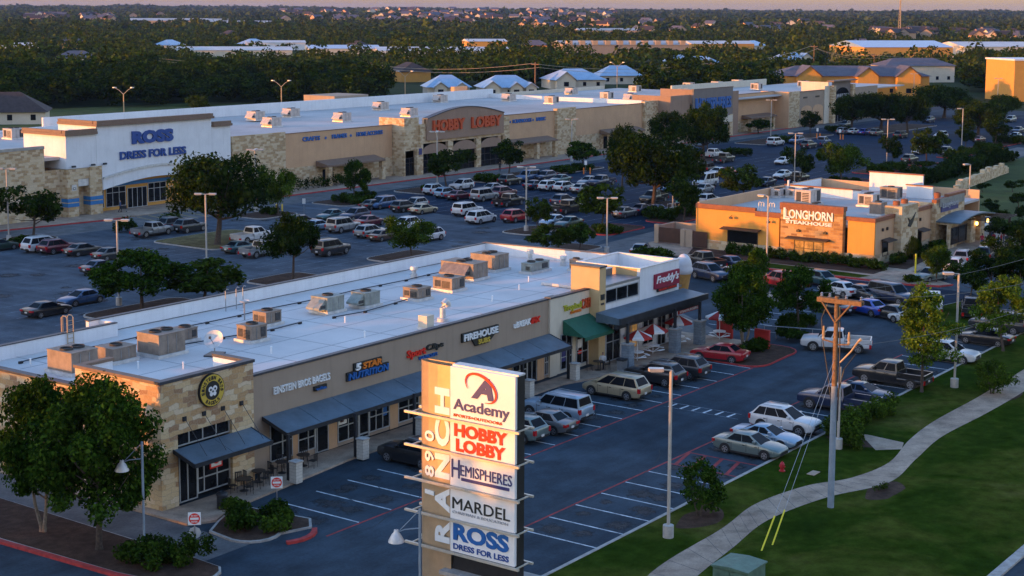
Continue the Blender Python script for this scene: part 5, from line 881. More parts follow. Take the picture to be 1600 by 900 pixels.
for k, (g_, zt) in enumerate(((at(1190, 860, .1), 8.8), (at(1207, 851, .1), 8.2))):
    mb = MB(); top = UP+Vector((-.1, 0, zt)); mb.tube([g_, top], .012, 'metal_grey', 5); o = mb.build('guy_wire'); tag(o, 'thin steel guy wire from the utility pole to its %s yellow guard' % ('left', 'right')[k], 'wire')
    mb = MB(); d = (top-g_).normalized(); mb.tube([g_-d*.05, g_+d*2.1], .045, 'yellow_plastic', 8); o = mb.build('wire_guard'); tag(o, ('yellow plastic guard on the guy wire nearer the green cabinet', 'yellow plastic guard on the guy wire nearer the path')[k], 'wire guard', 'yellow guards on the guy wires')
def wire(label, a, b, sag, r=.014, m='metal_dark'):
    a, b = Vector(a), Vector(b); mb = MB(); mb.tube([a.lerp(b, t_)-Vector((0, 0, 4*sag*t_*(1-t_))) for t_ in np.linspace(0, 1, 26)], r, m, 5, False); tag(mb.build('power_line'), label, 'power line')
wire('upper power line running right from the crossarm', UP+Vector((.1, 1.0, 12.45)), (190, 36.6, 13.2), 3.2); wire('lower power line running right from the crossarm', UP+Vector((.1, -1.4, 12.45)), (190, 34.8, 12.6), 4.2); wire('telephone line slung below the power lines on the right', UP+Vector((.1, 0, 9.4)), (190, 36, 11.5), 4.2)
# far power line
PL = [at(-60, 122), at(240, 118), at(580, 125), at(836, 141), at(1110, 128), at(1271, 120), at(1365, 118), at(1640, 112)]
hh = [(at(a, b)) for a, b in ()]
def top_at(p, py):
    px_ = p; d = ray(*px_); return d
PT = []
for (bx, by, ty) in ((-60, 122, 88), (240, 118, 88), (580, 125, 98), (836, 152, 97), (1110, 140, 97), (1271, 118, 70), (1365, 118, 84), (1640, 112, 84)):
    p = at(bx, by); d = ray(bx, ty); PT.append((p, CAM_H + d.z*math.hypot(p.x, p.y)/math.hypot(d.x, d.y)))
for k, (p, h) in enumerate(PT):
    t = thing('utility_pole', ('power pole beyond the stores beside the %s' % s_ if False else 'slim wooden power pole rising from the woods, ' + ('off to the far left', 'left of the long treeline', 'before the long white roofs', 'beside the gabled blue roofs', 'over the homewares store', 'behind the lit apartment roof', 'before the yellow hall', 'by the orange building')[k]), 'utility pole', p, 0, 'power poles in the woods')
    mb = MB(); mb.tube([(0, 0, 0), (0, 0, h)], [.3, .22], 'pole_wood', 8); mb.build('pole', t); mb = MB(); mb.box(-.15, .15, -1.6, 1.6, h-.9, h-.6, 'pole_wood'); mb.build('crossarm', t)
for k in range(len(PT)-1):
    for j, o in enumerate((1.5, -1.5)): wire('far power line span %s above the woods' % ['leftmost', 'over the left treeline', 'before the blue roofs', 'above the rear store roofs', 'over the store end', 'past the apartments', 'towards the orange building'][k] + (', lower strand' if j else ', upper strand'), PT[k][0]+Vector((0, o, PT[k][1]-.5-1.2*j)), PT[k+1][0]+Vector((0, o, PT[k+1][1]-.5-1.2*j)), 2.0, .06, 'sign_bronze')
p = at_far(1405, 64); h = 42; t = thing('radio_mast', 'tall lattice radio mast against the far hills', 'radio mast', p)
mb = MB()
for a in range(3): mb.tube([(1.6*math.cos(a*2.1), 1.6*math.sin(a*2.1), 0), (.35*math.cos(a*2.1), .35*math.sin(a*2.1), h)], .3, 'sign_bronze', 5)
for k in range(16):
    for a in range(3):
        r0, r1 = 1.6-1.25*k/16, 1.6-1.25*(k+1)/16; mb.tube([(r0*math.cos(a*2.1), r0*math.sin(a*2.1), h*k/16), (r1*math.cos(a*2.1+2.1), r1*math.sin(a*2.1+2.1), h*(k+1)/16)], .14, 'sign_bronze', 4)
mb.build('lattice', t); mb = MB(); mb.tube([(0, 0, h), (0, 0, h+12)], .25, 'sign_bronze', 5); mb.build('antenna', t)
# ------------------------------------------------------------------ signs, hydrants, cabinets, street furniture
for (px, py), h, lb in (((305, 866), 2.3, 'red and white no entry sign at the shrubs by the lamp'), ((433, 800), 2.1, 'red and white no entry sign in the planted corner bed')):
    t = thing('no_entry_sign', lb, 'road sign', at(px, py, .1), R(42)); mb = MB(); mb.tube([(0, 0, 0), (0, 0, h)], .03, 'metal_grey', 8); mb.build('post', t)
    mb = MB(); mb.box(-.045, -.03, -.33, .33, h-.7, h-.02, 'letter_white'); disc(mb, (-.047, 0, h-.36), .29, 'letter_red', (0, -1, 0), (0, 0, 1), .008, 24)
    mb.box(-.062, -.056, -.22, .22, h-.42, h-.3, 'letter_white'); text(mb, 'DO NOT', (-.056, .17, h-.25), .34, .09, 'letter_white', (0, -1, 0), (0, 0, 1), .006, .02, (-1, 0, 0)); text(mb, 'ENTER', (-.056, .16, h-.57), .32, .09, 'letter_white', (0, -1, 0), (0, 0, 1), .006, .02, (-1, 0, 0)); mb.build('sign_face', t)
    if px < 400: mb = MB(); disc(mb, (.03, 0, h-1.15), .33, 'metal_light', (0, -1, 0), (0, 0, 1), -.02, 8); mb.build('back_plate', t)
for p, lb in ((at(1222, 736, .1), 'red fire hydrant in the grass by the hatched box'), (at(1041, 373, .1), 'red fire hydrant on the grass left of the bin yard')):
    t = thing('fire_hydrant', lb, 'fire hydrant', p, 0, 'red fire hydrants'); mb = MB(); mb.lathe([(.2, 0), (.2, .05), (.12, .07), (.12, .38), (.16, .4), (.16, .45), (.13, .47), (.09, .56), (.03, .6), (.03, .64)], 'hydrant_red', 14); mb.build('barrel', t)
    for d in ((0, .22), (0, -.22), (-.24, 0)): mb = MB(); mb.tube([(0, 0, .3), (d[0]*.85, d[1]*.85, .3)], .065, 'hydrant_red', 10); mb.build('outlet', t)
t = thing('transformer_cabinet', 'green metal transformer cabinet on a pad beside the path', 'utility cabinet', (66.75, 34.25, -.05))
mb = MB(); mb.box(-1.05, 1.25, -1.15, 1.15, 0, .18, 'kerb_concrete'); mb.build('pad', t); mb = MB(); mb.box(-.85, 1.05, -.95, .95, .183, 1.42, 'transformer_green'); mb.build('cabinet', t)
mb = MB(); mb.extr([(-.95, -1.02, 1.423), (-.95, 1.02, 1.423), (-.95, 1.02, 1.5), (-.95, 0, 1.58), (-.95, -1.02, 1.5)], (2.1, 0, 0), 'transformer_green'); mb.build('lid', t)
for y in (-.46, .46): mb = MB(); mb.box(-.885, -.853, y-.42, y+.42, .28, 1.34, 'transformer_green'); dr = mb.build('door', t); mb = MB(); mb.box(-.92, -.888, -.06+y*.1, .06+y*.1, .75, .9, 'metal_dark'); mb.build('handle', dr)
t = thing('litter_bin', 'dark round litter bin on the pavement before the bagel shop', 'bin', (60.4, 63.8, .13)); mb = MB(); mb.lathe([(.28, 0), (.32, .1), (.32, .8), (.34, .82)], 'metal_dark', 14); mb.build('body', t); mb = MB(); mb.lathe([(.36, .82), (.3, .95), (.14, 1.0), (.1, .96)], 'black_trim', 14); mb.build('lid', t)
t = thing('litter_bin', 'square grey litter bin by the custard shop pier', 'bin', (102.9, 63.4, .13)); mb = MB(); mb.box(-.3, .3, -.3, .3, 0, .95, 'metal_grey'); mb.build('body', t); mb = MB(); mb.box(-.33, .33, -.33, .33, .953, 1.1, 'metal_dark'); mb.build('lid', t)
# cafe tables and chairs
def cafe_table(x, y, lb): 
    t = thing('cafe_table', lb, 'table', (x, y, .13), 0, 'dark cafe tables'); mb = MB(); mb.lathe([(.02, .7), (.42, .7), (.42, .74), (.02, .745)], 'frame_dark', 16); mb.build('top', t); mb = MB(); mb.tube([(0, 0, .02), (0, 0, .7)], .035, 'black_trim', 8); mb.build('stem', t); mb = MB(); mb.lathe([(.26, 0), (.26, .03), (.03, .06)], 'black_trim', 12); mb.build('foot', t); return t
ch0 = thing('cafe_chair', 'black metal cafe chair at the dark tables by the bagel shop', 'chair', (0, 0, .13), 0, 'black cafe chairs')
mb = MB(); mb.box(-.21, .21, -.21, .21, .43, .46, 'black_trim'); mb.build('seat', ch0); mb = MB()
for k in range(4): mb.box(-.2+.115*k, -.15+.115*k, .19, .215, .46, .88, 'black_trim')
mb.box(-.21, .21, .19, .22, .86, .92, 'black_trim'); mb.build('backrest', ch0)
for sx in (-.19, .19):
    for sy in (-.19, .19): mb = MB(); mb.tube([(sx, sy, .43), (sx*1.1, sy*1.1, 0)], .015, 'black_trim', 5); mb.build('leg', ch0)
first = True
for x, y, lb, n in ((63.5, 65.2, 'dark cafe table nearest the bagel shop door', 4), (65.2, 65.7, 'dark cafe table at the edge of the stone corner', 4), (67.4, 65.9, 'dark cafe table under the start of the long awning', 3), (69.3, 65.9, 'dark cafe table farthest right of the bagel shop', 3), (102.4, 65.3, 'dark cafe table under the green awning', 2)):
    cafe_table(x, y, lb)
    for k in range(n):
        a = k*2*math.pi/n+.5+x; c = ch0 if first else copy_tree(ch0); first = False; c.location = (x+.72*math.cos(a), y+.72*math.sin(a), .13); c.rotation_euler = (0, 0, a-math.pi/2)
        if x > 100: c['label'] = 'black metal cafe chair under the green awning'; 
def umbrella(x, y, lb, rz):
    t = thing('parasol_table', lb, 'picnic table', (x, y, .13), rz, 'white tables under red and white parasols'); mb = MB(); mb.tube([(0, 0, 0), (0, 0, 2.5)], .03, 'letter_white', 8); mb.build('pole', t)
    mb = MB(); N = 8
    for k in range(N):
        a, b = 2*math.pi*k/N, 2*math.pi*(k+1)/N; m_ = 'fabric_red' if k % 2 else 'fabric_white'; r = 1.25
        mb.quad([(0, 0, 2.55), (r*math.cos(a), r*math.sin(a), 2.0), (r*math.cos(b), r*math.sin(b), 2.0)], m_); mb.quad([(r*math.cos(a), r*math.sin(a), 1.998), (r*math.cos(a), r*math.sin(a), 1.86), (r*math.cos(b), r*math.sin(b), 1.86), (r*math.cos(b), r*math.sin(b), 1.998)], m_)
    mb.build('parasol', t); mb = MB(); mb.lathe([(.02, .7), (.55, .7), (.55, .75), (.02, .755)], 'letter_white', 16); mb.build('table_top', t)
    for k in range(4):
        a = R(45+90*k); mb = MB(); c, s_ = math.cos(a), math.sin(a); mb.prism([(c*.75-s_*.4, s_*.75+c*.4), (c*1.0-s_*.35, s_*1.0+c*.35), (c*1.0+s_*.35, s_*1.0-c*.35), (c*.75+s_*.4, s_*.75-c*.4)], .42, .46, 'letter_white'); mb.tube([(0, 0, .15), (c*.85, s_*.85, .42)], .03, 'letter_white', 6); mb.build('bench', t)
umbrella(107.2, 64.6, 'white picnic table under the nearest red and white parasol, by the litter bin', .2); umbrella(110.2, 64.9, 'white picnic table under the widest parasol in the middle of the patio', .6); umbrella(114.6, 65.0, 'white picnic table under the parasol behind the middle pier', .1); umbrella(118.6, 63.2, 'white picnic table under the parasol left of the red wall', .4)
for pts, lb in (([(120.1, 64.3), (119.3, 62.4)], 'red slab wall on the left of the patio tree'), ([(117.7, 59.4), (117.6, 58.0)], 'small red slab wall on the right of the patio tree')):
    mb = MB(); (xa, ya), (xb, yb) = pts; mb.prism([(xa, ya), (xb, yb), (xb+.3, yb), (xa+.3, ya)], 0, 2.0 if xa > 119 else 1.7, 'fabric_red'); tag(mb.build('patio_wall'), lb, 'wall')
# fences, stone wall, bollards
mb = MB(); P_ = [(241, 86.5), (250, 87.6), (258, 88.2), (269.6, 89.5), (276, 90)]
for a, b in zip(P_[:-1], P_[1:]):
    n = 6
    for k in range(n): p, q = Vector(a).lerp(Vector(b), k/n), Vector(a).lerp(Vector(b), (k+1)/n); mb.prism([(p.x, p.y), (q.x, q.y), (q.x, q.y+.8), (p.x, p.y+.8)], 0, 1.5+.4*math.sin(p.x*1.3)+.3*math.sin(p.x*3.1), 'limestone_small')
tag(mb.build('boulder_wall'), 'long pale rubble retaining wall on the green bank', 'wall')
def railing(lb, a, b, n, h=1.1):
    a, b = Vector((*a, 0)), Vector((*b, 0)); t = thing('railing', lb, 'railing', a)
    for k in range(n+1): p = (b-a)*k/n; mb = MB(); mb.tube([p, p+Vector((0, 0, h))], .04, 'metal_grey', 6); mb.build('post', t)
    mb = MB(); mb.tube([Vector((0, 0, h)), b-a+Vector((0, 0, h))], .04, 'metal_grey', 6); mb.tube([Vector((0, 0, h*.5)), b-a+Vector((0, 0, h*.5))], .03, 'metal_grey', 6); mb.build('rail', t)
railing('grey railing round the sunken bed of the big trees', (191.5, 110.8), (196.5, 105.5+5), 5); railing('dark railing on the patio behind the red wall', (122, 60.6), (123.5, 55.6), 5)
b0 = None
for (px, py), lb in (((432, 331), 'yellow bollard left of the small tree by the tan wall'), ((441, 331), 'yellow bollard right of the small tree by the tan wall'), ((912, 272), 'orange bollard on the left of the cart bay'), ((922, 272), 'orange bollard on the right of the cart bay'), ((1276, 216), 'orange bollard left of the far parking sign'), ((1281, 216), 'orange bollard right of the far parking sign'), ((1313, 218), 'orange bollard before the row of dark cars'), ((1317, 218), 'second orange bollard before the row of dark cars')):
    mb = MB(); mb.lathe([(.12, 0), (.12, 1.05), (.08, 1.12), (.02, 1.14)], 'letter_gold' if px < 500 else 'letter_orange', 10); o = mb.build('bollard', None, at(px, py)); tag(o, lb, 'bollard', 'bollards in the far car park')
for (px, py), lb in (((430, 333), 'small white parking sign by the tan wall bed'), ((475, 334), 'small white parking sign left of the hedge island'), ((915, 270), 'small white parking sign at the cart bay'), ((1277, 215), 'small white parking sign near the book store'), ((1312, 217), 'small white parking sign before the row of dark cars')):
    t = thing('parking_sign', lb, 'road sign', at(px, py), R(40), 'small white parking signs'); mb = MB(); mb.tube([(0, 0, 0), (0, 0, 2.1)], .03, 'metal_grey', 6); mb.build('post', t); mb = MB(); mb.box(-.05, -.03, -.22, .22, 1.4, 2.15, 'letter_white'); mb.build('plate', t)
mb = MB(); mb.tube([(0, 0, 0), (0, 0, 2.6)], .1, 'yellow_plastic', 10); tag(mb.build('sign_post', None, at(1430, 434)), 'sunlit tan post at the restaurant crossing', 'post')
t = thing('traffic_cone', 'bright orange traffic cone at the red kerb on the upper right', 'traffic cone', at(1567, 237)); mb = MB(); mb.lathe([(.3, .05), (.26, .08), (.05, .95), (.02, .96)], 'letter_orange', 12); mb.build('cone', t); mb = MB(); mb.box(-.36, .36, -.36, .36, 0, .05, 'letter_orange'); mb.build('base', t)
# ------------------------------------------------------------------ vehicles
# body stations: x, half-width factor, bottom, top;  cab: rear foot, rear top, front top, front foot, base z, roof z, half base, half top
KIND = {
 'sedan': dict(L=4.75, W=1.82, st=[(-2.37, .80, .50, .78), (-2.30, .92, .34, .93), (-1.95, .97, .24, 1.0), (-1.2, 1, .2, .98), (0, 1, .2, .95), (.95, 1, .2, .94), (1.6, .985, .22, .87), (2.1, .93, .27, .77), (2.3, .85, .33, .68), (2.37, .74, .42, .6)], cab=(-1.78, -1.0, .22, 1.12, .93, 1.45, .79, .57), wr=.325, wx=(-1.4, 1.42)),
 'coupe': dict(L=4.6, W=1.8, st=[(-2.3, .80, .50, .8), (-2.22, .92, .34, .95), (-1.8, .97, .24, 1.0), (-1.1, 1, .2, .96), (0, 1, .2, .91), (.9, 1, .2, .91), (1.6, .98, .22, .84), (2.05, .92, .27, .74), (2.3, .76, .4, .6)], cab=(-1.75, -.75, .1, 1.05, .91, 1.36, .78, .54), wr=.325, wx=(-1.35, 1.38)),
 'suv': dict(L=4.75, W=1.9, st=[(-2.37, .9, .5, 1.0), (-2.32, .96, .36, 1.08), (-2.0, .985, .28, 1.09), (-1, 1, .26, 1.07), (0, 1, .26, 1.05), (.95, 1, .26, 1.06), (1.6, .985, .27, 1.04), (2.1, .95, .3, .98), (2.3, .89, .36, .88), (2.37, .8, .46, .76)], cab=(-2.29, -1.72, .12, 1.08, 1.05, 1.7, .85, .63), wr=.37, wx=(-1.4, 1.42)),
 'bigsuv': dict(L=5.2, W=2.0, st=[(-2.6, .92, .5, 1.1), (-2.55, .97, .4, 1.16), (-2.2, .99, .34, 1.17), (-1, 1, .32, 1.15), (0, 1, .32, 1.14), (1.1, 1, .32, 1.14), (1.9, .985, .33, 1.1), (2.4, .95, .36, 1.03), (2.56, .9, .42, .9), (2.6, .84, .5, .8)], cab=(-2.5, -2.3, .45, 1.2, 1.14, 1.9, .9, .76), wr=.4, wx=(-1.55, 1.6)),
 'minivan': dict(L=5.1, W=1.98, st=[(-2.55, .9, .48, 1.0), (-2.5, .96, .34, 1.06), (-2.1, .99, .24, 1.07), (-1, 1, .22, 1.04), (.3, 1, .22, 1.01), (1.2, 1, .22, 1.0), (1.8, .98, .24, .95), (2.25, .93, .28, .85), (2.48, .84, .34, .72), (2.55, .74, .44, .62)], cab=(-2.48, -2.0, .45, 1.72, 1.0, 1.74, .88, .66), wr=.35, wx=(-1.5, 1.58)),
 'hatch': dict(L=4.25, W=1.78, st=[(-2.1, .88, .5, .9), (-2.06, .95, .34, .98), (-1.7, .985, .24, 1.0), (-.9, 1, .21, .97), (0, 1, .21, .95), (.85, 1, .21, .94), (1.5, .98, .23, .88), (1.9, .92, .27, .78), (2.1, .8, .38, .64)], cab=(-2.0, -1.5, .2, 1.08, .93, 1.5, .77, .6), wr=.32, wx=(-1.28, 1.3)),
 'van': dict(L=5.5, W=2.05, st=[(-2.75, .95, .5, 1.15), (-2.7, .98, .38, 1.2), (-2, 1, .3, 1.2), (0, 1, .28, 1.2), (1.5, 1, .28, 1.18), (2.2, .97, .3, 1.08), (2.6, .9, .36, .95), (2.75, .8, .46, .8)], cab=(-2.7, -2.6, .95, 1.9, 1.16, 2.15, .98, .84), wr=.37, wx=(-1.7, 1.75)),
 'pickup': dict(L=5.85, W=2.02, st=[(-2.92, .93, .55, .84), (-2.88, .97, .45, .86), (-.75, .985, .38, .86), (-.72, .99, .38, 1.2), (-.2, 1, .36, 1.2), (1.0, 1, .36, 1.2), (1.5, 1, .36, 1.2), (2.2, .99, .37, 1.17), (2.75, .95, .4, 1.08), (2.88, .92, .45, .95), (2.92, .86, .52, .8)], cab=(-.72, -.56, .8, 1.55, 1.2, 1.88, .9, .72), wr=.41, wx=(-1.85, 1.85)),
 'jeep': dict(L=4.3, W=1.85, st=[(-2.1, .9, .55, 1.1), (-2.05, .92, .45, 1.12), (0, .92, .42, 1.12), (.7, .92, .42, 1.12), (1.7, .86, .45, 1.1), (1.95, .82, .5, 1.05), (2.0, .8, .55, .8)], cab=(-2.05, -2.0, .35, .75, 1.12, 1.85, .82, .76), wr=.42, wx=(-1.3, 1.4)),
}
def car_parts(kind):
    k = KIND[kind]; hw = k['W']/2; st = k['st']; P = []
    mb = MB(); prev = None; NS = 13
    for x, wf, zb, zt in st:
        w = hw*wf; zm = zb+(zt-zb)*.55; n = len(mb.v)
        half = [(.86*w, zb), (.97*w, zb+.07), (w, zm), (.985*w, zb+(zt-zb)*.8), (.93*w, zt-.03), (.8*w, zt), (0, zt+.018)]
        row = [(x, -y, z) for y, z in half] + [(x, y, z) for y, z in half[-2::-1]]; mb.v += row
        if prev is not None:
            for i in range(NS-1): mb.f.append((prev+i, prev+i+1, n+i+1, n+i)); mb.m.append('paint_white'); mb.sm.append(True)
            mb.f.append((prev+NS-1, prev, n, n+NS-1)); mb.m.append('black_trim'); mb.sm.append(False)
        else: mb.f.append(tuple(range(n+NS-1, n-1, -1))); mb.m.append('paint_white'); mb.sm.append(False)
        prev = n
    mb.f.append(tuple(range(prev, prev+NS))); mb.m.append('paint_white'); mb.sm.append(False)
    # cab
    r0, r1, f1, f0, zb, zt, wb, wt = k['cab']; zb -= .04
    B4 = [(r0, -wb, zb), (f0, -wb, zb), (f0, wb, zb), (r0, wb, zb)]; T4 = [(r1, -wt, zt-.06), (f1, -wt, zt-.06), (f1, wt, zt-.06), (r1, wt, zt-.06)]
    T5 = [(r1+.16, -wt+.12, zt), (f1-.18, -wt+.12, zt), (f1-.18, wt-.12, zt), (r1+.16, wt-.12, zt)]
    n = len(mb.v); mb.v += B4+T4+T5
    for a, b in ((0, 1), (1, 2), (2, 3), (3, 0)):
        mb.f += [(n+a, n+b, n+4+b, n+4+a), (n+4+a, n+4+b, n+8+b, n+8+a)]; mb.m += ['paint_white']*2; mb.sm += [True]*2
    mb.f.append((n+8, n+9, n+10, n+11)); mb.m.append('paint_white'); mb.sm.append(True)
    if kind == 'pickup':
        for a in ((-2.86, -.8, -hw*.95, -hw*.86), (-2.86, -.8, hw*.86, hw*.95)): mb.box(a[0], a[1], a[2], a[3], .8, 1.2, 'paint_white')
        mb.box(-2.9, -2.82, -hw*.86, hw*.86, .8, 1.19, 'paint_white'); mb.box(-2.8, -.8, -hw*.85, hw*.85, .865, .88, 'black_trim')
    wx, wr = k['wx'], k['wr']
    for x in wx:
        for s in (-1, 1):
            pts = [(x+(wr+.075)*math.cos(a), s*(hw*1.0+.003), wr+(wr+.075)*math.sin(a)) for a in np.linspace(-.12, math.pi+.12, 15)]; mb.extr(pts, (0, s*.006, 0), 'black_trim')
    mb.box(-k['L']/2-.012, -k['L']/2+.3, -hw*.78, hw*.78, st[0][2]-.1, st[0][2]+.06, 'black_trim'); mb.box(k['L']/2-.3, k['L']/2+.008, -hw*.6, hw*.6, st[-1][2]-.06, st[-1][2]+.1, 'black_trim')
    if kind in ('suv', 'bigsuv', 'minivan'):
        for s in (-1, 1): mb.tube([(r1+.2, s*(wt-.1), zt+.05), (f1-.2, s*(wt-.1), zt+.05)], .022, 'metal_grey', 5)
    zb_ = np.interp(0, [q[0] for q in st], [q[3] for q in st])
    for x in ((-.95, .12, 1.0) if kind != 'pickup' else (-.72, .22, 1.15)):
        for s in (-1, 1): mb.box(x-.012, x+.012, s*hw*.93, s*(hw+.002), .36, zb_-.1, 'black_trim'); mb.box(x-.28, x-.1, s*hw*.9, s*(hw+.012), zb_-.2, zb_-.16, 'black_trim')
    for s in (-1, 1): mb.box(wx[0]+wr+.05, wx[1]-wr-.05, s*hw*.8, s*(hw*.985), st[4][2]-.03, st[4][2]+.1, 'black_trim')
    gz = st[-2][3]; mb.box(k['L']/2-.04, k['L']/2+.006, -hw*.42, hw*.42, gz-.3, gz-.12, 'black_trim')
    for s in (-1, 1): mb.box(f0-.55, f0-.38, s*(wb+.02), s*(wb+.2), zb+.08, zb+.24, 'paint_white')
    P.append(('body', mb, None))
    g = MB(); Vv = [Vector(p) for p in B4+T4]
    def pane(a, b, c, d, u0, u1, v0, v1, off=.012):
        def S(u, v): return (a.lerp(b, u)).lerp(d.lerp(c, u), v)
        q = [S(u0, v0), S(u1, v0), S(u1, v1), S(u0, v1)]; nn = (q[1]-q[0]).cross(q[3]-q[0]).normalized()*off; g.extr([p-nn*.6 for p in q], nn*1.6, 'glass_car')
    cuts = {'sedan': [(.12, .51), (.525, .91)], 'coupe': [(.16, .5), (.54, .9)], 'suv': [(.05, .31), (.325, .64), (.655, .93)], 'bigsuv': [(.03, .345), (.36, .665), (.68, .95)], 'minivan': [(.04, .315), (.33, .62), (.635, .9)], 'hatch': [(.08, .48), (.52, .9)], 'van': [(.03, .3), (.33, .6), (.63, .92)], 'pickup': [(.06, .45), (.5, .92)], 'jeep': [(.04, .4), (.45, .92)]}[kind]
    for u0, u1 in cuts: pane(Vv[0], Vv[1], Vv[5], Vv[4], u0, u1, .12, .93); pane(Vv[2], Vv[3], Vv[7], Vv[6], 1-u1, 1-u0, .12, .93)
    pane(Vv[1], Vv[2], Vv[6], Vv[5], .06, .94, .06, .95); pane(Vv[3], Vv[0], Vv[4], Vv[7], .08, .92, .25 if kind != 'pickup' else .15, .93)
    P.append(('window_glass', g, None))
    for x in wx:
        for s in (-1, 1):
            t = MB(); y0, y1 = s*(hw-.2), s*(hw+.018); t.tube([(x, y0, wr), (x, y1-s*.03, wr), (x, y1, wr)], [wr, wr, wr*.93], 'tyre', 18); rm = MB(); rm.tube([(x, y1-s*.03, wr), (x, y1+s*.006, wr)], wr*.66, 'rim', 12)
            for q in range(5): a = q*2*math.pi/5+.3; rm.box(x+wr*.42*math.cos(a)-.045, x+wr*.42*math.cos(a)+.045, y1+s*.007, y1+s*.011, wr+wr*.42*math.sin(a)-.045, wr+wr*.42*math.sin(a)+.045, 'black_trim')
            P.append(('wheel', t, ('rim', rm)))
    tl, hl = (st[1], st[-3]); tall = kind in ('suv', 'bigsuv', 'minivan', 'van', 'pickup', 'hatch', 'jeep')
    for s in (-1, 1):
        t = MB(); z = st[1][3]; xe = -k['L']/2
        if tall: t.box(xe-.02, xe+.16, s*hw*.74, s*hw*.97, z-.38, z-.04, 'tail_lamp')
        else: t.box(xe-.015, xe+.2, s*hw*.5, s*hw*.95, z-.24, z-.06, 'tail_lamp')
        P.append(('tail_light', t, None)); h = MB(); xf = k['L']/2; zz = st[-2][3]; h.extr([(xf-.42, s*hw*.935, zz-.02), (xf-.02, s*hw*.62, zz-.14), (xf+.0, s*hw*.6, zz-.26), (xf-.4, s*hw*.95, zz-.14)], (0, -s*.22, .02), 'head_lamp'); P.append(('headlight', h, None))
    p = MB(); z = st[1][3]-.3 if not tall else st[1][2]+.22; p.box(-k['L']/2-.025, -k['L']/2-.001, -.16, .16, z-.08, z+.08, 'plate'); P.append(('number_plate', p, None))
    return P
PROTO, FAR = {}, {}
def car(px, py, kind, col, head, label, far=True, near='auto', grp=None, heading=None):
    """px, py: where the photo shows the middle of its near side touch the ground"""
    ang = heading if heading is not None else {'E': 0, 'W': 180, 'N': 90, 'S': -90}[head]
    g = at(px, py); hw = KIND[kind]['W']/2
    a = R(ang); off = [Vector((-math.sin(a), math.cos(a), 0)), Vector((math.sin(a), -math.cos(a), 0))]
    off = max(off, key=lambda v: v.dot(g.normalized())); g = g + off*hw*.95
    grp = grp or ('cars in the far car park' if far else 'cars in the near car park')
    if far:
        if kind not in FAR:
            m_ = MB()
            for nme, mb, sub in car_parts(kind):
                m_.add(mb)
                if sub: m_.add(sub[1])
            FAR[kind] = m_.mesh('far_car')
        o = link('pickup_truck' if kind == 'pickup' else 'parked_car', FAR[kind], None, g, a); r_ = random.Random(int(px*7+py)); o.scale = (r_.uniform(.95, 1.04), r_.uniform(.97, 1.03), r_.uniform(.94, 1.06)); repaint(o, col); tag(o, label, 'pickup' if kind == 'pickup' else 'car', grp)
    else:
        if kind not in PROTO:
            t = thing('pickup_truck' if kind == 'pickup' else 'parked_car', label, 'car', g, a)
            for nme, mb, sub in car_parts(kind):
                p = mb.build(nme, t)
                if sub: sub[1].build(sub[0], p)
            PROTO[kind] = t; o = t
            for ch in t.children_recursive: repaint(ch, col)
        else:
            o = copy_tree(PROTO[kind], None, col); o.location = g; o.rotation_euler = (0, 0, a)
        tag(o, label, 'pickup' if kind == 'pickup' else 'car', grp)
    return o
NEAR = [(952, 622, 'minivan', 'gold', 'N', 'gold minivan nosed up to the shop pavement'), (1014, 601, 'suv', 'black', 'N', 'black crossover right of the gold minivan'), (1052, 590, 'suv', 'charcoal', 'N', 'dark blue grey crossover second right of the gold minivan'),
 (838, 676, 'sedan', 'grey', 'N', 'grey sedan with lit tail lamps right of the tenant sign'), (857, 657, 'bigsuv', 'paleblue', 'N', 'silver blue wagon behind the grey sedan'), (790, 689, 'suv', 'greygreen', 'N', 'greenish silver crossover half hidden by the tenant sign'), (632, 728, 'suv', 'black', 'N', 'black car left of the tenant sign at the pavement'),
 (1218, 677, 'suv', 'white', 'S', 'white crossover nosed to the lawn, third from the hatched box'), (1189, 699, 'coupe', 'paleblue', 'S', 'pale blue coupe between white crossover and green grey sedan'), (1163, 714, 'sedan', 'greygreen', 'S', 'green grey sedan beside the red hatched box'),
 (1386, 604, 'pickup', 'black', 'N', 'black pickup backed up to the lawn behind the wooden pole'), (1302, 645, 'pickup', 'navy', 'N', 'dark blue pickup with open bed by the hedge'), (1340, 629, 'coupe', 'navy', 'S', 'navy car tucked behind the dark blue pickup'), (1477, 567, 'suv', 'white', 'S', 'white crossover beneath the pale green tree on the right'),
 (1534, 540, 'sedan', 'black', 'N', 'black sedan under the yellowing tree at the right edge'), (1556, 521, 'bigsuv', 'charcoal', 'N', 'charcoal wagon behind the black sedan at the right edge'), (1130, 561, 'sedan', 'red', 'W', 'bright red sedan by the custard shop patio')]
for c in NEAR: car(*c[:4], c[4], c[5], False) if c[5][:10] != 'bright red' else car(1118, 566, 'sedan', 'red', 'N', c[5], False, heading=97)
car(1305, 551, 'pickup', 'white', 'N', 'white crew cab pickup driving across the near car park', False, heading=110)
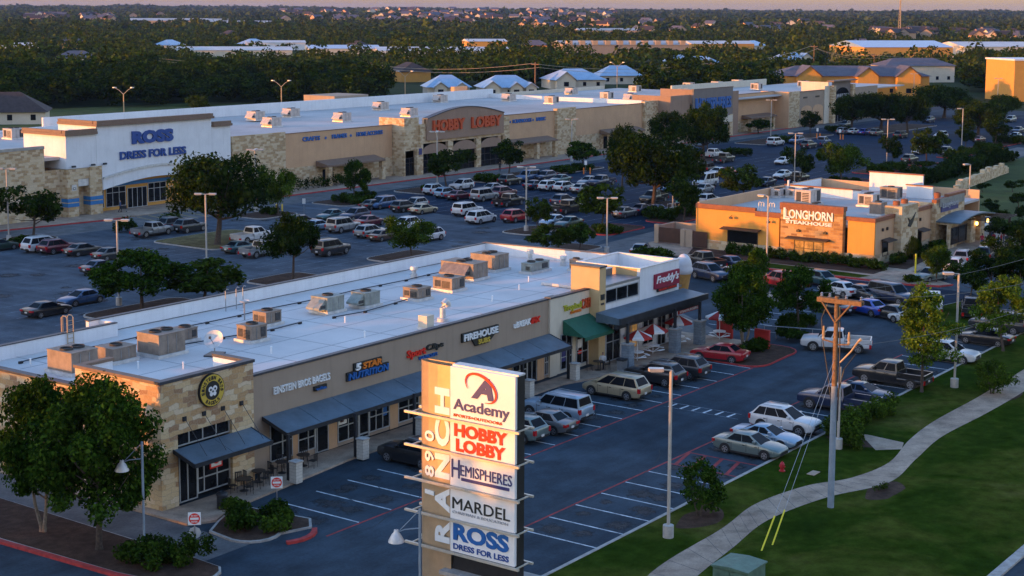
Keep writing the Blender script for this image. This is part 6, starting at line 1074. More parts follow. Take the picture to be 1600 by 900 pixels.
RIGHT = [(1100, 438, 'suv', 'navy', 250, 'navy crossover facing the giant ice cream cone'), (1128, 420, 'sedan', 'navy', 70, 'navy car behind the navy crossover, near the shop end'), (1090, 420, 'pickup', 'black', 70, 'black pickup nearest the hedge by the bin yard'), (1138, 440, 'sedan', 'silver', 250, 'silver car right of the navy crossover, half behind the tree'), (1212, 452, 'pickup', 'red', 70, 'red pickup behind the small dark tree'), (1210, 476, 'sedan', 'silver', 70, 'silver car in front of the red pickup'), (1276, 447, 'hatch', 'teal', 250, 'teal hatchback behind the white sedan near the restaurant'), (1302, 463, 'sedan', 'white', 70, 'white sedan left of the wooden pole top'), (1290, 490, 'sedan', 'black', 70, 'black sedan directly left of the wooden pole'), (1340, 468, 'sedan', 'charcoal', 250, 'charcoal sedan above the crossarm of the wooden pole'), (1344, 492, 'sedan', 'bright', 70, 'bright blue sedan right below the crossarm'), (1384, 474, 'bigsuv', 'navy', 250, 'tall navy wagon right of the crossarm'), (1384, 500, 'sedan', 'black', 70, 'black car below the tall navy wagon'), (1414, 508, 'sedan', 'white', 70, 'white sedan half behind the pale green tree'), (1472, 488, 'pickup', 'white', 20, 'white pickup with its tail to the pale green tree'), (1502, 492, 'pickup', 'black', 20, 'black pickup right of the white pickup'),
 (1464, 440, 'sedan', 'greygreen', 165, 'grey green sedan at the restaurant door end'), (1505, 424, 'suv', 'white', 10, 'white crossover lit gold by the sun at the restaurant'), (1518, 413, 'suv', 'silver', 10, 'silver crossover behind the sun gilded white one'), (1552, 408, 'suv', 'charcoal', 10, 'charcoal crossover closest to the restaurant crowd'), (900, 392, 'sedan', 'paleblue', 70, 'pale blue sedan passing behind the lit parapet corner')]
for c in RIGHT[:-1]: car(*c[:4], None, c[5], False if c[0] < 0 else True, heading=c[4], grp='cars by the restaurant')
car(1012, 398, 'sedan', 'silver', None, 'silver sedan driving past the bin yard hedge', True, heading=20, grp='cars by the restaurant')
FARC = [(605, 326, 'minivan', 'blue', 'W', 'blue minivan beside the hedge island'), (590, 327, 'sedan', 'black', 'E', 'black sedan at the tip of the hedge island'), (655, 327, 'suv', 'silver', 'W', 'silver crossover behind the gold sedan'), (640, 331, 'suv', 'black', 'E', 'black crossover left of the gold sedan'), (669, 334, 'sedan', 'gold', 'E', 'gold sedan on the edge of the dark asphalt'),
 (480, 356, 'suv', 'charcoal', 'E', 'charcoal crossover right of the dark oak before the parapet'), (505, 360, 'sedan', 'paleblue', 'E', 'pale blue sedan with gold lit bumper, left of a silver wagon'), (545, 363, 'bigsuv', 'silver', 'E', 'silver wagon in the middle of the left far row'), (525, 344, 'sedan', 'teal', 'W', 'dark teal car behind the silver wagon'), (562, 345, 'suv', 'navy', 'W', 'navy crossover behind the maroon car'), (586, 354, 'sedan', 'maroon', 'E', 'maroon sedan behind the white backed crossover'), (588, 371, 'suv', 'silver', 'E', 'silver crossover with bright red tail lamp'), (608, 376, 'sedan', 'brown', 'E', 'brown grey sedan left of the spreading small tree'), (640, 360, 'suv', 'white', 'W', 'white crossover above the spreading small tree'), (678, 377, 'suv', 'white', 'W', 'white crossover right of the spreading small tree'), (527, 399, 'bigsuv', 'charcoal', 'E', 'charcoal wagon with sunlit rear glass by the dark oak'),
 (688, 304, 'suv', 'white', 'E', 'white crossover at the hedge left of the craft store lot'), (706, 309, 'suv', 'paleblue', 'E', 'pale blue wagon left of the dark red car'), (728, 297, 'suv', 'white', 'W', 'white crossover facing the craft store entrance'), (765, 314, 'bigsuv', 'silver', 'E', 'long silver wagon in the craft store row'), (724, 312, 'sedan', 'maroon', 'E', 'dark maroon car left of the long silver wagon'), (775, 301, 'sedan', 'silver', 'W', 'silver car behind the long silver wagon'), (795, 309, 'suv', 'maroon', 'E', 'maroon crossover behind the black pickup'), (803, 322, 'pickup', 'black', 'E', 'black pickup left of the twin headed pole'), (739, 337, 'bigsuv', 'white', 'E', 'white wagon behind the white minivan'), (761, 349, 'minivan', 'white', 'E', 'white minivan on the edge of the dark asphalt'), (815, 347, 'suv', 'red', 'E', 'red crossover left of the leaning dark tree'),
 (804, 289, 'suv', 'black', 'E', 'black crossover by the trimmed hedge of the craft store'), (832, 283, 'bigsuv', 'blue', 'W', 'blue wagon behind the twin headed pole'), (858, 282, 'suv', 'navy', 'W', 'navy crossover right of the blue wagon'), (843, 296, 'sedan', 'navy', 'E', 'navy sedan left of the two white crossovers'), (867, 298, 'suv', 'white', 'E', 'white crossover, left one of the white pair in the craft store row'), (891, 299, 'suv', 'white', 'E', 'white crossover, right one of the white pair in the craft store row'), (882, 286, 'sedan', 'teal', 'W', 'teal sedan behind the two white crossovers'), (889, 322, 'suv', 'navy', 'E', 'navy crossover left of the dark round tree'), (895, 333, 'pickup', 'black', 'E', 'black pickup with sunlit tailgate left of the dark round tree'), (873, 353, 'sedan', 'paleblue', 'W', 'pale blue sedan below the leaning dark tree'), (897, 356, 'sedan', 'teal', 'W', 'teal sedan right of the pale blue sedan'), (926, 290, 'sedan', 'silver', 'W', 'silver blue sedan above the dark round tree'), (948, 291, 'pickup', 'navy', 'W', 'navy pickup at the edge of the big tree clump'), (916, 302, 'sedan', 'silver', 'E', 'silver sedan peeping left of the dark round tree'),
 (985, 340, 'sedan', 'grey', 'E', 'grey sedan right of the dark round tree'), (1012, 335, 'sedan', 'navy', 'E', 'navy sedan second right of the dark round tree'), (1036, 336, 'sedan', 'blue', 'E', 'blue sedan beside the hedge with the light pole'), (1030, 317, 'pickup', 'black', 'W', 'black pickup with glowing lamps by the railing'), (1050, 300, 'sedan', 'blue', 'W', 'blue car under the big tree clump'), (1082, 320, 'coupe', 'lime', 'W', 'bright green sports car under the small tree'),
 (1120, 247, 'pickup', 'white', 'E', 'white pickup beside the trunk of the leaning oak'), (1138, 254, 'pickup', 'charcoal', 'E', 'charcoal pickup right of the white pickup by the leaning oak'), (1114, 270, 'jeep', 'black', 'E', 'black open jeep below the leaning oak'), (1128, 274, 'sedan', 'white', 'W', 'white car right of the black jeep'), (1142, 276, 'sedan', 'red', 'W', 'red car behind the drooping tree'), (1110, 292, 'van', 'white', 'W', 'white passenger van between two trees'), (1116, 321, 'suv', 'white', 'E', 'white crossover left of the restaurant roof'), (1106, 302, 'sedan', 'silver', 'W', 'silver sedan behind the white passenger van'), (1230, 279, 'sedan', 'white', 'W', 'white sedan left of the pole behind the restaurant'), (1230, 257, 'sedan', 'white', 'W', 'white car partly behind the pole tree'), (1254, 286, 'pickup', 'black', 'E', 'black pickup right of the pole behind the restaurant'), (1204, 291, 'sedan', 'navy', 'W', 'navy car roof just over the restaurant wall'),
 (1218, 228, 'bigsuv', 'white', 'E', 'white wagon by the hedge in the upper lot'), (1251, 225, 'suv', 'blue', 'W', 'blue crossover right of the white wagon in the upper lot'), (1270, 232, 'suv', 'black', 'E', 'black crossover in the upper lot'), (1291, 228, 'pickup', 'blue', 'E', 'blue pickup at the end of the upper lot row'), (1324, 210, 'suv', 'silver', 'E', 'silver crossover, first of the row under the great oaks'), (1339, 210, 'sedan', 'white', 'E', 'white sedan, second of the row under the great oaks'), (1356, 211, 'sedan', 'bright', 'E', 'bright blue sedan in the row under the great oaks'), (1375, 212, 'suv', 'grey', 'E', 'grey crossover left of the upper light pole'), (1413, 216, 'suv', 'black', 'E', 'black crossover right of the upper light pole'), (1326, 199, 'suv', 'charcoal', 'W', 'charcoal crossover behind the great oaks row'),
 (1456, 192, 'suv', 'navy', 'W', 'navy crossover by the red kerb, upper right'), (1476, 217, 'suv', 'white', 'W', 'white crossover behind the yellow topped tree'), (1487, 242, 'suv', 'charcoal', 'E', 'charcoal crossover by the hedge at the upper right pole'), (1429, 255, 'suv', 'charcoal', 'E', 'charcoal crossover left of the round yellowish tree'), (1442, 241, 'sedan', 'white', 'W', 'white sedan behind the round yellowish tree'), (1584, 191, 'suv', 'silver', 'W', 'silver crossover at the far right edge'), (1596, 208, 'sedan', 'navy', 'W', 'navy car cut by the right edge'), (1592, 217, 'sedan', 'paleblue', 'W', 'pale blue sedan at the right edge by the hedge'), (1536, 222, 'sedan', 'maroon', 'E', 'maroon car under the yellow topped tree'), (1524, 203, 'suv', 'blue', 'W', 'blue crossover seen under the yellow topped tree'), (1548, 360, 'pickup', 'paleblue', 'W', 'pale blue pickup beyond the restaurant porch'),
 (6, 392, 'sedan', 'green', 'E', 'dark green car cut by the left edge'), (76, 393, 'minivan', 'white', 'E', 'white minivan at the left under the small tree'), (98, 396, 'suv', 'maroon', 'E', 'maroon crossover between white minivan and black sedan'), (138, 399, 'sedan', 'black', 'E', 'black sedan, third of the three cars at left'), (182, 406, 'sedan', 'charcoal', 'E', 'charcoal sedan partly behind the pole tree'), (166, 428, 'sedan', 'navy', 'E', 'navy car behind the left leafy tree'), (137, 476, 'sedan', 'blue', 'W', 'blue sedan crossing the empty left lot'), (83, 494, 'sedan', 'black', 'E', 'black sedan with red tail lamps in the empty left lot'), (246, 369, 'pickup', 'silver', 'E', 'silver pickup before the white store doors'), (280, 360, 'suv', 'black', 'E', 'black crossover right of the silver pickup'), (305, 363, 'suv', 'charcoal', 'E', 'charcoal crossover left of the great oak trunk'), (384, 395, 'sedan', 'teal', 'E', 'teal sedan right of the great oak'), (404, 379, 'pickup', 'white', 'E', 'white pickup just right of the great oak'), (418, 401, 'pickup', 'silver', 'E', 'silver pickup at the left side of the dark oak')]
for c in FARC: car(*c)
# ------------------------------------------------------------------ people
def person_mesh(kind, shirt, pants):
    J = {'p': (0, 0, .95), 'c': (0.02, 0, 1.25), 'n': (.02, 0, 1.48), 'h': (.04, 0, 1.6), 't': (.04, 0, 1.74), 'sl': (0, .19, 1.42), 'el': (.02, .27, 1.14), 'wl': (.1, .25, .9), 'fl': (.13, .24, .8), 'sr': (0, -.19, 1.42), 'er': (-.02, -.27, 1.14), 'wr': (.06, -.26, .9), 'fr': (.08, -.25, .8), 'hl': (0, .1, .9), 'kl': (.05, .11, .5), 'al': (0, .12, .09), 'ol': (.17, .13, .04), 'hr': (0, -.1, .9), 'kr': (.02, -.11, .5), 'ar': (-.05, -.12, .09), 'or_': (.12, -.13, .04)}
    if kind == 'walk': J.update(kl=(.18, .11, .52), al=(.1, .12, .12), ol=(.27, .12, .08), kr=(-.05, -.11, .5), ar=(-.28, -.12, .12), or_=(-.13, -.12, .05), wl=(-.1, .25, .92), fl=(-.1, .25, .82), wr=(.25, -.24, 1.0), fr=(.33, -.23, .95))
    if kind == 'sit': J.update(p=(0, 0, .52), c=(.0, 0, .85), n=(.04, 0, 1.08), h=(.08, 0, 1.2), t=(.08, 0, 1.34), sl=(0, .19, 1.02), el=(.08, .26, .76), wl=(.34, .2, .74), fl=(.42, .18, .75), sr=(0, -.19, 1.02), er=(.08, -.26, .76), wr=(.34, -.2, .74), fr=(.42, -.18, .75), hl=(.02, .1, .5), kl=(.46, .12, .52), al=(.44, .12, .09), ol=(.6, .12, .04), hr=(.02, -.1, .5), kr=(.46, -.12, .52), ar=(.44, -.12, .09), or_=(.6, -.12, .04))
    rad = dict(p=.15, c=.16, n=.06, h=.095, t=.075, sl=.07, el=.05, wl=.035, fl=.04, hl=.1, kl=.065, al=.045, ol=.04); E = [('p', 'c'), ('c', 'n'), ('n', 'h'), ('h', 't'), ('c', 'sl'), ('sl', 'el'), ('el', 'wl'), ('wl', 'fl'), ('c', 'sr'), ('sr', 'er'), ('er', 'wr'), ('wr', 'fr'), ('p', 'hl'), ('hl', 'kl'), ('kl', 'al'), ('al', 'ol'), ('p', 'hr'), ('hr', 'kr'), ('kr', 'ar'), ('ar', 'or_')]
    ks = list(J); me = bpy.data.meshes.new('person'); me.from_pydata([J[k] for k in ks], [(ks.index(a), ks.index(b)) for a, b in E], []); o = bpy.data.objects.new('person', me); COL.objects.link(o)
    sk = o.modifiers.new('skin', 'SKIN')
    for i, k in enumerate(ks): r = rad.get(k, rad.get(k.replace('r', 'l').replace('_', ''), .05)); me.skin_vertices[0].data[i].radius = (r, r)
    me.skin_vertices[0].data[0].use_root = True; o.modifiers.new('s', 'SUBSURF').levels = 1
    bpy.context.view_layer.update(); out = bpy.data.meshes.new_from_object(o.evaluated_get(bpy.context.evaluated_depsgraph_get())); bpy.data.objects.remove(o)
    out.materials.clear()
    for m_ in ('skin', shirt, pants, 'hair'): out.materials.append(M[m_])
    zs = (1.43, .93, 1.66) if kind != 'sit' else (1.03, .6, 1.26)
    for f in out.polygons:
        c = f.center; head = c.z > zs[0]+.06; arm = abs(c.y) > .2 and (c.z < zs[1]+.16)
        f.material_index = 3 if (c.z > zs[2] or (head and c.x < .0)) else 0 if head else (0 if arm and (kind != 'sit' and c.z > .7 or kind == 'sit' and c.x > .2 and c.z > .66) else 1 if c.z > zs[1] else 2); f.use_smooth = True
        if kind == 'sit' and c.z < .6: f.material_index = 2
    return out
PM = [person_mesh('stand', 'cloth_red', 'cloth_blue'), person_mesh('walk', 'cloth_blue', 'cloth_dark'), person_mesh('stand', 'cloth_white', 'cloth_blue'), person_mesh('walk', 'cloth_red', 'cloth_dark'), person_mesh('stand', 'cloth_dark', 'cloth_dark'), person_mesh('sit', 'cloth_white', 'cloth_dark')]
for k, (px, py, m_, lb) in enumerate(((1534, 388, 0, 'person in red shirt and blue trousers closest to the restaurant pier'), (1543, 389, 4, 'person in black just right of the foremost red shirt'), (1552, 386, 3, 'person in red walking between two in black'), (1559, 391, 1, 'person in blue walking at the front of the queue'), (1564, 387, 3, 'person in red top walking behind the blue one'), (1572, 389, 4, 'person in black in the middle of the queue'), (1579, 384, 2, 'person in white shirt in the middle of the queue'), (1586, 388, 2, 'person in white shirt at the right of the queue'), (1593, 383, 1, 'person in blue at the right end of the queue'), (1548, 382, 1, 'person in blue standing back under the pergola'), (1568, 381, 0, 'person in red shirt standing back in the queue'), (1598, 388, 4, 'person in black at the very right of the queue'))):
    tag(link('person', PM[m_], None, at(px, py)+Vector((0, 0, .12 if px < 1580 else 0)), k*2.1), lb, 'person', 'people waiting outside the restaurant')
tag(link('person', PM[1], None, at(188, 332, .13), R(-40)), 'person in blue pushing a cart by the white store doors', 'person'); tag(link('person', PM[4], None, at(781, 268), R(200)), 'person in black crossing the drive by the craft store', 'person'); tag(link('person', PM[2], None, at(1362, 487), R(150)), 'person in pale shirt between two parked cars', 'person'); tag(link('person', PM[5], None, (103.1, 65.3, .13), R(200)), 'person in white shirt sitting under the green awning', 'person')
t = thing('shopping_cart', 'dark shopping cart at the white store doors', 'cart', at(193, 331, .13), R(-40)); mb = MB(); mb.box(-.45, .45, -.27, .27, .45, .9, 'metal_dark'); mb.build('basket', t); mb = MB(); mb.tube([(-.45, -.25, .95), (-.6, -.25, 1.02), (-.6, .25, 1.02), (-.45, .25, .95)], .02, 'metal_grey', 6); mb.build('handle', t)
for x in (-.35, .4):
    for y in (-.22, .22): mb = MB(); mb.tube([(x, y, .45), (x, y, .08)], .02, 'metal_grey', 5); mb.tube([(x, y-.02, .06), (x, y+.02, .06)], .06, 'tyre', 8); mb.build('wheel', t)
# ------------------------------------------------------------------ trees and shrubs
def leaf_mesh(name, centres, radii, nleaf, size, m, rng, flat=.75, solid=None):
    """leaf-sized diamonds scattered round clump centres"""
    C = np.repeat(np.array(centres), nleaf, 0); Rr = np.repeat(np.array(radii), nleaf, 0)
    n = len(C); d = rng.normal(size=(n, 3)); d /= np.linalg.norm(d, axis=1)[:, None]
    rr = rng.random(n)**.45; pos = C + d*rr[:, None]*Rr*np.array([1, 1, flat]) if Rr.ndim > 1 else C + d*(rr*Rr)[:, None]*np.array([1, 1, flat])
    nrm = d*.8 + rng.normal(size=(n, 3))*.6 + np.array([0, 0, .35]); nrm /= np.linalg.norm(nrm, axis=1)[:, None]
    t = np.cross(nrm, rng.normal(size=(n, 3))); t /= np.linalg.norm(t, axis=1)[:, None]; b = np.cross(nrm, t)
    s = (size*(.6+.8*rng.random(n)))[:, None]; k = (.45+.25*rng.random(n))[:, None]
    V = np.stack([pos-t*s, pos+b*s*k+nrm*s*.12, pos+t*s, pos-b*s*k+nrm*s*.12], 1).reshape(-1, 3)
    me = bpy.data.meshes.new(name); me.vertices.add(len(V)); me.vertices.foreach_set('co', V.ravel()); me.loops.add(4*n); me.loops.foreach_set('vertex_index', np.arange(4*n)); me.polygons.add(n); me.polygons.foreach_set('loop_start', np.arange(n)*4)
    try: me.polygons.foreach_set('loop_total', np.full(n, 4))
    except Exception: pass
    me.materials.append(M[m]); me.update(calc_edges=True); return me
def clumps(shape, rx, z0, z1, n, rng, cr):
    out, rad = [], []
    lob = rng.normal(size=(7, 3)); lob /= np.linalg.norm(lob, axis=1)[:, None]; la = .12+.25*rng.random(7)
    for _ in range(n):
        d = rng.normal(size=3); d /= np.linalg.norm(d); q = (.35+.65*rng.random()**.5)*(1+sum(a*max(0, d@l)**4 for a, l in zip(la, lob)))*.86
        zc, hz = (z0+z1)/2, (z1-z0)/2; p = d*q; z = p[2]
        w = {'round': 1., 'oak': 1.0 if z > -.3 else .85, 'cone': max(.22, .98-.62*(z+1)/2) if z > -.75 else .7, 'egg': .9-.22*z, 'vase': .75+.3*z}[shape]
        if shape == 'oak' and z < -.55: continue
        out.append((p[0]*rx*w, p[1]*rx*w, zc+z*hz)); rad.append(cr*(.7+.6*rng.random()))
    return out, rad
def trunk_mb(h, r, z0, z1, rx, rng, m='bark', nb=6, multi=1):
    mb = MB()
    for q in range(multi):
        ox, oy = (0, 0) if multi == 1 else (.12*math.cos(q*2.1), .12*math.sin(q*2.1)); lean = rng.normal(size=2)*.05*h if multi == 1 else np.array([math.cos(q*2.1), math.sin(q*2.1)])*.12*h
        top = np.array([ox+lean[0], oy+lean[1], z0+(z1-z0)*.75]); fork = np.array([ox+lean[0]*.35, oy+lean[1]*.35, max(z0*.85, .5)])
        mb.tube([(ox, oy, -.05), (ox*1.02, oy*1.02, .25), tuple(fork), tuple((fork+top)/2), tuple(top)], [r*1.35, r, r*.8, r*.5, r*.12], m, 9)
        for k in range(nb):
            a = 2*math.pi*k/nb+rng.random(); e = np.array([math.cos(a)*rx*.72, math.sin(a)*rx*.72, z0+(z1-z0)*(.2+.5*rng.random())]); s = fork+(top-fork)*(.05+.4*rng.random()); mid = (s+e)/2+np.array([0, 0, -.06*rx])
            mb.tube([tuple(s), tuple(mid), tuple(e)], [r*.45, r*.28, r*.07], m, 6)
    return mb
TP = {}
def tree_proto(key, shape, rx, zc0, h, nc, nl, leaf, m, tr=.16, seed=1, bark='bark', nb=6, multi=1, cr=None):
    rng = np.random.default_rng(seed); c, rd = clumps(shape, rx, zc0, h, nc, rng, cr or rx*.3)
    TP[key] = (trunk_mb(h, tr, zc0, h, rx, rng, bark, nb, multi).mesh('trunk'), leaf_mesh('crown', c, rd, nl, leaf, m, rng), rx, h)
tree_proto('elm1', 'egg', 3.3, 2.0, 9.6, 84, 330, .13, 'leaf_elm', .2, 3); tree_proto('elm2', 'egg', 3.0, 1.8, 8.2, 76, 320, .125, 'leaf_elm', .13, 8, 'bark_pale', 6, 3)
tree_proto('round1', 'round', 3.0, 1.9, 6.4, 48, 209, 0.144, 'leaf_elm', .15, 5); tree_proto('round2', 'oak', 3.2, 1.6, 5.6, 48, 209, 0.144, 'leaf_oak', .17, 6); tree_proto('round3', 'round', 3.0, 1.7, 5.6, 44, 209, 0.144, 'leaf_pear', .13, 12)
tree_proto('ash1', 'cone', 2.6, 2.0, 7.9, 54, 180, 0.108, 'leaf_ash', .12, 9, cr=.62); tree_proto('ash2', 'egg', 2.4, 1.7, 6.5, 46, 180, 0.108, 'leaf_ash', .12, 10, cr=.65)
tree_proto('oak1', 'oak', 6.0, 2.6, 11.5, 95, 171, 0.245, 'leaf_oak', .42, 20, nb=9, multi=1); tree_proto('oak2', 'oak', 6.4, 2.6, 10.5, 90, 171, 0.259, 'leaf_oak', .4, 21, nb=9); tree_proto('oak3', 'round', 5.4, 2.2, 9, 80, 161, 0.245, 'leaf_olive', .36, 22, nb=8)
tree_proto('mid1', 'round', 3, 1.7, 5.8, 34, 114, 0.216, 'leaf_olive', .14, 30); tree_proto('mid2', 'oak', 3.2, 1.6, 5.8, 36, 114, 0.216, 'leaf_oak', .15, 31); tree_proto('mid3', 'egg', 2.7, 1.7, 6, 34, 114, 0.202, 'leaf_elm', .13, 32)
def tree(key, base, top, width, label, group='trees in the car parks', h=None, name='tree', cat='tree', seed=0, z=0.12):
    """base: where the trunk meets the ground; top and width of the crown as the photo shows them"""
    p = Vector((*base, z)) if len(base) == 2 and base[0] < 20 else at(*base, z)
    tm, cm, rx, hh = TP[key]; dist = Vector((p.x, p.y, CAM_H)).length
    if h is None: d = ray(*top); h = CAM_H + d.z*math.hypot(p.x, p.y)/math.hypot(d.x, d.y)
    w = width*dist/F_PX/2 if width > 0 else -width
    t = thing(name, label, cat, p, (seed*1.7+p.x*.37) % 6.28, group); t.scale = (w/rx/1.04, w/rx/1.04, h/hh)
    link('trunk', tm, t); link('crown', cm, t); return t
N_ = 'trees beside the shops'
for a in (('elm1', (155, 858), (140, 578), 172, 'large leafy tree in the mulch strip, dark trunk before the stone corner', N_), ('elm2', (68, 830), (58, 604), 140, 'pale multi stemmed tree at the left edge in the mulch strip', N_), ('ash1', (1440, 612), (1440, 450), 108, 'pale yellow green spreading tree on the lawn by the black pickup', N_), ('ash2', (1567, 548), (1560, 428), 92, 'yellowing tree on the lawn at the right edge', N_), ('elm2', (1162, 545), (1150, 416), 96, 'dense dark tree by the custard shop patio', N_), ('round1', (1248, 516), (1245, 420), 84, 'slender dark tree above the white pickup', N_), ('mid3', (1180, 452), (1178, 392), 46, 'small olive tree behind the patio tree', N_), ('round2', (1427, 414), (1425, 372), 24, 'clipped round tree at the restaurant chimney', N_), ('round3', (1463, 440), (1463, 387), 42, 'bright green round tree before the restaurant', N_),
          ('round2', (458, 437), (455, 338), 88, 'dark oak just behind the rear parapet'), ('round1', (222, 485), (215, 394), 130, 'leafy tree behind the rear parapet with a light pole in it'), ('oak1', (340, 382), (330, 234), 145, 'great dark oak in the tan bed before the white store'), ('mid2', (52, 374), (50, 300), 96, 'dark small oak by the stone wall at left'), ('round3', (435, 337), (435, 265), 58, 'light green small tree by the tan wall'), ('round1', (553, 314), (552, 252), 46, 'small upright tree on the hedge island'), ('mid2', (698, 296), (698, 239), 72, 'dark round tree before the craft store arches'), ('mid2', (795, 274), (800, 226), 58, 'dark tree right of the craft store arches'), ('round3', (643, 403), (643, 344), 78, 'spreading small tree between parked cars behind the parapet'), ('mid1', (855, 398), (853, 354), 72, 'olive bushy tree left of the twin headed pole, behind the parapet'), ('mid3', (905, 394), (905, 349), 54, 'bushy green tree beside the olive bushy tree'), ('mid1', (840, 362), (838, 312), 42, 'leaning dark tree right of the red crossover'), ('mid1', (940, 357), (940, 290), 74, 'dark round tree with yellowish top in the far lot'), ('mid3', (910, 264), (905, 222), 54, 'green tree before the stone pillar'),
          ('oak2', (1020, 328), (1005, 212), 120, 'broadest tree of the big dark clump'), ('oak2', (972, 296), (973, 200), 56, 'tree at the left of the big dark clump'), ('oak1', (1062, 305), (1055, 222), 80, 'tree at the right of the big dark clump'), ('mid2', (1068, 348), (1070, 280), 62, 'round dark tree left of the bin yard'), ('oak1', (1100, 253), (1110, 165), 78, 'leaning oak with forked trunk before the homewares store'), ('oak2', (1045, 240), (1045, 178), 62, 'dark oak left of the leaning oak'), ('mid1', (1105, 232), (1103, 162), 50, 'yellow topped tree before the tall blue lettering'), ('mid1', (1160, 316), (1158, 260), 66, 'drooping olive tree behind the restaurant'), ('mid2', (1266, 214), (1266, 177), 36, 'little dark tree before the book store'), ('mid3', (1185, 208), (1185, 188), 44, 'dark round bush before the homewares wing'), ('oak2', (1330, 206), (1335, 150), 66, 'first great oak of the row on the upper right'), ('oak1', (1375, 206), (1375, 142), 80, 'second great oak of the row on the upper right'), ('oak2', (1418, 208), (1420, 152), 62, 'third great oak of the row on the upper right'), ('round3', (1315, 287), (1312, 227), 66, 'neat round tree in the middle of the dark lot'), ('mid2', (1250, 288), (1248, 238), 50, 'dark tree behind the restaurant pole'), ('mid2', (1393, 264), (1394, 218), 36, 'small dark tree right of the upper pole'), ('mid1', (1448, 258), (1448, 204), 54, 'round yellowish tree in the upper right lot'), ('oak3', (1528, 212), (1526, 160), 76, 'yellow topped spreading tree in the upper right lot'), ('mid2', (1555, 225), (1553, 189), 46, 'dark tree under the yellow topped spreading tree'), ('oak2', (1475, 184), (1480, 136), 92, 'grey green spreading oak at the back of the upper right lot'), ('mid2', (1508, 233), (1508, 200), 34, 'thin dark tree behind the upper right pole'), ('oak3', (1570, 182), (1575, 150), 50, 'dark tree before the orange building'), ('mid1', (310, 162+18), (312, 150), 34, 'lit bushy tree on the open field')): tree(*a)
# dark thicket along the right edge
for k, (px, py, ty, w, lb) in enumerate(((1515, 470, 420, 60, 'dark thicket tree by the charcoal wagon'), (1548, 462, 398, 70, 'dark thicket tree behind the yellowing tree'), (1592, 468, 400, 70, 'dark thicket tree cut by the right edge'), (1580, 430, 380, 66, 'dark thicket tree right of the restaurant cars'), (1575, 385, 345, 60, 'dark shrub tree right of the pale blue pickup'), (1600, 400, 356, 56, 'dark shrub tree at the right edge by the pond'), (1508, 352, 322, 40, 'dark round bush on the bank behind the porch'))): tree('mid2', (px, py), (px, ty), w, lb, 'dark thicket beside the restaurant')
for k, (px, py, ty, w) in enumerate(((1522, 322, 304, 26), (1548, 336, 316, 30), (1592, 326, 304, 34), (1582, 300, 284, 28), (1562, 352, 330, 34), (1535, 300, 288, 22), (1598, 350, 324, 30))): tree('mid2', (px, py), (px, ty), w, 'dark bush growing on the green bank behind the restaurant', 'bushes on the green bank', name='bush', cat='bush')
# hedges and shrubs
def hedge(poly_c, sx, sy, h, label, m='leaf_hedge', rz=0, z=.12, leaf=.1, dens=150, group=None, cat='hedge', name='hedge'):
    rng = np.random.default_rng(int(abs(poly_c[0]*13+poly_c[1]*7))); n = max(3, int(sx*sy*2.2)); c, rd = [], []
    for _ in range(n): c.append(((rng.random()-.5)*sx*.86, (rng.random()-.5)*sy*.82, h*(.3+.42*rng.random()))); rd.append((min(.55, sx*.4)*(.7+.5*rng.random()), min(.55, sy*.45)*(.7+.5*rng.random()), h*.42))
    o = link(name, leaf_mesh(name, c, rd, dens, leaf, m, rng, 1.), None, (poly_c[0], poly_c[1], z), rz); tag(o, label, cat, group)
def hp(px, py): p = at(px, py, .12); return (p.x, p.y)
HG = 'clipped hedges on the car park islands'
for px, py, sx, sy, h, lb in ((551, 317, 3.2, 6.8, 1.2, 'hedge of the island before the tan wall, in front of the blue minivan'), (570, 310, 3, 3, 1.1, 'second hedge on the island by the blue minivan'), (668, 299, 2, 4, .9, 'low hedge of the island left of the craft store lot'), (765, 284, 3.2, 5.2, 1.3, 'trimmed hedge by the black crossover before the craft store'), (880, 269, 3, 5.2, 1.2, 'trimmed hedge left of the green tree by the pillar'), (910, 266, 2.4, 4.4, 1.2, 'trimmed hedge under the green tree by the pillar'), (1030, 342, 3.4, 6, 1.5, 'hedge round the pole left of the bin yard'), (1078, 336, 3.4, 4.6, 1.5, 'hedge right of the pole, left of the bin yard'), (948, 364, 3, 4, 1.1, 'dark hedge on the red kerbed island behind the lit parapet'), (1376, 270, 3.4, 5, 1.6, 'hedge at the foot of the upper pole'), (1400, 266, 3, 4.4, 1.6, 'hedge right of the foot of the upper pole'), (1315, 286, 3, 6.4, 1.0, 'low hedge under the neat round tree'), (1445, 258, 2.4, 4, .7, 'low hedge under the round yellowish tree'), (1494, 247, 3, 5, 1.6, 'hedge at the foot of the upper right pole'), (1514, 242, 3, 5, 1.6, 'hedge right of the foot of the upper right pole'), (1544, 234, 3.4, 6, 1.5, 'hedge beyond the upper right pole'), (1590, 224, 4, 12, 1.8, 'long hedge at the right edge of the upper lot'), (1222, 222, 3, 7, 1.4, 'hedge left of the white wagon in the upper lot'), (1310, 206, 3, 7, 1.4, 'hedge left of the oak row in the upper lot'), (1150, 242, 3, 7, 1.4, 'hedge right of the leaning oak'), (197, 361, 2.6, 2.6, 1.7, 'round bush left of the silver pickup'), (267, 352, 2.4, 2.6, 1.6, 'round bush between pickup and black crossover'), (35, 384, 2.4, 3.4, 1.1, 'low bush left of the white minivan'), (425, 334, 2, 3, .9, 'low bush by the small white sign')):
    c = hp(px, py); hedge(c, sx, sy, h, lb, rz=R(0), group=HG, leaf=.16, dens=90)
for k in range(7): c = hp(470+9.6*k, 298-1.7*k); hedge((c[0], 169.2), 1.3, 1.2, 2.1, 'dark clipped shrub in the row along the tan wall', group='row of shrubs along the tan wall', leaf=.14, dens=70, cat='shrub', name='shrub')
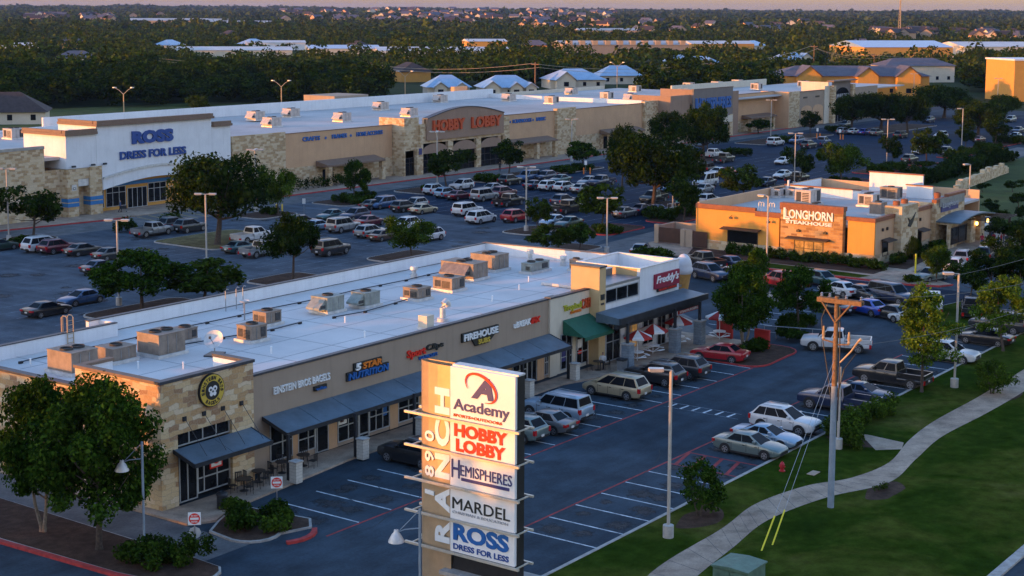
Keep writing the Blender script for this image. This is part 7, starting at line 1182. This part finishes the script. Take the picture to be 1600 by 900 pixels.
for (x, y), sx, sy, h, lb, m in (((52.1, 60.3), 2.6, 3.0, 1.2, 'rounded green hedge round the lamp in the mulch strip', 'leaf_hedge'), ((53.2, 58.6), 1.5, 1.7, 1.5, 'taller clump of hedge by the no entry sign', 'leaf_hedge'), ((59.6, 62), 1.6, 1.6, 1.0, 'spiky shrub at the back of the corner bed', 'leaf_pear'), ((58.7, 60.6), 1.7, 2.0, 1.05, 'low shrub in the middle of the corner bed', 'leaf_hedge'), ((61.2, 60.4), 1.4, 2.4, .95, 'low shrub on the right of the corner bed', 'leaf_hedge'), ((59.6, 58.8), 1.6, 1.4, 1.1, 'rounded shrub at the front of the corner bed', 'leaf_pear'), ((53.6, 45.9), 1.3, 1.3, 1.7, 'dark bush at the foot of the tall tenant sign', 'leaf_hedge'),
                         ((95.4, 41.4), 1.5, 3.4, 1.6, 'tall end of the hedge beside the wooden pole', 'leaf_pear'), ((97.9, 42.0), 4.6, 1.3, 1.5, 'long clipped hedge behind the dark blue pickup', 'leaf_pear'), ((102.4, 41.8), 4.2, 1.3, 1.4, 'right end of the clipped hedge along the lawn', 'leaf_pear'), ((94.2, 40.0), 1.4, 1.8, 1.7, 'rounded front clump of the lawn hedge', 'leaf_pear'), ((113.2, 59.0), 3, 1.6, 1.0, 'low shrubs under the patio tree', 'leaf_hedge'), ((116.4, 58.4), 2.4, 2, 1.1, 'low shrubs by the small red wall', 'leaf_hedge'), ((127.4, 60.2), 5, 2.4, 1.1, 'low hedge above the white pickup', 'leaf_hedge'), ((122.6, 58.2), 2.4, 2.2, .9, 'low bush left of the hedge above the white pickup', 'leaf_hedge')):
    hedge((x, y), sx, sy, h, lb, m, group='shrubs along the near beds', leaf=.1, dens=260, cat='shrub', name='shrub')
for k, (px, py, w, h, lb) in enumerate(((1130, 403, 4, 1.3, 'clipped hedge before the bin yard'), (1170, 412, 5, 1.2, 'low shrubs under the black shuttered window'), (1225, 418, 5, 1.1, 'low shrubs left of the restaurant lettering wall'), (1270, 428, 5, 1.2, 'low shrubs under the lit restaurant window'), (1320, 434, 5, 1.1, 'low shrubs at the restaurant corner'))): c = hp(px, py); hedge((162.2, c[1]), 1.8, w, h, lb, group='shrubs round the restaurant', leaf=.15, dens=90, cat='shrub', name='shrub')
for k, (x, lb) in enumerate(((168, 'low shrubs under the first dark window hood'), (173, 'dark shrubs at the chimney foot'), (178.5, 'low shrubs under the second dark window hood'))): hedge((x, 66.6), 4.4, 1.6, 1.2, lb, group='shrubs round the restaurant', leaf=.15, dens=90, cat='shrub', name='shrub')
c = hp(1422, 440); hedge(c, 2, 2, .8, 'small round bush at the restaurant crossing', group='shrubs round the restaurant', leaf=.12, dens=120, cat='shrub', name='shrub'); c = hp(1018, 404); hedge(c, 3, 5, 1.2, 'clipped hedge by the driving silver sedan', group='shrubs round the restaurant', leaf=.15, dens=90)
for k, x in enumerate(range(238, 300, 6)): hedge((x, 94.6+.05*(x-238)), 6.5, 3.2, 2.6+.8*math.sin(k*1.7), 'dark tall hedge above the rubble wall', 'leaf_oak', group='tall hedge above the rubble wall', leaf=.22, dens=70)
for (x, y), r, h, lb, m, key in (((75.6, 41.3), 1.45, 3.25, 'round dark bush beside the nearest light pole', 'leaf_elm', 'b'), ((113.8, 37.6), 1.6, 2.6, 'round bush on bare stems beside the path', 'leaf_pear', 'b')):
    rng = np.random.default_rng(int(x)); c, rd = clumps('egg', r, .35, h, 34, rng, r*.32); t = thing('bush', lb, 'bush', (x, y, .11), 0, 'round bushes on the lawn'); link('crown', leaf_mesh('crown', c, rd, 120, .085, m, rng), t); trunk_mb(h, .05, .4, h, r, rng, nb=5, multi=3).build('stems', t)
hedge((86.2, 34.8), 1.2, .6, .35, 'sparse low plant in the bare mulch patch', 'leaf_olive', leaf=.07, dens=60, cat='shrub', name='shrub')
for k, (x0, x1) in enumerate(((88, 100), (66, 86))): hedge(((x0+x1)/2, 88), x1-x0, 1.6, 1.3, ('weedy growth behind the raised rear parapet', 'olive growth behind the lower rear parapet')[k], 'leaf_olive', leaf=.16, dens=60, cat='shrub', name='shrub')
tree('mid1', (318, 478), (312, 410), 138, 'broad olive tree showing over the rear parapet')
# ------------------------------------------------------------------ houses and halls beyond
def gable(mb, x0, x1, y0, y1, h, rh, wm, rm, axis='x', ov=.5):
    mb.box(x0, x1, y0, y1, 0, h, wm)
    if axis == 'x':
        ym = (y0+y1)/2
        for s, ye in ((0, y0-ov), (1, y1+ov)): mb.extr([(x0-ov, ye, h-.15), (x0-ov, ym, h+rh), (x0-ov, ym, h+rh+.25), (x0-ov, ye, h+.1)], (x1-x0+2*ov, 0, 0), rm)
        for x in (x0, x1-.1): mb.extr([(x, y0, h), (x, y1, h), (x, ym, h+rh)], (.1, 0, 0), wm)
    else:
        xm = (x0+x1)/2
        for xe in (x0-ov, x1+ov): mb.extr([(xe, y0-ov, h-.15), (xm, y0-ov, h+rh), (xm, y0-ov, h+rh+.25), (xe, y0-ov, h+.1)], (0, y1-y0+2*ov, 0), rm)
        for y in (y0, y1-.1): mb.extr([(x0, y, h), (x1, y, h), (xm, y, h+rh)], (0, .1, 0), wm)
def house(label, px, py, w, d, h, rh, wall, roof, group, rz=0, wings=(), win=True, cat='house', name='house', p=None):
    p = p or at_far(px, py); t = thing(name, label, cat, p, rz, group); mb = MB(); mb.box(-w/2, w/2, -d/2, d/2, -1, h, wall)
    for wx, ww, wd, fr in wings: mb.box(wx-ww/2, wx+ww/2, -d/2-wd, -d/2, -1, h, wall); mb.extr([(wx-ww/2, -d/2-wd-.01, h), (wx+ww/2, -d/2-wd-.01, h), (wx, -d/2-wd-.01, h+ww*.42)], (0, .12, 0), wall)
    mb.build('wall', t); mb = MB(); o = .8; r = min(d/2, w/2)*.9
    A = [(-w/2-o, -d/2-o, h), (w/2+o, -d/2-o, h), (w/2+o, d/2+o, h), (-w/2-o, d/2+o, h)]; r0, r1 = (-w/2+r, 0, h+rh), (w/2-r, 0, h+rh)
    for q in ((A[0], A[1], r1, r0), (A[1], A[2], r1), (A[2], A[3], r0, r1), (A[3], A[0], r0)): mb.quad(q, roof)
    mb.quad([(a[0], a[1], a[2]-.02) for a in A[::-1]], roof)
    for wx, ww, wd, fr in wings:
        hh_ = ww*.42
        for s in (-1, 1): mb.extr([(wx+s*(ww/2+.6), -d/2-wd-.7, h-.2), (wx, -d/2-wd-.7, h+hh_), (wx, -d/2-wd-.7, h+hh_+.25), (wx+s*(ww/2+.6), -d/2-wd-.7, h+.05)], (0, wd+d*.45, 0), roof)
    mb.build('roof', t)
    if win:
        n = max(2, int(w/5)); big = h > 7
        for k in range(n):
            for z in ((1.0, 4.6) if big else (1.0,)): x = -w/2+w*(k+.5)/n; q = .9 if big else .6; m2 = MB(); m2.box(x-q, x+q, -d/2-.06, -d/2+.02, z, z+1.4+.5*big, 'window_glass'); m2.build('window', t)
        for wx, ww, wd, fr in wings: m2 = MB(); m2.box(wx-.9, wx+.9, -d/2-wd-.08, -d/2-wd+.02, 1+3.6*(h > 7), 2.6+3.9*(h > 7), 'window_glass'); m2.build('window', t)
    return t
BR = 'blue roofed houses behind the stores'; rA = YAW-math.pi/2+R(12)
for px, py, w, d, lb, wg in ((697, 152, 15, 12, 'first blue roofed house with twin gables, beside the dark treeline', ((-3, 4, 2, 1), (4, 3.5, 1.5, 1))), (790, 152, 19, 13, 'second blue roofed house with gables, right of the first', ((-6, 5, 2.5, 1), (2, 4, 2, 1), (7, 3.5, 1.5, 1))), (895, 138, 22, 16, 'tall blue roofed house with a lit gable', ((-5, 7, 3, 1),)), (965, 132, 18, 12, 'low blue roof right of the lit gable', ()), (1088, 112, 24, 15, 'wide blue white roof with peaks over the homewares store', ((-6, 8, 4, 1), (3, 7, 4, 1))), (1058, 108, 14, 10, 'small blue white roof left of the peaked one', ()), (1233, 103, 18, 12, 'blue white roof left of the apartment building', ((6, 8, 3, 1),))):
    house(lb, px, py, w*.92, d*.92, 3.2, 3.8, 'stucco_cream', 'roof_blue_metal', BR, rA, wg)
house('brown roofed house with cream walls at the far left', 2, 192, 22, 14, 3.0, 4.6, 'stucco_cream', 'roof_shingle', None, rA, ((-8, 10, 4, 1),))
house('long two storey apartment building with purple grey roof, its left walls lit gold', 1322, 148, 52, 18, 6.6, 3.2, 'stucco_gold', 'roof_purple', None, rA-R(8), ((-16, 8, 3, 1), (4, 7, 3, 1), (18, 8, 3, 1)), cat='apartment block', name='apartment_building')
t = house('second wing of apartments with grey roof behind the great oaks', 1425, 128, 30, 14, 6.6, 3, 'stucco_cream', 'roof_purple', None, rA, (), cat='apartment block', name='apartment_building')
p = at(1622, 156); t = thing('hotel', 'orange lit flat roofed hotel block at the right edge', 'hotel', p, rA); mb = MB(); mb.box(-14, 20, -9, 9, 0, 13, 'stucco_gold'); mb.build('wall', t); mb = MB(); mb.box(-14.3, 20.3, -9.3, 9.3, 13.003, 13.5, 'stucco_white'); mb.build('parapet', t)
for x in (4, 12):
    for z in (3, 7, 11): mb = MB(); mb.box(x-1, x+1, -9.06, -8.98, z, z+1.8, 'window_glass'); mb.build('window', t)
def hall(label, px, py, w, d, h, wall, roof, rz=None, sky=0, cat='warehouse'):
    p = at_far(px, py); t = thing('warehouse', label, cat, p, rA if rz is None else rz, 'long low halls among the woods'); mb = MB(); mb.box(-w/2, w/2, -d/2, d/2, -1, h, wall); mb.build('wall', t); mb = MB(); mb.extr([(-w/2-.5, -d/2-.5, h), (-w/2-.5, d/2+.5, h), (-w/2-.5, 0, h+d*.07)], (w+1, 0, 0), roof); mb.build('roof', t)
    for k in range(sky): mb = MB(); x = -w/2+w*(k+.5)/sky; mb.box(x-1.7, x+1.7, -d/2-.2, -d/2+5, h, h+2.6, 'stucco_tan'); mb.build('dormer', t)
for a in (('long low hall with orange lit dormers in the middle distance', 968, 84, 84, 34, 6, 'stucco_taupe', 'roof_grey', None, 10), ('yellow walled hall with blue white roof right of centre', 1390, 98, 52, 46, 9, 'stucco_gold', 'roof_blue_metal'), ('white roofed hall at the upper right edge', 1562, 90, 70, 40, 7, 'stucco_cream', 'roof_white'), ('white hall at the upper left edge', 8, 88, 40, 24, 6, 'stucco_white', 'roof_white'), ('long white roofed hall left of centre', 365, 92, 64, 26, 5, 'stucco_cream', 'roof_white'), ('white hall behind the long left one', 430, 78, 40, 20, 5, 'stucco_white', 'roof_white'), ('low pale hall between two treelines', 535, 92, 40, 26, 6, 'stucco_cream', 'roof_blue_metal'), ('long white roofed hall in the centre', 690, 92, 76, 28, 5, 'stucco_white', 'roof_white'), ('small hall with lit end by the centre one', 757, 88, 24, 20, 9, 'stucco_gold', 'roof_white'), ('lit low hall beyond the peaked blue roof', 1120, 82, 44, 26, 6, 'stucco_gold', 'roof_white'), ('white hall far off on the left plain', 265, 42, 110, 50, 9, 'stucco_tan', 'roof_grey'), ('white hall further right on the left plain', 310, 40, 90, 40, 8, 'stucco_tan', 'roof_grey'), ('pale hall at the foot of the left ridge', 375, 43, 110, 40, 7, 'stucco_tan', 'roof_grey'), ('lit hall under the middle hills', 945, 60, 60, 30, 8, 'stucco_tan', 'roof_grey')): hall(*a)
for k, (px, py, lb) in enumerate(((112, 76, 'grey roofed house alone in the left woods'), (265, 80, 'blue roofed house alone in the left woods'), (360, 60, 'brown roofed house far in the left woods'), (120, 104, 'orange lit house among the left trees'), (395, 78, 'pale house right of the left halls'), (560, 82, 'gabled grey house before the centre hall'), (835, 80, 'pale flat house left of the dormered hall'), (1175, 80, 'pale house right of the lit low hall'), (640, 128, 'lit low house left of the first blue roof'), (1345, 76, 'white cottage behind the yellow hall'))): house(lb, px, py, 18, 12, 4, 3.5, 'stucco_cream' if k % 2 else 'stucco_gold', ('roof_purple', 'roof_blue_metal', 'roof_shingle')[k % 3], None, rA+k, (), False)
rng = random.Random(4); HM = []
for k in range(4): mb = MB(); gable(mb, -7, 7, -5, 5, 5, 3.5, ('stucco_tan', 'stucco_cream', 'stucco_taupe', 'stucco_tan')[k], ('roof_shingle', 'roof_purple', 'roof_shingle', 'roof_purple')[k]); HM.append(mb.mesh('hillside_house'))
for (x0, x1, y0, y1, n) in ((40, 260, 31, 39, 34), (560, 780, 19, 44, 70), (800, 960, 21, 52, 50), (1370, 1500, 60, 66, 22), (980, 1300, 40, 60, 22), (420, 560, 20, 40, 18), (1520, 1600, 60, 72, 12)):
    for k in range(n):
        p = at_far(x0+(x1-x0)*rng.random(), y0+(y1-y0)*rng.random()); s = .8+min(1.0, p.length/5500); o = link('hillside_house', HM[rng.randrange(4)], None, p+Vector((0, 0, 1.5+p.length/1100)), rng.random()*3.1); o.scale = (s, s, s); tag(o, 'tiny sunlit house among the far trees', 'house', 'tiny houses scattered through the far woods')
# ------------------------------------------------------------------ the woods
FT = []
for k in range(6): rg = np.random.default_rng(50+k); c, rd = clumps(('round', 'oak', 'egg')[k % 3], 5.2, 1.2, 11.5, 40, rg, 1.7); FT.append(leaf_mesh('wood_tree', c, rd, 40, .5, 'leaf_belt', rg))
def blocked(x, y):
    if y < 235 or (x < 460 and y < 300 and x > 100): return True
    return False
KEEP = [(o.location.x, o.location.y, 26 if o['category'] in ('house', 'apartment block', 'hotel') else 55) for o in list(COL.objects) if o.parent is None and o.get('category') in ('house', 'apartment block', 'hotel', 'warehouse') and o.location.length < 2500 and o.name[:8] != 'hillside']
def clear(x, y, r0=0):
    d0 = math.hypot(x, y)
    for hx, hy, r in KEEP:
        d = math.hypot(hx, hy); ca = (x*hx+y*hy)/(d*d0+1e-6); lat = abs(x*hy-y*hx)/(d+1e-6)
        if ca > 0 and lat < r*.62+3 and -r*.5 < d-d0 < (95 if r < 50 else 120): return False
    return True
cnt = 0; rg = random.Random(11)
PTS = []
for r in np.arange(330, 640, 10.5):
    for s in np.arange(-330, 330, 9.0):
        a = YAW + (s+rg.uniform(-3, 3))/r; rr = r+rg.uniform(-4, 4); px_ = 800-F_PX*math.tan(a-YAW)
        if not -60 < px_ < 1660: continue
        x, y = rr*math.cos(a), rr*math.sin(a); PTS.append((x, y, px_, rr))
def edge(px_):   # distance at which the woods start, per picture column
    K = [(-60, 430), (150, 462), (420, 468), (620, 455), (680, 560), (980, 600), (1010, 455), (1190, 470), (1300, 620), (1480, 600), (1560, 560), (1660, 420)]
    for (a, b), (c, d) in zip(K[:-1], K[1:]):
        if px_ <= c: return b+(d-b)*(px_-a)/(c-a)
    return 500
for x, y, px_, rr in PTS:
    if rr < edge(px_) or not clear(x, y) or cnt >= 296: continue
    if 1200 < px_ < 1500 and rr < 640 and rg.random() < .55: continue
    o = link('wood_tree', FT[rg.randrange(6)], None, (x, y, -.2), rg.random()*6.28); s = rg.uniform(.8, 1.22); o.scale = (s, s, s*rg.uniform(.6, .82)*(1.25 if rg.random() < .2 else 1)); cnt += 1
    tag(o, 'dark broad tree in the wooded belt behind the stores', 'tree', 'trees in the wooded belt behind the stores')
LASTR = {}
def forest_stuff():
    rg = np.random.default_rng(5); V, n0 = [], 0; C, S, N = [], [], []
    r = 470.
    while r < 7600:
        step = 9.5 if r < 900 else 15 if r < 1600 else 30 if r < 3200 else 60; lat = 8.2 if r < 900 else 9.5 if r < 1600 else 13 if r < 3200 else 22
        half = .42*r; far_l = (.85 if r < 1300 else .42)*r
        for s in np.arange(-half, far_l, lat):
            a = YAW+(s+rg.uniform(-.4, .4)*lat)/r; rr = r+rg.uniform(-.5, .5)*step; px_ = 800-F_PX*math.tan(a-YAW)
            x, y = rr*math.cos(a), rr*math.sin(a)
            if -60 < px_ < 1660 and rr < 640 and rr < 10000 and (cnt < 290 or rr < 560): continue
            if rr < edge(min(1660, max(-60, px_)))+2: continue
            nz = math.sin(x*.013+1)*math.sin(y*.011+2)+.6*math.sin(x*.031)*math.sin(y*.027)
            if r > 650 and nz < -.38: continue
            if r < 2500 and not clear(x, y): continue
            C.append((x, y, terrain(x, y))); S.append((lat*.62 if r > 1600 else 5.2)*rg.uniform(.75, 1.25)); N.append(12 if px_ < -120 else 96 if r < 800 else 52 if r < 1600 else 14 if r < 3200 else 10)
        r += step
    C, S, N = np.array(C), np.array(S), np.array(N); idx = np.repeat(np.arange(len(C)), N); n = len(idx)
    d = rg.normal(size=(n, 3)); d /= np.linalg.norm(d, axis=1)[:, None]; d[:, 2] = np.abs(d[:, 2])*1.0-.15
    lf = .5+.5*np.sin(C[:, 0]*.021+1)*np.sin(C[:, 1]*.017); hh = .8*np.minimum(11.5, 6+S*.8)*rg.uniform(.6, 1.15, len(C))*(.8+.75*lf)*np.where(rg.random(len(C)) < .14, 1.55, 1); tone = .62+.4*rg.random(n)**.5
    pos = C[idx] + d*np.stack([S[idx], S[idx], hh[idx]*.62], 1)*tone[:, None]; pos[:, 2] += hh[idx]*.36
    nrm = d+rg.normal(size=(n, 3))*.45; nrm /= np.linalg.norm(nrm, axis=1)[:, None]; t = np.cross(nrm, rg.normal(size=(n, 3))); t /= np.linalg.norm(t, axis=1)[:, None]; b = np.cross(nrm, t)
    sz = (S[idx]*np.where(N[idx] > 60, .15, np.where(N[idx] > 20, .21, .42))*rg.uniform(.7, 1.3, n))[:, None]
    V = np.stack([pos-t*sz, pos+b*sz*.75, pos+t*sz, pos-b*sz*.75], 1).reshape(-1, 3)
    me = bpy.data.meshes.new('forest'); me.vertices.add(len(V)); me.vertices.foreach_set('co', V.ravel()); me.loops.add(4*n); me.loops.foreach_set('vertex_index', np.arange(4*n)); me.polygons.add(n); me.polygons.foreach_set('loop_start', np.arange(n)*4); me.materials.append(M['leaf_far']); me.update(calc_edges=True)
    tag(link('forest', me), 'dense oak woods covering the plain to the hills', 'woods', None, 'stuff'); print('forest quads', n, 'belt trees', cnt)
forest_stuff()
# unseen woods added west of the drone, heights shaped to shade the car parks
def west_woods():
    rg = np.random.default_rng(9); c, rd = [], []
    for k in range(106):
        for j in range(3):
            v = -110+k*4.6+rg.uniform(-2, 2); u = -78-10*j+rg.uniform(-3, 3); h = 15.7-(0 if v < 82 else 4.4 if v < 95 else 3.2 if v < 135 else 2.5)+.5*math.sin(v*.13)+rg.uniform(-.9, .8)
            x, y = u*.838+v*.545, -u*.545+v*.838
            for q in range(4): c.append((x+rg.uniform(-2.5, 2.5), y+rg.uniform(-2.5, 2.5), h*(.14+.2*q))); rd.append(2.9)
    tag(link('west_woods', leaf_mesh('west_woods', c, rd, 40, 1.2, 'leaf_far', rg, 1.)), 'dense line of trees west of the car parks', 'woods', None, 'stuff')
west_woods()
# ------------------------------------------------------------------ evening haze
m = bpy.data.materials.new('haze_air'); m.use_nodes = True; nt = m.node_tree; nt.nodes.remove(nt.nodes['Principled BSDF'])
pv = nt.nodes.new('ShaderNodeVolumePrincipled'); pv.inputs['Color'].default_value = (.33, .5, 1, 1); pv.inputs['Density'].default_value = HAZE
pv.inputs['Anisotropy'].default_value = .25
nt.links.new(pv.outputs[0], nt.nodes['Material Output'].inputs['Volume']); M['haze_air'] = m
mb = MB(); mb.box(-9800, 9800, -9800, 9800, -7, 64, 'haze_air'); tag(mb.build('haze'), 'thin evening haze over the plain', 'haze', None, 'stuff')
